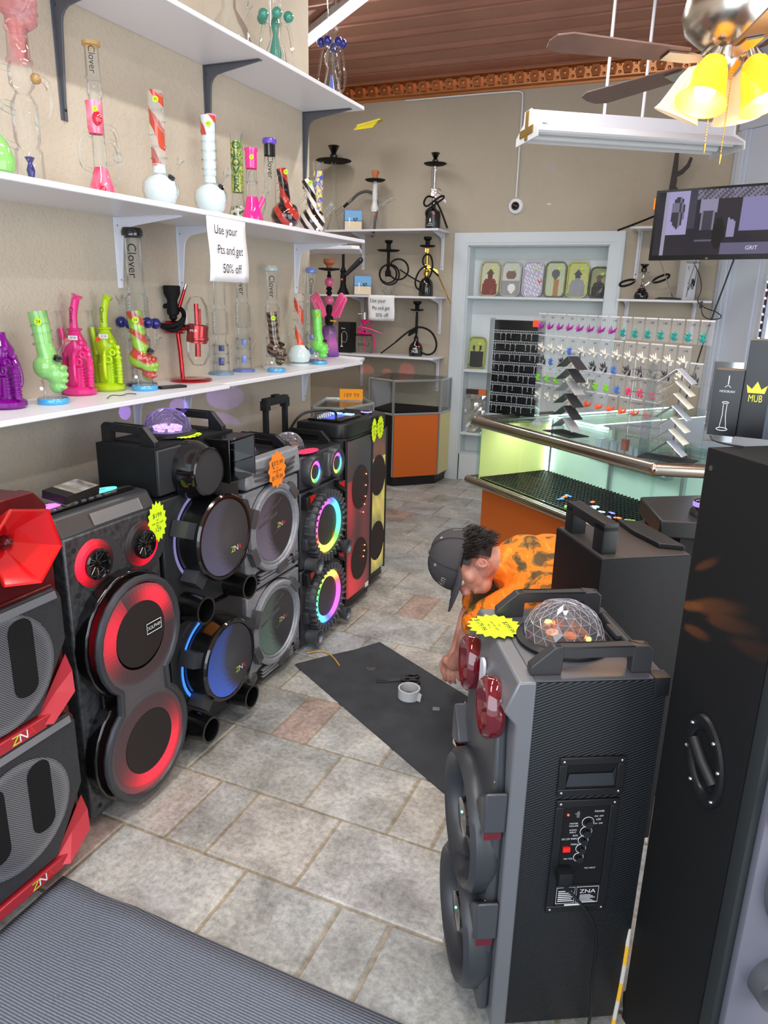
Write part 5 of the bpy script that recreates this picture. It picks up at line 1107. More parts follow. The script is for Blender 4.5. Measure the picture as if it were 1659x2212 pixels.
b = MB(); b.lathe([(.02, .185), (.024, .19), (.022, .225), (.016, .23)], 20); b.cyl((0, 0, .22), (0, 0, .49), .013, n=14); b.cyl((-.022, 0, .30), (-.022, 0, .49), .006, n=8); [b.cyl((-.022, 0, .31+k*.022), (-.022, 0, .32+k*.022), .009, n=8) for k in range(8)]; b.box(-.026, .022, -.012, .012, .25, .315, bev=.005); b.torus((.035, 0, .30), .018, .005, M=T(.035, 0, .3) @ RX @ T(-.035, 0, -.3)); b.box(-.008, .012, -.01, .01, .44, .47, bev=.003); b.prism([(.01, .262), (.10, .205), (.105, .225), (.03, .285)], -.012, .012, axis='y'); b.build('gun_stem', CHR, t)
tray(t, .495, .095); bowl_(t, .505, .98); hose(t, [(.0, -.015, .25), (-.06, -.03, .26), (-.09, -.03, .20), (-.06, -.03, .17), (0, -.03, .22), (.06, -.03, .265), (.09, -.03, .255), (.05, -.03, .22), (-.03, -.03, .17), (-.07, -.03, .13), (-.05, -.03, .09)], .008)
hose(t, [(.02, -.02, .22), (.06, -.03, .15), (.09, -.04, .08), (.12, -.04, .01)], .008, BLKM, 'mouthpiece', 1); dot(t, .0, .12, -.0655)
b = MB(); b.lathe([(.0, .05), (.007, .062), (.006, .075), (0, .09)], 8, T(-.028, -.060, 0) @ Matrix.Scale(.3, 4, (0, 1, 0))); b.build('flame_print', WINK, t); lettering([('MOB', 0, .006, .014), ('HOOKAH', 0, -.008, .012)], WINK, t, T(-.028, -.0655, .035) @ RX)
# middle shelf
t = hk('tall plain black hookah left of the beach carton on the middle back shelf', -3.10, 1.621); b = MB(); b.lathe([(0, 0), (.055, 0), (.055, .01), (.03, .06), (.024, .10), (.026, .16), (.022, .19), (.03, .2), (.02, .22), (.012, .24), (.012, .50)], 24); b.build('body', BLKM, t); tray(t, .45, .07); dot(t, -.01, .13, -.026)
b = MB(); b.cyl((.02, -.02, .17), (.15, -.05, .29), .018, .026, 14); b.ball((.155, -.05, .295), .026, 12); b.build('coiled_hose', mat('hose_bundle', C(46, 46, 52), .25, coat=.6), t)
beach_box('blue carton with a beach picture on the middle back shelf', -2.92, 1.621)
t = hk('black coiled-hose hookah on a clear glass skull, middle back shelf', -2.66, 1.621)
b = MB(); b.ball((0, 0, .065), .062, 16); b.ball((.0, -.02, .03), .04, 12); [b.ball((sx*.024, -.055, .06), .016, 8) for sx in (-1, 1)]; b.ball((0, -.06, .035), .012, 8); b.cyl((0, 0, .1), (0, 0, .16), .02, n=14); b.build('glass_skull', CLR, t)
b = MB(); b.lathe([(.024, .16), (.026, .17), (.026, .20), (.02, .21), (.014, .22), (.012, .37)], 20); b.build('stem', BLKM, t); tray(t, .365, .1); b = MB(); b.lathe([(.014, .372), (.022, .38), (.018, .40), (.018, .43), (.034, .445), (.034, .458), (.03, .46)], 20); b.build('bowl', BLKM, t)
for k, (cx, cz, R_) in enumerate(((.0, .18, .075), (.012, .175, .085), (.09, .22, .085))):
    b = MB(); b.tube([(cx+R_*math.cos(a), -.03-.008*k, cz+R_*math.sin(a)) for a in [2*PI*i/28 for i in range(29)]], .0075, 8); b.build('hose', BLKM, t)
hose(t, [(.10, -.03, .22), (.20, -.03, .16), (.28, -.035, .12)], .006, BLKM, 'mouthpiece', 0)
t = hk('gold rifle-shaped hookah on a black bottle at the right end of the middle back shelf', -2.30, 1.621)
bottle(t, BLKG, .062, .15); b = MB(); b.lathe([(.018, .165), (.024, .17), (.024, .2), (.014, .21)], 18); b.cyl((0, 0, .2), (0, 0, .39), .014, n=14); b.box(-.03, .03, -.014, .014, .22, .26, bev=.006); b.prism([(.0, .25), (.09, .22), (.10, .19), (.07, .195), (0, .225)], -.013, .013, axis='y'); b.box(-.02, .012, -.01, .01, .36, .39); b.build('gun_stem', GLD, t)
tray(t, .40, .068); b = MB(); b.lathe([(.014, .41), (.02, .42), (.018, .45), (.034, .465), (.034, .482), (.028, .484)], 20); b.build('bowl', BLKM, t)
hose(t, [(.0, -.02, .25), (-.06, -.03, .22), (-.10, -.03, .13), (-.09, -.03, .07), (-.05, -.03, .05)], .0075); hose(t, [(.0, -.03, .22), (-.045, -.03, .28), (-.02, -.03, .345), (.03, -.03, .34), (.05, -.03, .26), (.04, -.03, .19), (.02, -.03, .15)], .0075)
b = MB(); b.cyl((.03, -.03, .23), (.10, -.05, .17), .008, n=8); b.build('grip', BLKM, t); b = MB(); b.cyl((.10, -.05, .17), (.215, -.07, -.06), .006, .004, 8); b.build('gold_mouthpiece', GLD, t)
# bottom shelf
t = thing('hookah_box', 'black carton with a white hookah outline on the bottom back shelf', 'box', (-3.06, 6.13, 1.111), VW-.5)
b = MB(); b.box(-.055, .07, -.05, .06, 0, .27, bev=.001); b.build('carton', BLK, t); b = MB(); b.tube([(.01+.03*math.cos(a), -.0515, .14+.05*math.sin(a)) for a in [2*PI*i/20 for i in range(20)]], .0012, 4, True); b.box(-.02, -.014, -.0515, -.0505, .06, .17); b.box(-.03, -.004, -.0515, -.0505, .05, .06); b.build('outline_print', WINK, t); lettering([('Shine', 0, 0, .02)], WINK, t, T(0, -.052, .215) @ RX)
t = hk('magenta acrylic hookah with a looping pink hose on the bottom back shelf', -2.885, 1.111)
MAG = mat('magenta_acrylic', C(236, 30, 130), .15, coat=.7); b = MB(); b.lathe([(.075, 0), (.078, .004), (.078, .155), (.074, .16)], 30, cap=False); b.build('vase', CLR, t)
b = MB(); b.lathe([(0, .155), (.08, .155), (.082, .165), (.05, .175), (.02, .18), (.014, .20)], 30); b.build('lid', mat('dark_magenta', C(96, 16, 60), .2, coat=.6), t)
b = MB(); b.cyl((0, 0, .02), (0, 0, .26), .008, n=10); b.lathe([(.01, .24), (.03, .29), (.03, .30)], 20); [b.cyl((math.cos(a)*.02, math.sin(a)*.02, .18), (math.cos(a)*.02, math.sin(a)*.02, .23), .004, n=6) for a in (0, 2, 4)]; b.build('stem', MAG, t)
b = MB(); b.lathe([(.024, .30), (.024, .36), (.020, .362)], 20); b.cyl((-.055, 0, .345), (-.02, 0, .345), .006, n=8); b.build('chrome_bowl', CHR, t); hose(t, [(.0, -.02, .19), (-.06, -.04, .20), (-.05, -.05, .235), (.03, -.05, .225), (.12, -.05, .195), (.165, -.05, .18)], .0075, MAG, 'hose'); hose(t, [(-.05, -.05, .19), (0, -.06, .175), (.06, -.06, .18), (.09, -.06, .165), (.095, -.06, .04)], .008, MAG, 'hose'); hose(t, [(0, -.02, .25), (.04, -.03, .30), (.075, -.03, .285), (.06, -.03, .24), (.02, -.03, .22)], .008, MAG, 'hose')
lettering([('sunic', 0, 0, .05, 1.1)], INK, t, T(0, -.0795, .085) @ RX); dot(t, .028, .085, -.0797, .007)
t = hk('black rifle-shaped hookah with a round bottle and wide hose loop on the bottom back shelf', -2.375, 1.111)
b = MB(); b.lathe([(0, 0), (.06, 0), (.062, .01), (.062, .07), (.05, .10), (.024, .125), (.02, .15), (.022, .16), (.014, .17)], 30); b.build('bottle', BLKG, t)
b = MB(); b.cyl((0, 0, .15), (0, 0, .38), .009, n=10); b.box(-.012, .012, -.012, .012, .20, .34, bev=.003); b.prism([(-.01, .24), (-.055, .225), (-.075, .175), (-.06, .17), (-.01, .20)], -.01, .01, axis='y'); b.build('gun_stem', BLKM, t)
tray(t, .385, .06); b = MB(); b.lathe([(.014, .395), (.018, .40), (.018, .435), (.036, .45), (.036, .466), (.03, .468)], 20); b.build('bowl', BLKM, t)
hose(t, [(0, -.03, .25), (.06, -.03, .25), (.14, -.03, .21), (.185, -.03, .12), (.17, -.03, .04), (.11, -.03, .01), (.055, -.03, .03)], .0085); hose(t, [(-.01, -.03, .245), (-.09, -.04, .20), (-.18, -.05, .12)], .008); hose(t, [(-.18, -.05, .12), (-.31, -.07, .02)], .006, BLKM, 'mouthpiece', 0)
lettering([('MUB', 0, 0, .034, .8)], WINK, t, T(-.012, -.0645, .04) @ RX); dot(t, .024, .085, -.0585, .008)
b = MB(); b.fp(star(5, .02, .01), 0, .001) if False else b.prism([(-.03, .062), (.01, .062), (.006, .074), (-.004, .067), (-.010, .080), (-.016, .067), (-.026, .074)], -.0645, -.0635, axis='y'); b.build('crown_print', WINK, t)
sign('smaller white paper sign about points and 50% off, hung under the middle back shelf', (-2.65, 5.985, 1.515), (PI/2, 0, 0), .245, .215, [('Use your', -.03, .06, .044, .9), ('Pts and get', .0, .0, .044, .86), ('50% off', .01, -.06, .044, .9)])
# dome camera with its conduit
t = thing('security_camera', 'white round security camera with a black dome on the back wall', 'camera', (-1.598, 6.3, 2.345), rot=(PI/2, 0, 0))
b = MB(); b.lathe([(.062, 0), (.062, .012), (.056, .024), (.034, .03), (.034, .022)], 36); b.build('housing', WHT, t); b = MB(); b.lathe([(.034, .022), (.034, .03), (.028, .05), (.016, .062), (0, .066)], 30); b.build('dome', BLKG, t)
for a in (.5, 2.6, 4.7): b = MB(); b.ball((.05*math.cos(a), .05*math.sin(a), .024), .003, 6); b.build('screw', INK, t)
b = MB(); b.tube([(-1.60, 6.285, 2.41), (-1.60, 6.285, 2.8), (-1.60, 6.285, 3.14), (-1.61, 6.285, 3.18), (-1.68, 6.285, 3.19), (-2.6, 6.285, 3.19)], .007, 6, smooth=1); tag(b.build('cable_conduit', WHT), 'thin white cable running up the back wall from the security camera', 'cable')
b = MB(); b.lathe([(.014, 0), (.010, .006), (0, .008)], 10, T(-1.33, 6.3, 2.355) @ RX, sx=1.3, sy=.5); tag(b.build('wall_hook', WHT), 'tiny white hook on the back wall right of the security camera', 'hook')
t = thing('ceiling_sign', 'small yellow folded sign sticking out past the left wall end', 'sign', (-2.72, 5.9, 2.93)); b = MB(); b.prism([(-.13, 0), (.08, .035), (.08, .045), (-.13, .01)], -.03, .03, axis='y'); b.slab([(-.13, -.03, 0), (.06, -.03, .03), (.04, -.09, -.03), (-.13, -.09, -.04)], .003); b.build('card', mat('yellow_card', C(205, 190, 40), .5), t)
# ---- trays in the alcove
def tray_item(label, x, z, pic, tilt=-.12, border=C(196, 205, 120), s=1.0):
    t = thing('rolling_tray', label, 'tray', (x, 6.425, z+.002), rot=(tilt, 0, 0), group='metal trays standing in the alcove'); del t['group']
    W_, H_ = .088*s, .29*s; out = rrect(-W_, W_, 0, H_, .045)
    b = MB(); b.fp(out, -.004, 0); b.build('back', mat('tray_back', C(150, 150, 140), .3, metal=.6), t)
    b = MB(); b.tube([(x_, -.010, z_) for x_, z_ in rrect(-W_+.004, W_-.004, .004, H_-.004, .042, 6)], .007, 6, True); b.build('rim', mat('tray_rim_%s' % label[:3], border, .25, metal=.5, coat=.5), t)
    b = MB(); n, m_2 = 14, 20
    for i in range(n):
        for j in range(m_2):
            x0, x1, z0, z1 = -W_+.012+(2*W_-.024)*i/n, -W_+.012+(2*W_-.024)*(i+1)/n, .012+(H_-.024)*j/m_2, .012+(H_-.024)*(j+1)/m_2
            if (i in (0, n-1)) and (j < 2 or j > m_2-3): continue
            u, v = (i+.5)/n*2-1, (j+.5)/m_2; b._add([(x0, -.0052, z0), (x1, -.0052, z0), (x1, -.0052, z1), (x0, -.0052, z1)], [(0, 1, 2, 3)], None, pic(u, v))
    b.build('picture', VPRT, t, ang=0)
    b = MB(); rr = random.Random(int(x*100)); 
    vs = []; fs = []; n = 7
    for j in range(10):
        for i in range(n+1): vs.append((-W_-.006+(2*W_+.012)*i/n, -.022-.006*rr.random(), -.0+(H_+.02)*j/9))
    for j in range(9):
        for i in range(n): fs.append((j*(n+1)+i, j*(n+1)+i+1, (j+1)*(n+1)+i+1, (j+1)*(n+1)+i))
    b._add(vs, fs); b.build('plastic_wrap', glass('crinkled_wrap', (.97, .97, .97, 1), .02, rough=.12, rim=.22), t, ang=0)
    b = MB(); b.lathe([(.011, 0), (.011, .001), (0, .001)], 14, T(.03*s, -.031, H_-.06) @ RX); b.build('price_sticker', TAGY, t)
    return t
def bust(body, head, bg, hr=.26):
    def f(u, v):
        if (u/.36)**2+((v-.66)/.13)**2 < 1: return head
        if v < .55-.25*u*u*1.2 and abs(u) < .85-.0*v: return body
        return bg
    return f
def dogf(u, v):
    if (u/.55)**2+((v-.62)/.14)**2 < 1: return C(120, 96, 80)
    if ((u-.15)/.4)**2+((v-.22)/.15)**2 < 1: return C(236, 236, 236)
    return C(205, 208, 205) if v > .45 else C(150, 152, 152)
def stripes(u, v): return C(240, 240, 245) if (u*3+v*6) % 1 < .25 else (C(190, 90, 80) if u > .5 and .35 < v < .5 else C(186, 184, 212))
def knight(u, v):
    if abs(u-.1) < .3 and v < .5: return C(176, 128, 80)
    if ((u)/.42)**2+((v-.66)/.15)**2 < 1: return C(96, 100, 104)
    return C(196, 206, 176)
XS = [-1.82, -1.635, -1.445, -1.255, -1.07, -.925]
tray_item('tray picturing a dog in a red jacket, leftmost in the alcove row', XS[0], 1.634, bust(C(128, 56, 50), C(96, 66, 50), C(206, 208, 176)), border=C(200, 200, 160))
tray_item('silver tray picturing a brown pug above a white helmet in the alcove row', XS[1], 1.634, dogf, border=C(200, 202, 200))
tray_item('pale lilac tray with white lines and a small red patch in the alcove row', XS[2], 1.634, stripes, border=C(206, 206, 220))
tray_item('green-rimmed tray picturing a grey head over a tan robe in the alcove row', XS[3], 1.634, knight, border=C(120, 128, 96))
tray_item('yellow-green tray picturing a grey bird-like head over a smooth grey body', XS[4], 1.634, bust(C(150, 156, 164), C(70, 78, 88), C(200, 206, 130)), border=C(190, 200, 110))
tray_item('dark tray picturing brown hair over black clothes, rightmost in the alcove row', XS[5]+.03, 1.634, bust(C(30, 26, 26), C(110, 88, 68), C(150, 160, 120)), border=C(70, 84, 50), s=.86)
def two_men(u, v):
    for c in (-.42, .42):
        if ((u-c)/.2)**2+((v-.66)/.09)**2 < 1: return C(52, 50, 48)
        if abs(u-c) < .05 and .25 < v < .55: return C(230, 230, 228)
        if abs(u-c) < .40 and v < .56: return C(38, 38, 40)
    return C(186, 196, 110)
tray_item('single tray picturing two figures in black suits on the lower alcove shelf', -1.90, 1.007, two_men, border=C(176, 186, 90), s=.95)
t = thing('foil_packet', 'crinkled silver foil packet with a dark header in the lower alcove', 'packet', (-1.86, 6.40, .443))
b = MB(); rr = random.Random(9); vs = []; fs = []
for j in range(11):
    for i in range(7): vs.append((-.095+.19*i/6+rr.uniform(-.006, .006), -.05-.02*math.sin(PI*i/6)+rr.uniform(-.012, .012), .34*j/10))
for j in range(10):
    for i in range(6): fs.append((j*7+i, j*7+i+1, (j+1)*7+i+1, (j+1)*7+i))
b._add(vs, fs); o = b.build('foil', mat('foil', C(205, 210, 212), .18, metal=.85), t, ang=0); sd = o.modifiers.new('th', 'SOLIDIFY'); sd.thickness = .02
b = MB(); b.box(-.095, .095, -.045, -.025, .34, .385, col=C(60, 40, 34)); b.box(.02, .095, -.0455, -.045, .34, .385, col=C(220, 110, 50)); b.build('header', VPRT, t)
# ---- right of the alcove
t = thing('rifle_hookah', 'black rifle-shaped hookah standing behind the television on the wood-topped shelf', 'hookah', (-.43, 6.17, 2.1655), VW-.25)
b = MB(); b.prism([(-.03, .0), (.04, .0), (.02, .12), (-.005, .12)], -.03, .03, axis='y'); b.build('base', BLK, t)
b = MB(); b.prism([(-.005, .10), (.03, .10), (.055, .30), (.045, .52), (.02, .52), (.01, .30)], -.012, .012, axis='y'); b.prism([(.045, .24), (.085, .215), (.09, .235), (.05, .275)], -.01, .01, axis='y'); b.cyl((.035, 0, .52), (.04, 0, .68), .012, .010, 10); b.build('rifle_body', mat('gunmetal_black', C(38, 32, 32), .5), t)
b = MB(); b.prism([(.045, .37), (.075, .385), (.11, .425), (.125, .47), (.145, .46), (.13, .40), (.09, .355), (.05, .335)], -.008, .008, axis='y'); b.build('magazine', bpy.data.materials['gunmetal_black'], t)
hose(t, [(.0, -.02, .14), (-.05, -.03, .12), (-.07, -.03, .04), (-.03, -.03, .02)], .008); hose(t, [(-.04, -.03, .08), (-.18, -.06, .02), (-.33, -.09, -.04)], .007, BLKM, 'mouthpiece', 0)
b = MB(); b.box(-.66, -.02, 6.075, 6.30, 2.1602, 2.1645); tag(b.build('wood_strip', mat('raw_wood', C(196, 160, 110), .7)), 'raw wooden strip along the shelf behind the television', 'wood strip')
t = thing('hookah', 'small black and silver hookah with two black hoses right of the alcove', 'hookah', (-.53, 6.16, 1.636), VW-.2)
b = MB(); b.lathe([(0, 0), (.05, 0), (.055, .015), (.052, .04), (.04, .058), (.03, .062), (.034, .068), (.034, .075), (.02, .078)], 26); b.build('vase', BLKG, t)
b = MB(); b.lathe([(.022, .078), (.026, .085), (.02, .10), (.012, .11), (.016, .125), (.010, .135), (.016, .15), (.010, .16), (.012, .18), (.018, .19), (.046, .193), (.048, .197), (.014, .197)], 22); b.cyl((-.01, 0, .09), (-.05, 0, .135), .006, n=8); b.cyl((.01, 0, .09), (.05, 0, .125), .006, n=8); b.build('stem', CHR, t)
b = MB(); b.lathe([(.012, .197), (.022, .203), (.022, .225), (.016, .232), (.032, .25), (.032, .258), (.024, .258)], 20); b.build('bowl', BLKG, t)
for sx, p, q in ((-1, (-.06, 0, .135), (-.175, -.02, .10)), (1, (.075, 0, .13), (.19, -.03, .18))):
    b = MB(); P, Q = Vector(p), Vector(q); d = (Q-P); nn = Vector((-d.z, 0, d.x)).normalized()*.018
    b.tube([P+nn*.3, P+d*.25+nn, P+d*.8+nn, Q, P+d*.8-nn, P+d*.25-nn, P-nn*.3], .0085, 8, True, smooth=2); b.build('hose', BLKM, t); b = MB(); b.cyl(P-d*.06, P+d*.10, .008, n=8); b.build('hose_collar', CHR, t)
t = thing('hookah_box', 'tall white carton printed HOOKAH leaning right of the small silver hookah', 'box', (-.215, 6.19, 1.636), .55)
b = MB(); b.box(-.045, .05, -.05, .05, 0, .32, bev=.001); b.build('carton', mat('carton_white', C(205, 206, 212), .5), t); b = MB(); b.box(.0505, .052, -.05, .05, 0, .32); b.box(-.0455, .0505, -.0512, -.0502, .305, .32); b.build('dark_side', BLK, t); lettering([('HOOKAH', 0, 0, .026, .95), ('2', -.03, -.04, .03)], INK, t, T(.002, -.0515, .27) @ RX)
b = MB(); P = [(-.02, -.056, .02)]; rr = random.Random(4)
for k in range(14): P.append((rr.uniform(-.03, .04), -.056-.003*rr.random(), .03+rr.random()*.16))
b.tube(P+[(.04, -.056, .22)], .002, 5, smooth=3); b.build('tangled_wire', INK, t)
t = thing('media_box', 'flat black electronic box on the shelf right of the alcove', 'electronic box', (-.33, 6.14, 1.636), -.1); b = MB(); b.prism([(-.10, .003), (.09, 0), (.09, .012), (.04, .018), (-.06, .018)], -.05, .05, axis='y'); b.build('case', BLK, t, bev=.002)
b = MB(); b.tube([(-.18, 6.12, 1.90), (-.12, 6.1, 1.80), (-.10, 6.08, 1.70), (-.13, 6.07, 1.63), (-.06, 6.0, 1.58), (.02, 5.95, 1.56), (.07, 5.85, 1.52), (0, 5.9, 1.50), (-.07, 6.0, 1.52), (-.09, 6.0, 1.60)], .0035, 6, smooth=3); b.box(-.10, -.08, 6.03, 6.05, 1.58, 1.63); tag(b.build('cable', BLK), 'loose black cable drooping off the shelf end towards the window', 'cable')
# ---- television on its arm
t = thing('television', 'flat black television showing a black and white film, hung near the window', 'television', (-.085, 5.28, 2.095), rot=(PI/2-.02, 0, -.30))
b = MB(); b.box(-.375, .375, -.215, .215, -.035, 0, bev=.004); b.build('case', BLK, t)
def film(u, v):
    if v < -.62 and u > .2: return C(96, 92, 120)
    if -.86 < u < -.79: return C(150, 146, 170)
    if ((u+.62)/.12)**2+((v-.35)/.5)**2 < 1: return C(52, 50, 62) if (int(u*60)+int(v*31)) % 2 else C(110, 106, 128)
    if -.79 < u < -.42 and v > -.35: return C(158, 152, 192)
    if -.42 < u < -.30 and v > -.2: return C(60, 58, 72)
    if v > .72 and u > -.3: return C(120, 116, 136) if int((u+v)*22) % 2 else C(76, 74, 90)
    if abs(u+.08) < .13 and -.25 < v < .35: return C(58, 56, 68) if abs(u+.08) < .09 else C(120, 118, 138)
    if -.22 < u < .06 and v > .3: return C(136, 132, 160)
    if ((u-.13)/.10)**2+((v+.35)/.5)**2 < 1: return C(14, 13, 18)
    if .25 < u < .40 and -.5 < v < .1+(.3-u): return C(140, 136, 172)
    if u > .45 and v > -.3: return C(128, 124, 168)
    if abs(v+.55) < .04 and abs(u+.08) < .2: return C(90, 88, 104)
    return C(34, 32, 44)
b = MB(); n, m_2 = 60, 34
for i in range(n):
    for j in range(m_2):
        x0, x1, y0, y1 = -.355+.71*i/n, -.355+.71*(i+1)/n, -.185+.385*j/m_2, -.185+.385*(j+1)/m_2
        b._add([(x0, y0, .0006), (x1, y0, .0006), (x1, y1, .0006), (x0, y1, .0006)], [(0, 1, 2, 3)], None, film((i+.5)/n*2-1, (j+.5)/m_2*2-1))
sc_ = b.build('screen', vcol_mat('screen_picture', .12, es=1.0), t, ang=0); lettering([('GRIT', 0, 0, .032)], glow('screen_white', (.8, .8, .9, 1), .9), sc_, T(.255, -.150, .0014))
b = MB(); b.box(-.385, -.374, .10, .17, -.03, .003); b.build('amber_sticker', ORG, t); lettering([('LG', 0, 0, .012)], WINK, t, T(-.0, -.207, .0008))
b = MB(); b.box(-.06, .06, -.06, .06, -.06, -.035); b.tube([(0, 0, -.05), (.12, 0, -.14), (.36, 0, -.30)], .018, 8); b.build('wall_arm', BLK, t)
b = MB(); b.tube([(.075, 5.16, 1.89), (-.02, 5.25, 1.45), (-.06, 5.3, 1.2), (-.09, 5.3, 1.0)], .005, 6, smooth=1); tag(b.build('power_cord', BLK), 'black power cord hanging below the television to the counter', 'cord')
for i, (a_, c_) in enumerate((((-.40, 5.55, 1.93), (-.30, 6.1, 1.66)), ((-.14, 5.45, 1.93), (-.20, 6.1, 1.75)))):
    b = MB(); b.cyl(a_, c_, .004, n=6); tag(b.build('antenna_rod', SIL), ('thin metal antenna rod under the left corner of the television', 'thin metal antenna rod in front of the white HOOKAH carton')[i], 'antenna')
# ================================================================ GLASS DISPLAY COUNTERS
STL = mat('brushed_steel', C(176, 170, 160), .22, metal=1.0); ORP = mat('orange_laminate', C(212, 104, 30), .45); YLP = mat('cream_panel', C(226, 216, 150), .5)
CGL = glass('counter_glass', (.90, .975, .955, 1), 0, rim=.16); MINT = mat('case_back', C(206, 226, 218), .5); ALU = mat('aluminium_frame', C(182, 190, 192), .3, metal=.7)
ACR = glass('acrylic', (.98, .99, .99, 1), 0, rim=.16)
MATB = mat('black_rubber_mat', C(14, 14, 15), .5)
ca = thing('display_counter', 'large lit glass display counter with steel rails and orange base', 'display counter', (-1.142, 3.943, 0), -.671)
Lx, Dp = 1.282, .56
b = MB(); b.box(.05, Lx-.03, .06, Dp, .0, .10); b.build('plinth', BLK, ca)
b = MB(); b.box(.04, Lx-.01, .04, Dp, .10, .585, bev=.003); b.build('front_panel', ORP, ca)
b = MB(); b.box(.05, .42, Dp+.002, 1.6, 0, .10); b.box(.04, .42, Dp+.002, 1.6, .10, .585); b.build('wing_panel', ORP, ca)
b = MB(); b.box(.0, Lx, .0, Dp, .585, .60); b.box(0, .42, Dp, 1.6, .585, .60); b.build('deck', YLP, ca)
Bx = Matrix.Translation((Lx, 0, 0)) @ RZ(.955)
b = MB(); b.box(.0, .55, .0, .40, .585, .60, M=Bx); b.box(.0, .55, .05, .40, .0, .585, M=Bx); b.build('side_wing', ORP, ca)
def rail(nm, z, r, sq, off): b = MB(); b.tube([(-off, .55, z), (-off, -off*.0-.0, z)], r, 12, M=None, flat=sq); b.tube([(-off, -off, z), (Lx, -off, z)], r, 14, flat=sq); b.tube([(Lx, -off, z), Bx @ Vector((.55, -off, z))], r, 14, flat=sq); b.ball((-off, -off, z), r*1.02, 12, sz=1); b.ball((Lx, -off, z), r*1.02, 12); return b.build(nm, STL, ca)
rail('top_rail', .945, .030, 1.0, .0); rail('lower_rail', .605, .024, 1.0, .02)
b = MB(); b.box(.0, Lx, .012, .017, .63, .93); b.build('front_pane', CGL, ca)
b = MB(); b.box(.0, .005, .02, 1.58, .60, .955); b.build('side_pane', CGL, ca); b = MB(); b.box(.008, .014, .03, Dp-.03, .60, .93); b.build('yellow_side_panel', mat('yellow_back', C(230, 222, 140), .5), ca); b = MB(); b.box(.008, .014, Dp+.02, 1.58, .60, .93); b.build('pale_side_panel', MINT, ca)
b = MB(); b.box(0, Lx, .0, Dp, .958, .966); b.box(0, .42, Dp, 1.6, .958, .966); b.build('top_pane', CGL, ca)
b = MB(); b.box(0, .55, .012, .017, .63, .93, M=Bx); b.box(0, .55, 0, .40, .958, .966, M=Bx); b.build('wing_pane', CGL, ca)
b = MB(); b.box(.03, .50, Dp-.02, Dp-.01, .60, .94); b.box(.54, 1.0, Dp-.02, Dp-.01, .60, .94); b.box(1.02, Lx+.25, Dp-.02, Dp-.01, .60, .94); b.build('back_door', MINT, ca)
b = MB(); b.box(.52, .54, Dp-.035, Dp-.01, .60, .95); b.box(1.0, 1.02, Dp-.04, Dp-.01, .60, .95); b.box(.405, .42, Dp, 1.6, .60, .955); b.build('frame_post', ALU, ca)
# strip lamps inside the case (the case's own lighting)
LEDW = glow('cool_strip', (.85, 1, .97, 1), 9)
for nm, (x0, x1, y0, y1, z) in {'a': (.04, .50, Dp-.06, Dp-.045, .948), 'b': (.56, 1.24, .035, .045, .948), 'c': (.39, .40, .5, 1.55, .948), 'd': (.02, .03, .5, 1.55, .948)}.items():
    b = MB(); b.box(x0, x1, y0, y1, z, z+.008); b.build('strip_light', LEDW, ca)
b = MB(); b.box(.022, .034, Dp-.05, Dp-.04, .62, .94); b.build('strip_light', LEDW, ca)
for x, y, sx, sy, rz in ((.28, .25, .5, .05, 0), (.9, .2, .6, .05, 0), (.2, 1.0, .05, 1.0, 0)):
    L_o = area('case_light', (0, 0, 0), (0, 0, 0), sx, sy, 1.7, (.90, 1, .96)); L_o.matrix_world = T(-1.142, 3.943, 0) @ RZ(-.671) @ T(x, y, .944)
b = MB(); g = .026
for i in range(int((Lx+.1)/g)): b.box(.02+i*g, .025+i*g, .03, Dp-.04, .614, .622)
for j in range(int((Dp-.07)/g)): b.box(.02, Lx+.12, .03+j*g, .035+j*g, .614, .622)
b.box(.02, Lx+.05, .03, Dp-.04, .6005, .608); b.build('grid_mat', MATB, ca)
b = MB(); b.box(0, .52, .03, .35, .6005, .608, M=Bx)
for i in range(20): b.box(i*g, .005+i*g, .03, .35, .614, .622, M=Bx)
for j in range(12): b.box(0, .52, .03+j*g, .035+j*g, .614, .622, M=Bx)
b.build('grid_mat', MATB, ca)
CM = T(-1.142, 3.943, 0) @ RZ(-.671)
rr = random.Random(11); TCOL = [('green', (150, 225, 40)), ('blue', (70, 150, 230)), ('orange', (250, 110, 50)), ('violet', (150, 130, 230)), ('white', (225, 235, 240))]
protos = {}
for nm, c in TCOL:
    b = MB(); b.ball((0, 0, .006), .012, 10, sx=1.3, sz=.5); b.torus((.018, 0, .005), .007, .003, 10, 6); protos[nm] = (b, mat('trinket_'+nm, C(*c), .3, coat=.4))
base = {}
for i in range(34):
    nm = TCOL[(i*3+i//5) % 5][0]; x = .66+rr.random()*.62 if i > 6 else .55+rr.random()*.3; y = .05+rr.random()*(.16 if i < 26 else .32); wpt = CM @ Vector((x, y, .6215))
    if nm not in base: o = protos[nm][0].build('trinket', protos[nm][1]); base[nm] = o
    else: o = base[nm].copy(); COL.objects.link(o)
    o.location = wpt; o.rotation_euler = (0, 0, rr.random()*6); tag(o, 'small %s trinket lying on the black grid mat inside the lit counter' % nm, 'trinket', nm+' trinkets on the counter grid mat')
b = MB(); b.box(.46, 1.0, .42, .53, .786, .793); b.build('glass_shelf', ACR, ca)
# rows of folded blue-white packets inside the far wing
b = MB(); b.box(-.018, .018, -.03, .03, 0, .11, bev=.002); pk = b.build('packet', mat('packet_blue', C(190, 205, 225), .4))
for i in range(9):
    o = pk if i == 0 else pk.copy()
    if i: COL.objects.link(o)
    o.matrix_world = CM @ T(.50+i*.055, .47, .795) @ RZ(.2); tag(o, 'pale blue packet standing in a row inside the lit counter', 'packet', 'pale blue packets inside the lit counter')
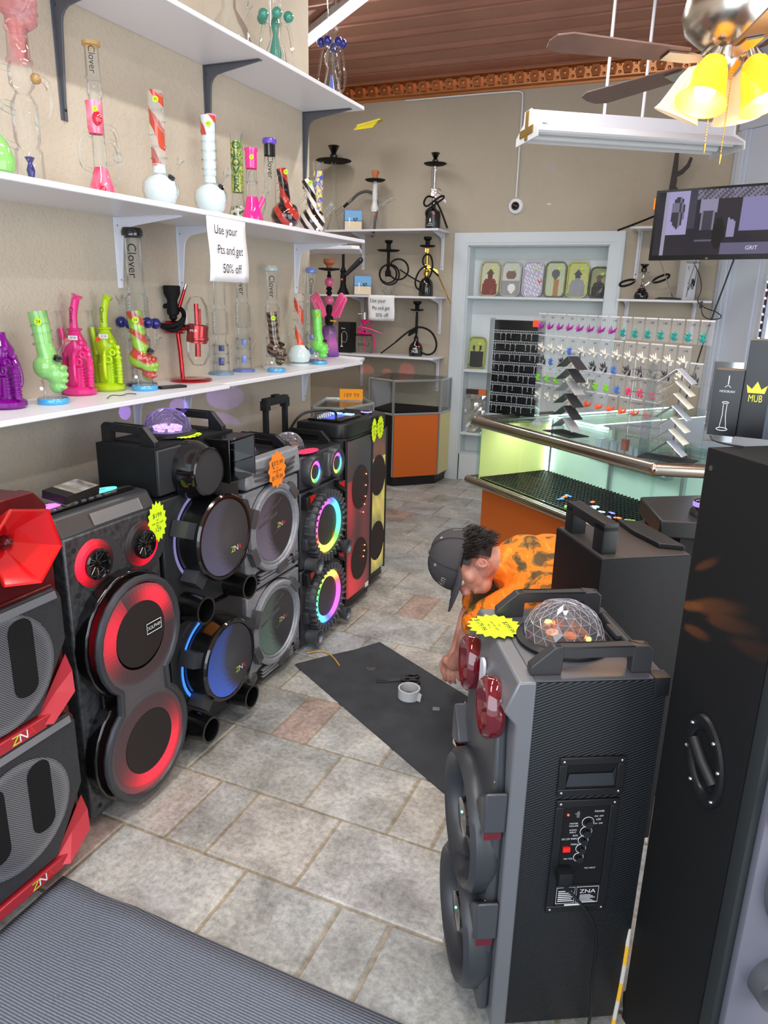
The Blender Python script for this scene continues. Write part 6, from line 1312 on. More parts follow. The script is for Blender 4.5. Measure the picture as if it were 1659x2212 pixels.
# ---- black earring stand on the counter
es_ = thing('earring_stand', 'black earring display stand with white wire racks on the counter', 'earring stand', (-.985, 4.13, .9665), -.12)
b = MB(); b.box(-.145, .145, .0, .03, 0, .53, bev=.002); b.build('backboard', mat('gloss_dark_panel', C(16, 18, 22), .25), es_)
b = MB()
for sx in (-1, 1): b.box(sx*.15-.002, sx*.15+.002, -.05, .03, 0, .54)
b.box(-.15, .15, -.052, -.05, 0, .54); b.build('acrylic_cover', ACR, es_)
ew = mat('white_wire', C(200, 202, 206), .3)
ewp = None; ear = None
for k in range(8):
    b = MB()
    z = .46-.058*k
    for dz in (0, .014): b.box(-.135, .135, -.030, -.028, z+dz, z+dz+.002)
    for i in range(27): b.box(-.134+i*.0103, -.1325+i*.0103, -.031, -.028, z, z+.016)
    for sx in (-1, 1): b.box(sx*.134-.001, sx*.134+.001, -.03, 0, z+.014, z+.016)
    b.build('wire_rack', ew, es_)
    for i in range(9):
        if (i*7+k*5) % 4 == 0: continue
        if ear is None:
            b = MB(); b.ball((0, 0, 0), .0045, 6); b.ball((0, 0, -.012), .003, 6); b.cyl((0, 0, .006), (0, 0, -.03), .0009, n=4); b.ball((0, 0, -.03), .0035, 6); ear = b.build('earring', mat('rhinestone', C(215, 215, 220), .15, metal=.6)); o = ear
        else: o = ear.copy(); COL.objects.link(o)
        o.matrix_world = T(-.985, 4.13, .967) @ RZ(-.12) @ T(-.12+i*.03, -.034, z-.006) @ Matrix.Diagonal((1, 1, .6+.25*((i+k) % 3), 1)); tag(o, 'tiny silver dangling earring on the black earring stand', 'earring', 'earrings on the black stand')
b = MB(); b.box(.10, .145, -.056, -.052, .50, .535); tg = b.build('price_card', ORS, es_)
# ---- acrylic rack of little bags
rk = thing('bag_rack', 'clear acrylic panel rack hung with rows of small bags on the counter', 'rack', (-1.142, 3.943, .967), -.671)
b = MB(); b.box(.16, 1.30, .262, .266, .0, .585); b.build('panel', ACR, rk)
b = MB(); b.box(.17, .30, .20, .32, 0, .006); b.build('foot', ACR, rk)
b = MB(); b.box(1.1, 1.28, .20, .32, 0, .006); b.build('foot', ACR, rk)
b = MB()
for z in (.575, .465, .40, .31, .21): b.box(.17, 1.28, .256, .260, z, z+.004)
b.build('hook_rail', ACR, rk)
BAGC = {'purple': (160, 30, 150), 'teal': (20, 150, 145), 'white': (228, 222, 208), 'blue': (70, 120, 210), 'black': (40, 40, 46), 'lime': (130, 215, 50), 'pink': (240, 50, 110), 'orange': (250, 96, 50)}
film_m = glass('bag_film', (.97, .975, .98, 1), .16, C(225, 230, 236), rough=.12, rim=.2)
bagp = {}
def bag(x, z, c, i, tall_=.10, w_=.062):
    M_ = T(-1.142, 3.943, .967) @ RZ(-.671) @ T(x, .246, z)
    if c not in bagp:
        t = thing('small_bag', '', 'bag'); b = MB(); b.box(-w_/2, w_/2, -.003, .003, -tall_, -.002); b.build('film', film_m, t)
        b = MB(); b.box(-w_/2, w_/2, -.0035, .0035, -.006, 0); b.build('seal', WHT, t)
        b = MB(); r_ = random.Random(len(c)*7)
        for q in range(6): a = r_.uniform(0, 3.1); cx, cz = r_.uniform(-.02, .014), -tall_+.012+r_.uniform(0, .026); b.cyl((cx, -.004, cz), (cx+.022*math.cos(a), -.004, cz+.030*math.sin(a)), .0075, .001, 5)
        b.build('contents', mat('bag_'+c, C(*BAGC[c]), .35), t); lettering([('1.99', .006, -.022, .014)], INK, t, RX @ T(0, 0, .0045)); bagp[c] = t
    else:
        p = bagp[c]; t = p.copy(); COL.objects.link(t)
        for ch in p.children: q = ch.copy(); COL.objects.link(q); q.parent = t
    t.matrix_world = M_; return t
rows = [(.575, .205, 1.245, 15, ['purple']*8+['teal']*7, 'top'), (.465, .215, 1.15, 13, ['white']*3+['blue']+['white']*9, 'second'), (.40, .235, 1.22, 14, ['black', 'blue', 'black', 'white', 'blue', 'black', 'black', 'blue', 'black', 'black', 'black', 'black', 'white', 'black'], 'third'),
        (.31, .22, 1.02, 12, ['lime', 'lime', 'lime', 'white', 'white', 'white', 'lime', 'lime', 'blue', 'pink', 'pink', 'pink'], 'fourth'), (.21, .22, 1.0, 11, ['white']*5+['orange']*6, 'bottom')]
for z, x0, x1, n, cols, rn in rows:
    for i in range(n):
        t = bag(x0+(x1-x0)*i/(n-1), z, cols[i], i); t['label'] = 'small clear bag of %s pieces in the %s row of the acrylic rack' % (cols[i], rn); t['group'] = '%s bags in the %s rack row' % (cols[i], rn)
# ---- zigzag racks of folded cards and mirror stand
def zig(label, x, y, z0, cols, rz, tops, n, sx=.085):
    M_ = CM @ T(x, y, .967); t = thing('card_rack', label, 'display rack'); t.matrix_world = M_ @ RZ(rz)
    b = MB(); b.box(-.11, .11, -.06, .06, 0, .004); b.build('base', cols[2], t)
    b = MB(); [b.box(sx_-.0015, sx_+.0015, -.06, .06, .004, tops) for sx_ in (-.105,)]; b.build('side_panel', ACR, t); b = MB(); b.box(-.004, .004, .04, .044, .004, tops); b.build('spine', cols[3], t)
    for k in range(n):
        z = .05+(tops-.10)*k/(n-1)
        b = MB(); b.slab([(-sx, -.03, z-.026), (0, -.03, z+.03), (0, .03, z+.03), (-sx, .03, z-.026)], .002); b.slab([(0, -.03, z+.03), (sx, -.03, z-.026), (sx, .03, z-.026), (0, .03, z+.03)], .002); o = b.build('folded_card', cols[0] if (k % 3 or n < 6) else cols[1], t, ang=0)
        b = MB(); b.cyl((-sx, -.031, z-.026), (0, -.031, z+.031), .0015, n=4); b.cyl((0, -.031, z+.031), (sx, -.031, z-.026), .0015, n=4); b.build('card_edge', cols[3], o)
    return t
zig('rack of dark folded cards stacked like little tents on the counter edge', .60, .12, 0, (mat('card_dark', C(48, 50, 54), .4), mat('card_pale', C(170, 172, 178), .4), INK, SIL), -.1, .40, 6)
zig('rack of cream folded cards stacked like little tents beside the mirror panel', 1.24, .12, 0, (mat('card_cream', C(226, 222, 205), .5), mat('card_grey', C(160, 166, 180), .4), INK, SIL), .35, .40, 7, .07)
t = thing('wire_rack', 'small wire hook rack between the cream cards and the hanging bags', 'display rack'); t.matrix_world = CM @ T(1.06, .15, .967)
b = MB()
for k in range(7):
    z = .06+k*.05; b.cyl((-.06, -.03, z), (.07, .03, z), .0018, n=5)
    for i in range(6): p = Vector((-.055+i*.022, -.028+i*.011, z)); b.cyl(p, p+Vector((.004, -.03, -.004)), .0012, n=4); b.cyl(p+Vector((.004, -.03, -.004)), p+Vector((.004, -.03, -.03)), .0012, n=4)
b.cyl((-.06, -.03, 0), (-.06, -.03, .40), .0022, n=6); b.cyl((.07, .03, 0), (.07, .03, .40), .0022, n=6); b.build('wires', SIL, t)
b = MB(); b.box(-.05, -.02, -.07, -.05, 0, .05); b.build('brown_card', mat('card_brown', C(110, 62, 50), .5), t)
t = thing('mirror_panel', 'tall clear-edged mirror panel at the right end of the counter', 'mirror'); t.matrix_world = CM @ T(1.40, .20, .967) @ RZ(.75)
b = MB(); b.box(-.05, .06, 0, .006, .10, .42); b.build('mirror', mat('mirror_glass', C(205, 208, 210), .06, metal=.9), t); b = MB(); b.box(-.052, -.048, -.004, .008, 0, .43); b.box(-.05, .06, .006, .009, 0, .425); b.build('frame', ACR, t)
for k, (x_, y_) in enumerate(((.33, .16), (.45, .20))):
    t = thing('acrylic_stand', ('clear acrylic pillar stand nearer the earring stand', 'clear acrylic pillar stand nearer the dark folded cards')[k], 'display stand'); t.matrix_world = CM @ T(x_, y_, .967)
    b = MB(); b.lathe([(.035, 0), (.03, .012), (.008, .03), (.008, .19), (.012, .20)], 20); b.build('pillar', glass('acrylic_white', (.96, .98, .98, 1), .25, C(220, 228, 230), rim=.2), t)
# ---- orange corner case
oc = thing('corner_case', 'five-sided glass corner case with orange front and black plinth', 'display case', (-2.40, 5.72, 0))
P = [(-.27, .10), (0, 0), (.315, .305), (.325, .56), (-.27, .56)]
def inset(P, k): cx = sum(p[0] for p in P)/len(P); cy = sum(p[1] for p in P)/len(P); return [(cx+(x-cx)*k, cy+(y-cy)*k) for x, y in P]
b = MB(); b.prism(inset(P, .93), 0, .10); b.build('plinth', BLK, oc); b = MB(); b.prism(inset(P, .985), .10, .635); b.build('body', BLK, oc)
dx, dy = .315, .305; n_ = Vector((dy, -dx, 0)).normalized()
def facepanel(nm, p, q, z0, z1, m, ins=.0, th=.006):
    a, c = Vector((p[0], p[1], 0)), Vector((q[0], q[1], 0)); d = (c-a).normalized(); a = a+d*ins; c = c-d*ins; nn = Vector((d.y, -d.x, 0))*.004
    b = MB(); b.slab([a+nn+Vector((0, 0, z0)), a+nn+Vector((0, 0, z1)), c+nn+Vector((0, 0, z1)), c+nn+Vector((0, 0, z0))], th); return b.build(nm, m, oc, ang=0)
facepanel('orange_panel', P[1], P[2], .085, .63, ORP, .01); facepanel('cream_panel', P[2], P[3], .085, .63, YLP, .01)
b = MB()
for x, y in P: b.box(x-.009, x+.009, y-.009, y+.009, .63, .935)
for i in range(5):
    p, q = P[i], P[(i+1) % 5]
    for z in (.64, .925): b.cyl((p[0], p[1], z), (q[0], q[1], z), .011, n=6)
b.cyl((P[1][0], P[1][1], .09), (P[1][0], P[1][1], .64), .007, n=6); b.cyl((P[2][0], P[2][1], .09), (P[2][0], P[2][1], .64), .007, n=6)
b.build('frame', ALU, oc)
for i in range(5):
    p, q = P[i], P[(i+1) % 5]
    b = MB(); b.slab([(p[0], p[1], .65), (q[0], q[1], .65), (q[0], q[1], .915), (p[0], p[1], .915)], .004); b.build('glass_pane', ACR if i < 4 else mat('pale_back', C(196, 196, 200), .5), oc, ang=0)
b = MB(); b.prism(P, .928, .934); b.build('glass_top', ACR, oc); b = MB(); b.prism(inset(P, .95), .636, .66); b.build('black_mat', BLKM, oc)
# ---- low grey case behind the tall speakers
lc_ = thing('display_case', 'low aluminium-framed glass case behind the tall speakers', 'display case', (-2.30, 4.60, 0))
P = [(-.22, -.08), (.0, 0), (.05, .36), (-.12, .56), (-.38, .42)]
b = MB(); b.prism(inset(P, .97), 0, .62); b.build('base', mat('case_grey', C(170, 174, 178), .5), lc_)
b = MB()
for x, y in P: b.box(x-.01, x+.01, y-.01, y+.01, .62, .85)
for i in range(5):
    p, q = P[i], P[(i+1) % 5]
    for z in (.63, .835): b.cyl((p[0], p[1], z), (q[0], q[1], z), .014, n=6)
b.build('frame', ALU, lc_)
b = MB(); b.prism(P, .838, .846); b.build('glass_top', ACR, lc_)
for i in range(5):
    p, q = P[i], P[(i+1) % 5]; b = MB(); b.slab([(p[0], p[1], .65), (q[0], q[1], .65), (q[0], q[1], .82), (p[0], p[1], .82)], .004); b.build('glass_pane', ACR, lc_, ang=0)
t = thing('price_sign', 'orange pinked price card reading 189.99 standing on the low glass case', 'price tag', (-2.44, 4.98, .847), rot=(PI/2-.15, 0, VW))
n = 12; P = []
for i in range(n): P += [(-.09+.18*i/n, .0+.0), (-.09+.18*(i+.5)/n, .008)]
P2 = [(-.09+.18*i/24, .003*(i % 2)) for i in range(25)]+[(.09-.004*(i % 2), .085*i/10) for i in range(1, 10)]+[(.09-.18*i/24, .085-.004*(i % 2)) for i in range(25)]+[(-.09+.004*(i % 2), .085-.085*i/10) for i in range(1, 10)]
b = MB(); b.prism(P2, 0, .0012); b.build('card', mat('amber_card', C(255, 165, 20), .6), t, ang=0); lettering([('189 99', 0, .035, .045)], mat('pencil', C(150, 90, 30), .7), t, T(0, 0, .0016))
# red specks thrown on the back wall by the party lights: small spot lamps aimed from the rainbow speaker dome
def spot(name, loc, aim, ang, pw, col, blend=.25):
    d = bpy.data.lights.new(name, 'SPOT'); d.energy = pw; d.color = col; d.spot_size = math.radians(ang); d.spot_blend = blend; d.shadow_soft_size = .002
    o = bpy.data.objects.new(name, d); COL.objects.link(o); o.location = loc
    o.rotation_euler = (Vector(aim)-Vector(loc)).to_track_quat('-Z', 'Y').to_euler(); return o
D0 = (-1.60, 2.0, 1.245)
for i, (aim, ang, pw) in enumerate((((-2.05, 2.50, 1.13), 7, 20), ((-2.05, 2.82, 1.14), 8, 34), ((-2.05, 2.79, 1.00), 9, 36), ((-2.05, 2.18, 1.15), 8, 14), ((-2.05, 2.70, .92), 8, 30))):
    spot('dome_beam', (-1.66, 1.985, 1.24), aim, ang, pw, (.30, .16, 1))
for i, (aim, ang) in enumerate((((-2.92, 6.3, .93), 1.6), ((-2.72, 6.3, .925), 1.2), ((-2.52, 6.3, .96), 1.9), ((-1.33, 6.3, 2.62), 1.1), ((-1.0, 6.3, 1.9), .01))[:4]):
    spot('dome_beam', (-1.57, 2.82, 1.05) if i < 3 else (-1.2, 3.2, 1.3), aim, ang*1.3, 160 if i < 3 else 60, (1, .08, .05) if i < 3 else (.35, .2, 1))
# ================================================================ LOUDSPEAKERS ON THE RIGHT
CARB = two_tone('carbon_weave', C(9, 11, 13), C(24, 28, 32), 'wave', 62, .42, sharp=.18, bump=.3, rot=(.6, .785, .785))
GFR = mat('satin_grey_front', C(118, 120, 124), .35, metal=.35); GFD = mat('satin_dark_front', C(74, 76, 80), .38, metal=.3); WINE = mat('wine_red_gloss', C(96, 14, 26), .06, coat=1.0)
# near speaker: side face runs back along (.874,.486); front faces (-.874,-.486)
RZF = math.atan2(.486, .874)-PI/2
RZF = math.atan2(-.874*-1*-1, .486) if False else RZF
t = spk('loudspeaker', 'nearest graphite loudspeaker with clear light dome and wine-red horn rings', -.330, 1.395, RZF+0.0)
w_, h_, d_ = .34, .895, .302
b = MB(); b.box(-w_/2, w_/2, .035, d_, .03, h_, bev=.004); b.build('cabinet', CARB, t)
b = MB(); b.box(-w_/2+.002, w_/2-.002, .035, d_-.002, h_-.0, h_+.004, bev=.002); b.build('top_panel', mat('graphite_top', C(84, 86, 92), .35, metal=.3), t)
prof = [(.036, .03), (.036, h_+.004), (-.005, h_+.002), (-.03, h_-.05), (-.02, h_-.10), (-.004, .60), (-.004, .56), (-.03, .50), (-.01, .42), (-.004, .20), (-.02, .16), (-.004, .03)]
b = MB(); b.prism([(.036, .03), (.036, h_+.004), (-.0, h_+.004), (-.025, h_-.06), (0, h_-.09), (0, .03)], -w_/2-.004, w_/2+.004, axis='x'); b.build('front_bezel', GFR, t, bev=.004)
b = MB(); b.fp([(-.15, .05), (.15, .05), (.155, .55), (.12, h_-.09), (-.12, h_-.09), (-.155, .55)], -.025, 0); b.build('front_plate', GFD, t, bev=.008)
for cx in (-.095, .095):
    b = MB(); M = T(cx, -.012, .80) @ RX; b.lathe([(.050, 0), (.055, .010), (.054, .030), (.048, .038), (.040, .034), (.028, .012), (.012, .008), (.009, .02), (0, .024)], 32, M, sy=1.22); o = b.build('horn_ring', WINE, t)
    for k in range(5): b = MB(); b.cyl((cx+.012*math.cos(k*1.257), -.022, .80+.014*math.sin(k*1.257)), (cx+.037*math.cos(k*1.257), -.038, .80+.045*math.sin(k*1.257)), .004, n=6); b.build('spoke', WINE, o)
b = MB(); b.prism(rrect(-.016, .016, .70, .86, .014), -.03, -.024, axis='y'); b.build('white_sticker', mat('sticker_white', C(205, 205, 215), .4), t)
for cz in (.455, .185):
    b = MB(); b.fl(0, cz, [(.152, -.0), (.165, .03), (.162, .055), (.150, .066), (.138, .060), (.128, .04), (.125, .025)], 48, sz=.93); o = b.build('woofer_ring', BLK if False else DGR, t)
    b = MB(); b.fl(0, cz, [(.127, .027), (.06, .040), (0, .046)], 48, sz=.93); b.build('grille', MESHB, o)
    b = MB(); b.fl(0.0, cz, [(.05, .046), (.045, .052), (0, .056)], 24, sz=.93); b.build('dust_cap', BLKG, o); b = MB(); b.ball((.02, -.058, cz+.03), .003, 6); b.build('diode', glow('spot_green', (.1, 1, .5, 1), 6), o)
for s in (-1, 1):
    for z in (.60, .325):
        b = MB(); b.prism([(s*.172, z+.05), (s*.172, z-.05), (s*.10, z-.02), (s*.12, z+.01)], -.05, .0, axis='y'); o = b.build('side_scoop', GFD, t, bev=.006)
        b = MB(); b.prism([(s*.170, z-.045), (s*.170, z-.065), (s*.12, z-.045)], -.046, -.01, axis='y'); b.build('red_insert', WINE, o)
    for z in (.845, .66, .62, .36, .30): b = MB(); b.ball((s*.15, -.026, z), .0045, 8, sy=.5); b.build('screw', SIL, t)
for s in (-1, 1): handle(t, s*.135, .03, .275, h_+.004, .058, .026, m=mat('handle_satin', C(50, 50, 52), .35))
dome(t, .0, .145, h_+.004, .085, None); b = MB(); b.ball((-.03, .12, h_+.03), .010, 8); b.ball((.03, .19, h_+.02), .006, 8); b.build('amber_lamp', glow('amber_lamp', (1, .42, .06, 1), 7), t)
b = MB(); b.cyl((-.09, .27, h_+.014), (.09, .27, h_+.014), .014, n=14); o = b.build('trolley_grip', BLK, t); b = MB(); b.box(-.03, .03, .252, .262, h_+.018, h_+.026); b.build('grip_button', DGR, o)
# control side: local +x face (towards the viewer on the right)
S_ = w_/2
def sp(b, poly, x0, x1): b.prism(poly, S_+x0, S_+x1, axis='x')
for (y0, y1, z0, z1, dd) in ((.098, .236, .637, .728, .022), (.10, .232, .343, .628, .018)):
    b = MB(); fr = .017
    for a in ((y0, y1, z0, z0+fr), (y0, y1, z1-fr, z1), (y0, y0+fr, z0+fr, z1-fr), (y1-fr, y1, z0+fr, z1-fr)): b.box(S_-.001, S_+.006, a[0], a[1], a[2], a[3])
    o = b.build('recess_frame', BLK, t, bev=.0015); b = MB(); b.box(S_-.0, S_+.0015, y0+fr, y1-fr, z0+fr, z1-fr); b.build('recess_floor', BLKM, o)
    if z0 > .6: b = MB(); b._add([(S_+.001, y0+fr, z0+fr), (S_+.001, y1-fr, z0+fr), (S_+.006, y1-fr-.01, z1-fr-.02), (S_+.006, y0+fr+.004, z1-fr-.02), (S_+.001, y1-fr, z1-fr)], [(0, 1, 2, 3), (1, 4, 2)]); b.build('hand_hold', DGR, o, ang=0)
    for yy_ in (y0+.009, y1-.009):
        for zz in (z0+.009, z1-.009): b = MB(); b.ball((S_+.006, yy_, zz), .0035, 8, sx=.5); b.build('screw', SIL, o)
MS = T(S_+.0022, .16, .504) @ RZ(PI/2) @ RX      # lettering plane on the side face
cp = thing if False else None
b = MB(); b.box(S_-.001, S_+.0045, .118, .216, .357, .412); pl = b.build('rating_plate', BLK, t, bev=.001)
lettering([('ZNA', .02, .012, .014, 1.2)], WINK, pl, T(S_+.0052, .168, .384) @ RZ(PI/2) @ RX)
b = MB()
for i in range(6): b.box(S_+.0046, S_+.005, .124, .158-.004*(i % 2), .372+i*.005, .374+i*.005); b.box(S_+.0046, S_+.005, .172, .206-.005*(i % 3), .368+i*.0035, .3693+i*.0035)
b.box(S_+.0046, S_+.005, .14, .175, .360, .364); b.build('fine_print', WINK, pl)
b = MB(); [b.tube([(S_+.005, y_, z_) for y_, z_ in q], .0006, 4, True) for q in ([(.120, .367), (.160, .367), (.160, .408), (.120, .408)], [(.164, .367), (.212, .367), (.212, .408), (.164, .408)])]; b.build('print_box', WINK, pl)
for k, (yy_, zz, r_) in enumerate(((.172, .570, .010), (.170, .547, .010), (.166, .526, .0085), (.163, .505, .0085), (.160, .483, .0085))):
    b = MB(); b.cyl((S_+.001, yy_, zz), (S_+.012, yy_, zz), r_, r_*.85, 16); o = b.build('knob', BLKG, t); b = MB(); b.torus((0, 0, 0), r_*1.25, .0006, M=T(S_+.002, yy_, zz) @ RY(PI/2)); b.build('knob_ring', WINK, o)
lettering([('LCD', -.012, .088, .005), ('POWER', .034, .092, .006), ('MASTER', -.018, .064, .005), ('VOLUME', -.018, .058, .005), ('AUDIO', -.018, .048, .005), ('INPUT', -.018, .042, .005), ('BASS', -.012, .034, .005), ('DC12V INPUT', -.022, .026, .006), ('TREBLE', -.012, .012, .005), ('MIC VOL', -.022, -.024, .005), ('MIC INPUT', .028, -.05, .005), ('LED', .034, .072, .006), ('ON  OFF', .034, .080, .005), ('ON  OFF', .034, .062, .005)], WINK, t, MS)
b = MB(); b.box(S_+.001, S_+.006, .124, .139, .500, .511); b.build('red_terminal', mat('bright_red', C(240, 30, 25), .4), t); b = MB(); b.box(S_+.001, S_+.005, .145, .151, .585, .600); b.build('usb_port', SIL, t); b = MB(); b.ball((S_+.002, .128, .590), .0025, 8); b.build('red_lamp', glow('spot_red2', (1, .05, .03, 1), 5), t)
b = MB(); b.box(S_+.001, S_+.03, .112, .142, .438, .466, bev=.003); b.cyl((S_+.02, .130, .440), (S_+.022, .136, .415), .007, .004, 10); b.build('mains_plug', BLK, t)
o = MB().tube([(S_+.022, .136, .42), (S_+.03, .165, .39), (S_+.028, .20, .34), (S_+.026, .215, .27), (S_+.026, .212, .18), (S_+.028, .222, .09), (S_+.03, .215, .012)], .0035, 8, smooth=3).build('power_cord', BLK, t)
b = MB(); b.box(S_-.03, S_+.003, d_-.03, d_+.003, h_-.035, h_+.006, bev=.003); o = b.build('corner_guard', BLK, t)
feet(t, w_-.03, d_)
price_star('yellow starburst price tag on top of the nearest graphite speaker', (-.352, 1.455, .905), (0, 0, -.95), .062, YEL, [('$399.99', .012, .028, .017), ('or', 0, .012, .010), ('use my cash', 0, 0, .010), ('for a', 0, -.012, .010), ('$179.99', -.01, -.030, .018)], n=18)
# boxy speaker seen from behind
t = spk('loudspeaker', 'black box loudspeaker with one top handle behind the kneeling man', -.182, 1.882, math.atan2(.152, .217))
b = MB(); b.box(0, .265, 0, .285, .03, .95, bev=.006); b.build('cabinet', mat('black_vinyl', C(13, 13, 15), .55, bump=.15, bscale=500, spec=.3), t); b = MB(); b.box(.004, .261, .004, .281, .949, .953, bev=.001); b.build('top_panel', mat('vinyl_top', C(58, 54, 52), .42, bump=.2, bscale=500), t)
b = MB(); M = T(.035, .145, .95)
b.box(-.022, .022, -.115, -.06, 0, .085, M=M, bev=.006); b.box(-.022, .022, .065, .115, 0, .085, M=M, bev=.006); b.box(-.022, .022, -.115, .115, .062, .09, M=M, bev=.006); b.build('handle', BLK, t)
b = MB(); b.prism([(.20, .06), (.262, .03), (.262, .26), (.20, .29), (.19, .18)], .953, .968); b.build('raised_edge', BLK, t, bev=.003); feet(t, .2, .27)
t = thing('knob_stand', 'black loudspeaker top with purple-lit knob behind the boxy speaker', 'loudspeaker', (.055, 2.30, 0), .6)
b = MB(); b.box(-.08, .16, -.02, .18, .03, .95, bev=.006); b.build('cabinet', BLKM, t); b = MB(); b.prism([(-.14, .0), (.0, -.05), (.17, -.05), (.17, .26), (-.06, .26)], .93, .985); b.build('sloped_panel', BLK, t, bev=.006)
b = MB(); b.lathe([(.036, .98), (.034, 1.0), (.026, 1.008), (.026, 1.03), (.018, 1.036), (0, 1.036)], 28, T(0.02, .04, 0)); o = b.build('knob', BLKG, t); b = MB(); b.lathe([(.027, 1.012), (.029, 1.020), (.026, 1.027)], 28, T(.02, .04, 0), colf=lambda a: (.25, .15, .75, 1)); b.build('knob_ring', VLED, o)
b = MB(); b.cyl((.0, .02, 0), (.0, .02, .03), .02, n=8); b.build('foot', BLKM, t)
# tall tower on the right edge
RZT = math.atan2(-.8, .6)                         # local x runs along its side face from the back edge to the front edge
t = spk('loudspeaker', 'tallest black loudspeaker tower with oval side handle at the right edge', .0224, 1.392, RZT)
VIN = mat('black_carpet_wrap', C(11, 12, 14), .62, bump=.3, bscale=700, spec=.3)
b = MB(); b.box(0, .220, 0, .36, .03, 1.36, bev=.006); b.build('cabinet', VIN, t)
b = MB(); b.box(.220, .250, .0, .36, .03, 1.345, bev=.008); b.build('front_edge', mat('grey_green_edge', C(30, 35, 37), .6), t)
b = MB(); b.box(.250, .264, .016, .344, .04, 1.33, bev=.004); fp_ = b.build('front_panel', mat('lilac_grey_front', C(112, 112, 124), .35, metal=.3), t)
MF = T(.330, 0, 0) @ RY(PI/2)
for cz in (.645, 1.05):
    b = MB(); M = T(.264, .19, cz) @ RY(PI/2); b.lathe([(.150, -.01), (.145, .025), (.135, .030), (.118, .025), (.114, .018)], 48, M); o = b.build('woofer_ring', MGR, t)
    b = MB(); b.lathe([(.114, .016), (.06, .002), (0, .006)], 40, M); b.build('blue_cone', mat('cone_blue', C(30, 40, 90), .5), o)
    for k in range(14): a = 2*PI*k/14; b = MB(); b.ball(M @ Vector((.127*math.cos(a), .127*math.sin(a), .030)), .005, 8); b.build('rivet', SIL, o)
b = MB(); b.box(.258, .300, .022, .085, .80, .845, bev=.008); b.build('grey_lug', MGR, t); b = MB(); b.box(.258, .294, .026, .08, .765, .797, bev=.005); b.build('red_lug', RED, t)
b = MB(); b.cyl((.258, .09, .43), (.30, .09, .43), .042, .046, 28, cap=False); b.lathe([(.046, 0), (.037, -.025), (.036, -.04)], 28, T(.30, .09, .43) @ RY(PI/2), cap=False); b.build('port', MGR, t)
# oval hand-hold on the side face (local -y face)
OM = T(.125, -.001, .80) @ RY(-.30) @ Matrix.Diagonal((.8, .8, .8, 1)) @ RX
b = MB(); b.lathe([(.062, .0), (.060, .008), (.050, .010), (.042, .006), (.040, .001)], 40, OM, sy=1.75, cap=False); oh = b.build('oval_handle', BLK, t)
b = MB(); b.lathe([(.041, .0012), (0, .0012)], 36, OM, sy=1.75); b.build('recess', INK, oh)
b = MB(); b.tube([OM @ Vector((-.030, .045, .004)), OM @ Vector((0, 0, .008)), OM @ Vector((.030, -.045, .004))], .013, 10); b.build('grip_bar', BLK, oh)
for a in (.6, 1.57+.5, 2.9, 3.75, 5.2, -.1): b = MB(); b.ball(OM @ Vector((.054*math.cos(a), .054*1.75*math.sin(a), .010)), .004, 8); b.build('screw', SIL, oh)
b = MB(); M = T(.09, .14, 1.36); b.box(-.06, -.03, -.024, .024, 0, .055, M=M, bev=.006); b.box(.07, .11, -.024, .024, 0, .055, M=M, bev=.006); b.box(-.06, .11, -.024, .024, .04, .066, M=M, bev=.008); b.build('top_handle', BLK, t)
b = MB(); b.cyl((.018, -.001, 1.325), (.018, .002, 1.325), .005, n=10); b.build('bolt_hole', SIL, t); feet(t, .16, .34)
def carton(label, x, y, z, rz, w_, d_, h_):
    t = thing('hookah_box', label, 'box', (x*.8, y*.8, 1.3615), rz); t.scale = (.8, .8, .8); b = MB(); b.box(-w_/2, w_/2, 0, d_, 0, h_, bev=.001); b.build('carton', mat('carton_satin_black', C(15, 14, 16), .35), t); return t
t = carton('short black carton with silver hookah drawings on the tallest speaker', .055, 1.90, 1.302, -.12, .062, .06, .155)
lettering([('HOOKAH', 0, .105, .0075)], WINK, t, T(0, -.0008, 0) @ RX)
b = MB(); b.tube([(-.006, -.001, .115), (0, -.001, .120), (.006, -.001, .115)], .0008, 4); b.tube([(0, -.001, .142), (0, -.001, .122)], .0012, 4); b.tube([(-.006, -.001, .02), (-.003, -.001, .05), (-.004, -.001, .075), (.004, -.001, .075), (.004, -.001, .05), (.008, -.001, .02)], .0008, 4, True); b.torus((0, 0, 0), .012, .001, 16, 4, M=T(0, -.001, .016) @ RX, sy=.3); b.torus((0, 0, 0), .007, .0008, 14, 4, M=T(0, -.001, .079) @ RX, sy=.3); b.build('silver_drawing', WINK, t)
t = carton('tall black carton with golden crown logo on the tallest speaker', .132, 1.90, 1.302, -.12, .09, .10, .225)
GP = mat('gold_print', C(196, 190, 50), .35, metal=.4); lettering([('MUB', 0, 0, .024, .62)], GP, t, T(-.016, -.0008, .092) @ RX)
b = MB(); b.prism([(-.034, .105), (.002, .105), (.006, .124), (-.006, .114), (-.016, .132), (-.026, .114), (-.038, .124)], -.0012, -.0004, axis='y'); b.build('crown', GP, t)
b = MB(); b.box(.012, .0452, -.0008, .0, .0, .224); b.build('grey_band', mat('slate_print', C(66, 72, 86), .4), t); lettering([('Color:', .033, .113, .010), ('Weight:', .034, .095, .010), ('Quantity:', .035, .077, .010)], WINK, t, T(0, -.0014, 0) @ RX)
b = MB(); b.tube([(.026, 1.49, 1.364), (.03, 1.44, 1.364), (.056, 1.41, 1.364), (.08, 1.40, 1.364)], .0018, 6, smooth=2); tag(b.build('thin_cable', BLK), 'thin black cable trailing over the top of the tallest speaker', 'cable')
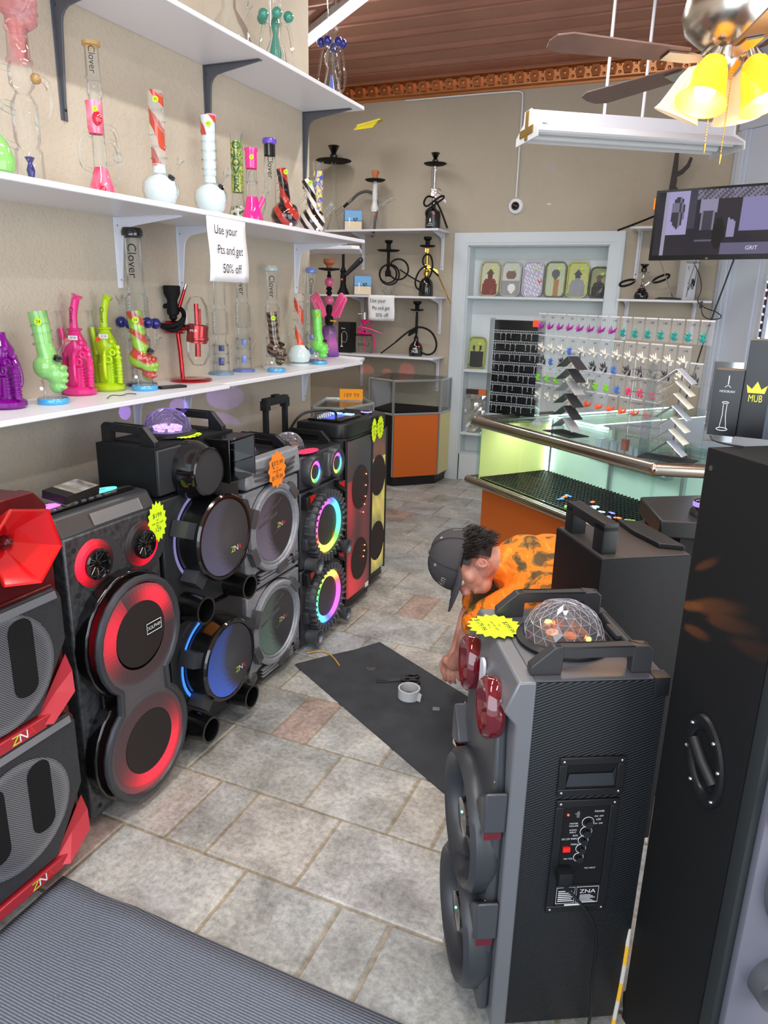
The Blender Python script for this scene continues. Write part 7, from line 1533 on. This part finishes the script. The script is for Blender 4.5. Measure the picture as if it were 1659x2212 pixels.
# folded yellow and white cord in the gap between the two right-hand speakers
b = MB(); b.tube([(.008, 1.385, .004), (.012, 1.39, .10), (.014, 1.39, .20), (.012, 1.395, .28)], .005, 8, smooth=1); tag(b.build('striped_cord', two_tone('cord_stripes', C(236, 180, 50), C(205, 200, 190), 'wave', 3, .5, sharp=.02, rot=(0, 1.57, 0))), 'yellow and white cord standing in the gap behind the nearest speaker', 'cord')
# amber flecks on the tower side come from the dome of the nearest speaker
for aim, ang in (((.07, 1.33, 1.085), 8), ((.09, 1.30, 1.07), 6), ((.03, 1.38, 1.06), 6), ((.14, 1.23, 1.06), 6), ((.045, 1.36, 1.15), 4), ((.045, 1.36, 1.02), 6)):
    spot('dome_beam', (-.15, 1.50, .99), aim, ang, 2.2, (1, .30, .04), .9)
# ---- on the mat
t = thing('scissors', 'black-handled scissors lying open on the black mat', 'scissors', (-1.03, 2.62, .006), .52)
b = MB(); b.prism([(-.11, -.012), (-.0, -.006), (.01, .004), (-.0, .008)], 0, .003); b.build('blade', mat('dark_steel', C(120, 120, 124), .3, metal=.9), t); b = MB(); b.prism([(-.11, .004), (0, -.004), (.012, .006), (0, .012)], .0032, .006); b.build('blade', bpy.data.materials['dark_steel'], t)
for s, cx, cy in ((1, .055, .022), (-1, .05, -.028)): b = MB(); b.torus((cx, cy, .006), .026, .006, 20, 8, sy=.62); b.cyl((.0, 0, .005), (cx-.02, cy*.6, .006), .006, n=8); b.build('finger_loop', BLK, t)
t = thing('tape_roll', 'roll of white tape standing flat on the black mat', 'tape', (-.95, 2.515, .0045), .3)
b = MB(); b.lathe([(.040, 0), (.046, 0), (.046, .042), (.040, .042), (.040, 0)], 36, cap=False); b.build('roll', mat('tape_white', C(205, 206, 208), .5), t); b = MB(); b.slab([(.035, -.03, .002), (.05, -.04, .002), (.055, -.035, .036), (.042, -.025, .036)], .001); b.build('loose_end', mat('tape_white2', C(196, 198, 200), .5), t)
b = MB(); b.box(-.014, .014, -.012, .012, 0, .0015); o = b.build('paper_scrap', mat('grey_scrap', C(120, 122, 124), .7)); place(o, (-.815, 2.475, .0045), .3); tag(o, 'small square grey scrap on the black mat right of the tape roll', 'scrap')
t = thing('mat_badge', 'tiny pale printed badge on the far part of the black mat', 'badge', (-1.19, 2.66, .0045), .4); lettering([('KNOX', 0, .008, .014), ('SAFE', 0, -.008, .014)], mat('faded_print', C(130, 130, 122), .7), t, T(0, 0, .0004))
# ================================================================ HANGING LIGHT AND CEILING FAN
A_, B_ = Vector((-1.075, 4.37, 2.55)), Vector((-.054, 5.05, 2.55)); dv = (B_-A_); rzl = math.atan2(dv.y, dv.x); c_ = (A_+B_)/2
t = thing('hanging_light', 'long white hanging fluorescent fixture with a brass cross on its end', 'light', (c_.x, c_.y, 2.50), rzl)
L = dv.length/2; WF = mat('fixture_white', C(214, 214, 220), .4)
b = MB(); b.prism([(-.045, .03), (.045, .03), (.05, .10), (-.05, .10)], -L, L, axis='x'); b.build('body', WF, t, bev=.002)
b = MB(); b.prism([(-.16, -.02), (-.15, -.01), (-.05, .035), (.05, .035), (.15, -.01), (.16, -.02), (.15, -.03), (.14, -.02), (.05, .028), (-.05, .028), (-.14, -.02), (-.15, -.03)], -L, L, axis='x'); b.build('reflector', WF, t)
for sy in (-1, 1): b = MB(); b.cyl((-L+.02, sy*.075, -.01), (L-.02, sy*.075, -.01), .017, n=14); b.build('tube', mat('unlit_tube', C(226, 228, 232), .3), t)
for sx in (-1, 1):
    b = MB(); b.prism([(-.17, -.055), (.17, -.055), (.165, -.01), (.06, .045), (.052, .105), (-.052, .105), (-.06, .045), (-.165, -.01)], sx*L-.004, sx*L+.004, axis='x'); e_ = b.build('end_cap', WF, t, bev=.003)
    if sx < 0:
        b = MB(); b.box(-L-.008, -L-.004, -.022, .022, -.045, .10); b.box(-L-.0085, -L-.0045, -.10, .10, -.022, .016); b.build('brass_cross', mat('brass', C(170, 140, 70), .35, metal=.8), t, bev=.001)
for x_ in (-.17, .06): b = MB(); b.cyl((x_, 0, .10), (x_, 0, .83), .009, n=10); b.build('hanging_rod', WF, t)
b = MB(); b.cyl((-L+.06, -.06, .05), (-L+.09, -.07, .05), .014, n=12); b.build('socket', WF, t)
# fan
FX, FY, FZ = -.07, 3.03, 2.40
t = thing('ceiling_fan', 'steel ceiling fan with brown blades and lit yellow bell shades', 'ceiling fan', (FX, FY, FZ))
NIK = mat('brushed_nickel', C(196, 190, 180), .25, metal=1.0)
b = MB(); b.lathe([(.0, .245), (.05, .245), (.11, .23), (.155, .19), (.165, .14), (.15, .09), (.10, .05), (.055, .035), (0, .035)], 44); b.build('motor', NIK, t)
b = MB(); b.lathe([(.015, .245), (.015, .80), (.06, .86), (.075, .93)], 20); b.build('down_rod', NIK, t)
b = MB(); b.lathe([(.05, .04), (.052, -.0), (.05, -.02), (.04, -.035), (.03, -.05), (0, -.055)], 28); b.build('light_hub', NIK, t)
BLD = mat('blade_brown', C(120, 92, 84), .45, noise=(12, C(104, 78, 70), .3))
for k in range(5):
    a = math.radians(216+72*k); M = T(0, 0, .0) @ RZ(a)
    b = MB(); b.prism([(.17, -.045), (.60, -.062), (.645, -.04), (.655, 0), (.645, .04), (.60, .062), (.17, .045), (.15, 0)], 0, .006, M=M @ T(0, 0, .002) @ RXa(.16)); bl = b.build('blade', BLD, t, bev=.001)
    b = MB(); b.prism([(.08, -.012), (.15, -.03), (.24, -.028), (.24, .028), (.15, .03), (.08, .012)], -.006, 0, M=M @ RXa(.16)); b.tube([M @ Vector((.05, 0, .05)), M @ Vector((.08, 0, .03)), M @ Vector((.11, 0, 0))], .009, 6); b.build('blade_arm', NIK, bl)
def shade_mat():
    m, N, L = new_mat('lit_amber_shade'); p = N['Principled BSDF']; tc = N.new('ShaderNodeTexCoord'); s = N.new('ShaderNodeSeparateXYZ'); L.new(tc.outputs['Object'], s.inputs[0])
    p.inputs['Base Color'].default_value = C(255, 176, 50); p.inputs['Roughness'].default_value = .4; p.inputs['Emission Color'].default_value = (1, .46, .015, 1); p.inputs['Emission Strength'].default_value = 1.0; p.inputs['Transmission Weight'].default_value = 0; return m
SHD = shade_mat(); CRM = mat('cream_shade_glow', C(246, 222, 190), .4, emis=(1, .8, .55, 1), es=.25)  # cream shades hold no bulb; a weak glow is put into their material
for k, a in enumerate((math.radians(246), math.radians(334), math.radians(166), math.radians(70))):
    M = T(.075*math.cos(a), .075*math.sin(a), .02) @ RZ(a) @ RY(-.42)
    b = MB(); b.cyl((0, 0, 0), (0, 0, -.035), .016, .018, 14); b.cyl(M.inverted() @ Vector((0, 0, -.01)), (0, 0, -.005), .008, n=8); o = b.build('lamp_holder', NIK, t); o.matrix_local = M
    b = MB(); pr = [(.022, -.03), (.038, -.042), (.052, -.075), (.064, -.13), (.074, -.17), (.084, -.19)]; b.lathe(pr+[(r_-.003, z_) for r_, z_ in pr[::-1]], 32, cap=False); sh = b.build('glass_shade', SHD if k < 2 else CRM, t); sh.matrix_local = M
    if k < 2:
        b = MB(); b.ball((0, 0, -.145), .034, 18, sz=1.15); o = b.build('bulb', glow('warm_bulb', (1, .86, .55, 1), 30), sh)
        d = bpy.data.lights.new('bulb_light', 'POINT'); d.energy = 4; d.color = (1, .62, .28); d.shadow_soft_size = .03; lo = bpy.data.objects.new('bulb_light', d); COL.objects.link(lo); lo.location = (Vector((FX, FY, FZ))+M @ Vector((0, 0, -.22)))
for (x_, y_, zl) in ((-.035, -.04, .22), (.02, -.05, .26)):
    b = MB(); 
    b.cyl((x_, y_, -.04), (x_, y_, -.04-zl), .0016, n=5)
    for i in range(int(zl/.009)): b.ball((x_, y_, -.045-i*.009), .0028, 6)
    b.cyl((x_, y_, -.04-zl), (x_, y_, -.07-zl), .005, .002, 8); b.build('pull_chain', mat('brass_chain', C(220, 180, 90), .25, metal=1), t)
# ================================================================ THE KNEELING MAN
pn = thing('person', 'man in grey cap and orange camouflage shirt kneeling over the black mat', 'person', (-.30, 2.62, 0))
O = Vector((-.30, 2.62, 0))
def skin_mat():
    m, N, L = new_mat('skin'); p = N['Principled BSDF']; p.inputs['Roughness'].default_value = .5; p.inputs['Subsurface Weight'].default_value = .08
    tc = N.new('ShaderNodeTexCoord'); n = N.new('ShaderNodeTexNoise'); n.inputs['Scale'].default_value = 14; n.inputs['Detail'].default_value = 4; L.new(tc.outputs['Object'], n.inputs['Vector'])
    r = N.new('ShaderNodeValToRGB'); r.color_ramp.elements[0].color = C(186, 122, 104); r.color_ramp.elements[1].color = C(214, 156, 134); r.color_ramp.elements[0].position = .35; r.color_ramp.elements[1].position = .65
    L.new(n.outputs['Fac'], r.inputs[0]); L.new(r.outputs[0], p.inputs['Base Color']); return m
SKN = skin_mat()
U = Vector((-.93, -.30, .20)).normalized(); F = Vector((0, -.55, -.83)); F = (F-U*F.dot(U)).normalized(); X = F.cross(U)
Hc = Vector((-.682, 2.335, .705))-O
HM = Matrix((X, F, U)).transposed().to_4x4(); HM.translation = Hc
def hp(x, y, z): return HM @ Vector((x, y, z))
def W(x, y, z): return Vector((x, y, z))-O
def limb(b, pts, rs, n=14):
    """tapering chain: overlapping cones and balls"""
    for i in range(len(pts)-1): b.cyl(pts[i], pts[i+1], rs[i], rs[i+1], n)
    for p, r in zip(pts, rs): b.ball(p, r, n)
Ls, Rs = W(-.42, 2.30, .655), W(-.63, 2.58, .62)
Le, Re = W(-.625, 2.285, .50), W(-.74, 2.66, .40)
Lw, Rw = W(-.70, 2.385, .325), W(-.755, 2.53, .27)
Lh, Rh = W(-.735, 2.42, .255), W(-.755, 2.475, .235)
NB = W(-.555, 2.40, .705); SC = W(-.50, 2.46, .675); MB_ = W(-.35, 2.56, .65); HB = W(-.14, 2.70, .42)
b = MB()
b.ball((0, -.012, .035), .088, 20, HM, sx=.87, sy=1.08, sz=1.05); b.ball((0, .028, -.035), .066, 16, HM, sx=.92, sy=.95, sz=1.05); b.ball((0, .058, -.072), .036, 14, HM, sx=1.15, sz=.9); b.ball((0, .072, .018), .030, 12, HM, sx=1.7, sz=.6)
b.cyl(hp(0, .075, .012), hp(0, .108, -.022), .009, .015, 10); b.ball((0, .104, -.024), .014, 10, HM); b.ball((0, .086, -.052), .017, 10, HM, sx=1.4, sz=.55); b.ball((0, .083, -.064), .015, 10, HM, sx=1.3, sz=.5)
for s in (-1, 1):
    b.ball((s*.040, .052, -.02), .024, 12, HM); b.ball((s*.046, .015, -.060), .034, 12, HM)
    b.ball((s*.078, .008, -.046), .027, 14, HM, sx=.34, sy=.72, sz=1.15); b.ball((s*.086, .0, -.036), .014, 10, HM, sx=.5)
limb(b, [hp(0, -.02, -.05), NB], [.056, .062]); limb(b, [NB, SC], [.062, .08])
for s, sh, el, wr, hd in ((-1, Ls, Le, Lw, Lh), (1, Rs, Re, Rw, Rh)):
    limb(b, [sh, sh.lerp(el, .5), el], [.050, .046, .040]); limb(b, [el, el.lerp(wr, .35), wr], [.040, .040, .027]); limb(b, [wr, wr.lerp(hd, .6), hd], [.026, .028, .030])
# hands pinching something small over the mat: palm, four bent fingers and a thumb each
def hand(b, wr, hd, tgt, side, up_):
    d = (hd-wr).normalized(); w_ = d.cross(up_).normalized()*side; pn_ = w_.cross(d).normalized()*side
    c = hd
    for k in range(4): b.ball(c+w_*(-.030+.02*k)+d*.004, .017, 10)
    for k, L_ in enumerate((.072, .080, .076, .062)):
        a = c+w_*(-.031+.0205*k)+d*.016; m1 = a+d*L_*.42+pn_*(-.008); m2 = m1+(d*.55-pn_*.85).normalized()*L_*.36; m3 = m2+(d*.1-pn_*1.0).normalized()*L_*.30
        limb(b, [a, m1, m2, m3], [.0098, .0092, .0082, .0068], 10)
    a = c-w_*.034-d*.012; m1 = a-w_*.018+d*.022-pn_*.012; m2 = m1+d*.028-pn_*.016+w_*.006; limb(b, [a, m1, m2], [.0135, .0115, .0085], 10)
hand(b, Lw, Lh, None, 1, Vector((.3, -.9, .3))); hand(b, Rw, Rh, None, -1, Vector((-.2, -.85, .4)))
limb(b, [SC, MB_, HB], [.10, .11, .10])
Lk, Rk = W(-.33, 2.50, .075), W(-.42, 2.80, .075); La, Ra = W(.06, 2.62, .075), W(.0, 2.92, .075)
for hx, k, a_ in ((W(-.13, 2.62, .36), Lk, La), (W(-.18, 2.80, .36), Rk, Ra)): limb(b, [hx, k], [.080, .055]); limb(b, [k, k.lerp(a_, .4), a_], [.052, .052, .036])
body = blobby(b, 'body', SKN, pn, .0042, 7)
# shirt
def camo():
    m, N, L = new_mat('orange_camo'); p = N['Principled BSDF']; p.inputs['Roughness'].default_value = .75; tc = N.new('ShaderNodeTexCoord')
    n = N.new('ShaderNodeTexNoise'); n.inputs['Scale'].default_value = 8; n.inputs['Detail'].default_value = 3; n.inputs['Distortion'].default_value = 1.2; L.new(tc.outputs['Object'], n.inputs['Vector'])
    r = N.new('ShaderNodeValToRGB'); r.color_ramp.interpolation = 'CONSTANT'; e = r.color_ramp.elements; e[0].position = 0; e[0].color = C(92, 70, 34); e[1].position = .41; e[1].color = C(150, 100, 30)
    q = e.new(.45); q.color = C(252, 128, 14); q = e.new(.60); q.color = C(255, 150, 40); q = e.new(.66); q.color = C(170, 112, 34)
    L.new(n.outputs['Fac'], r.inputs[0]); L.new(r.outputs[0], p.inputs['Base Color'])
    n2 = N.new('ShaderNodeTexNoise'); n2.inputs['Scale'].default_value = 9; n2.inputs['Distortion'].default_value = 2.5; L.new(tc.outputs['Object'], n2.inputs['Vector']); bp = N.new('ShaderNodeBump'); bp.inputs['Strength'].default_value = .6; bp.inputs['Distance'].default_value = .03; L.new(n2.outputs['Fac'], bp.inputs['Height']); L.new(bp.outputs[0], p.inputs['Normal']); return m
sx_ = (Rs-Ls).normalized()
b = MB()
def tor(c, w_, r, hgt=1):   # torso section: row of balls across the shoulders
    for k in (-1, -.5, 0, .5, 1): b.ball(c+sx_*w_*k+Vector((0, 0, -.012*abs(k)*3)), r*(1-.10*abs(k)), 16)
tor(SC+Vector((0, 0, -.005)), .115, .118); tor(SC.lerp(MB_, .5)+Vector((0, 0, -.005)), .115, .140); tor(MB_+Vector((0, 0, -.015)), .10, .145); tor(MB_.lerp(HB, .5), .095, .138); tor(HB+Vector((0, 0, .02)), .09, .128)
limb(b, [NB+Vector((-.018, -.008, -.004)), NB+Vector((.01, .005, 0)), SC], [.066, .076, .125])
limb(b, [Ls+Vector((.015, .02, 0)), Ls.lerp(Le, .45), Ls.lerp(Le, .92)], [.076, .070, .066]); limb(b, [Rs, Rs.lerp(Re, .45), Rs.lerp(Re, .85)], [.074, .066, .062])
limb(b, [Ls+Vector((.02, .03, .0)), SC], [.085, .11])
sh_ = blobby(b, 'shirt', camo(), pn, .006, 10)
b = MB(); v, f = text_mesh('HUNT CO', .035, 1.0); b.tube([W(-.50, 2.44, .787), W(-.46, 2.47, .797), W(-.43, 2.51, .800)], .004, 6, smooth=1) if False else None
b.box(-.05, .05, -.006, .006, 0, .001, M=T(*(W(-.475, 2.47, .786))) @ RZ(.55)); b.bm.free()
# trousers and shoes
b = MB()
for hx, k, a_ in ((W(-.13, 2.62, .36), Lk, La), (W(-.18, 2.80, .36), Rk, Ra)): limb(b, [hx, k], [.098, .068]); limb(b, [k, k.lerp(a_, .4), k.lerp(a_, .9)], [.066, .064, .055])
b.ball(W(-.13, 2.71, .38), .125, 16); blobby(b, 'trousers', mat('charcoal_denim', C(52, 54, 60), .85), pn, .007, 6)
for a_ in (La, Ra):
    b = MB(); b.ball(a_+Vector((.03, .01, -.015)), .045, 12, sx=1.3); b.ball(a_+Vector((.09, .02, -.025)), .042, 12, sx=1.7, sz=.8); blobby(b, 'shoe', mat('grey_shoe', C(86, 86, 88), .6), pn, .005, 4)
# hair below the cap, at the nape and sideburn
HAI = mat('dark_brown_hair', C(34, 26, 24), .55); b = MB(); b.ball((0, -.026, -.004), .096, 24, HM, sx=.91, sy=1.05, sz=.98); hair = b.build('hair_cap', HAI, pn)
bmesh_ = bmesh.new(); bmesh_.from_mesh(hair.data); inv = HM.inverted()
kill = [v for v in bmesh_.verts if (inv @ v.co).y > .045 or ((inv @ v.co).z < -.085) or ((inv @ v.co).y > -.020 and (inv @ v.co).z < -.022)]
bmesh.ops.delete(bmesh_, geom=kill, context='VERTS'); bmesh_.to_mesh(hair.data); bmesh_.free(); hair.name = 'hair'
b = MB(); r_ = random.Random(21)
for i in range(620):
    th = r_.uniform(-1.9, 1.9); zz = r_.uniform(-.07, .03) if abs(th) < 1.35 else r_.uniform(-.015, .03); rr_ = .094; p = Vector((math.sin(th)*rr_*.90, -.022-math.cos(th)*rr_*1.03*max(.2, math.cos(zz*6)), zz+.012)); 
    dd = Vector((p.x*.25+r_.uniform(-.012, .012), -abs(r_.uniform(.002, .018)), -r_.uniform(.018, .040))); q = p+dd*.55+Vector((0, -.006, 0)); e_ = p+dd+Vector((r_.uniform(-.008, .008), -.008, 0))
    b.tube([HM @ p, HM @ q, HM @ e_], [.0028, .0022, .0006], 4)
b.build('hair_strands', HAI, pn, ang=0)
# cap
CAPM = mat('charcoal_cap_cloth', C(66, 64, 66), .85, bump=.3, bscale=900)
b = MB(); n, k = 32, 10; vs, fs = [], []
for j in range(k+1):
    a = (PI/2)*j/k
    for i in range(n):
        t_ = 2*PI*i/n; sq = 1+.0*math.cos(t_*6); r1 = math.cos(a)**.8
        vs.append((.094*r1*math.sin(t_)*sq, -.006+.112*r1*math.cos(t_), .028+.108*math.sin(a)))
for j in range(k):
    for i in range(n):
        ang_ = i/n
        if j < 3 and .40 < ang_+.5/n < .60: continue       # the half-moon opening over the strap
        fs.append((j*n+i, j*n+(i+1) % n, (j+1)*n+(i+1) % n, (j+1)*n+i))
b._add(vs, fs, HM); cp_ = b.build('cap', CAPM, pn, ang=60); sd = cp_.modifiers.new('th', 'SOLIDIFY'); sd.thickness = .0025
b = MB()
for i in range(6): a0 = 2*PI*i/6; b.tube([HM @ Vector((.0955*math.cos(a)**.8*math.sin(a0), -.006+.1135*math.cos(a)**.8*math.cos(a0), .028+.1095*math.sin(a))) for a in [PI/2*q/10 for q in range(10)]], .0012, 5)
b.build('seam', mat('cap_seam', C(46, 44, 46), .9), cp_)
b = MB(); b.ball((0, -.006, .137), .007, 10, HM, sz=.6); b.build('button', CAPM, cp_)
for sg in (-1, 1):
    for tt in (.9, 2.2): a = .85; b = MB(); b.torus((0, 0, 0), .004, .0014, 12, 6, M=HM @ T(.0955*math.cos(a)**.8*math.sin(sg*tt), -.006+.1135*math.cos(a)**.8*math.cos(tt), .028+.1095*math.sin(a)) @ RZ(-sg*tt) @ RXa(-.9)); b.build('eyelet', mat('eyelet_grey', C(170, 170, 170), .5), cp_)
b = MB(); vs, fs = [], []; nu, nv = 18, 6
for j in range(nv+1):
    for i in range(nu+1):
        u = -1.15+2.3*i/nu; r_o = .078*j/nv; vs.append((.094*math.sin(u)*(1-.06*j/nv), -.006+.112*math.cos(u)+r_o*max(0, math.cos(u*1.1))**.6, .030-.020*abs(math.sin(u))**2*(j/nv)-.004*j/nv))
for j in range(nv):
    for i in range(nu): fs.append((j*(nu+1)+i, j*(nu+1)+i+1, (j+1)*(nu+1)+i+1, (j+1)*(nu+1)+i))
b._add(vs, fs, HM); br = b.build('brim', CAPM, cp_, ang=60); sd = br.modifiers.new('th', 'SOLIDIFY'); sd.thickness = .004
b = MB(); b.tube([HM @ Vector((.094*math.sin(a), -.006+.112*math.cos(a), .034)) for a in (PI-.62, PI-.3, PI, PI+.3, PI+.62)], .006, 6, flat=.3); b.build('strap', CAPM, cp_)
LG = mat('cap_thread', C(176, 170, 150), .7)
b = MB()
for i, ch in enumerate(('m', 'H')): 
    v, f = text_mesh(ch, .034, 1.1)
    def onc(px, py): a = -.30-px/.10; e__ = .42+py/.10; return (.0965*math.cos(e__)**.8*math.sin(a)*1.0, -.006+.1145*math.cos(e__)**.8*math.cos(a), .028+.1105*math.sin(e__))
    b._add([onc(-(p[0]-.018+.034*i), p[1]) for p in v], f, HM)
b.build('logo', LG, cp_, ang=0)
b = MB(); b.tube([hp(-.045, .135, .0335), hp(-.030, .150, .0335), hp(-.020, .142, .0345), hp(-.008, .156, .034), hp(.004, .150, .035)], .0010, 4, smooth=2); b.build('brim_signature', WINK, br)
# face details: brow, eye, sideburn
for s in (-1, 1):
    b = MB(); b.torus((0, 0, 0), .0125, .0042, 16, 8, M=HM @ T(s*.088, .006, -.044) @ RY(s*PI/2) @ RZ(0), sx=1.25); b.build('ear_rim', SKN, pn)
    b = MB(); b.ball((s*.032, .079, .006), .011, 12, HM); b.build('eye', mat('eye_white', C(225, 222, 216), .2), pn); b = MB(); b.tube([hp(s*.012, .095, .022), hp(s*.032, .094, .027), hp(s*.052, .080, .022)], .0035, 6); b.build('eyebrow', HAI, pn)
# small white strip held between the fingers
o = MB().cyl(W(-.745, 2.43, .20), W(-.755, 2.48, .175), .002, n=6).build('held_strip', PAP); o.location = O; tag(o, 'tiny white strip pinched between the kneeling man\'s fingers', 'strip')
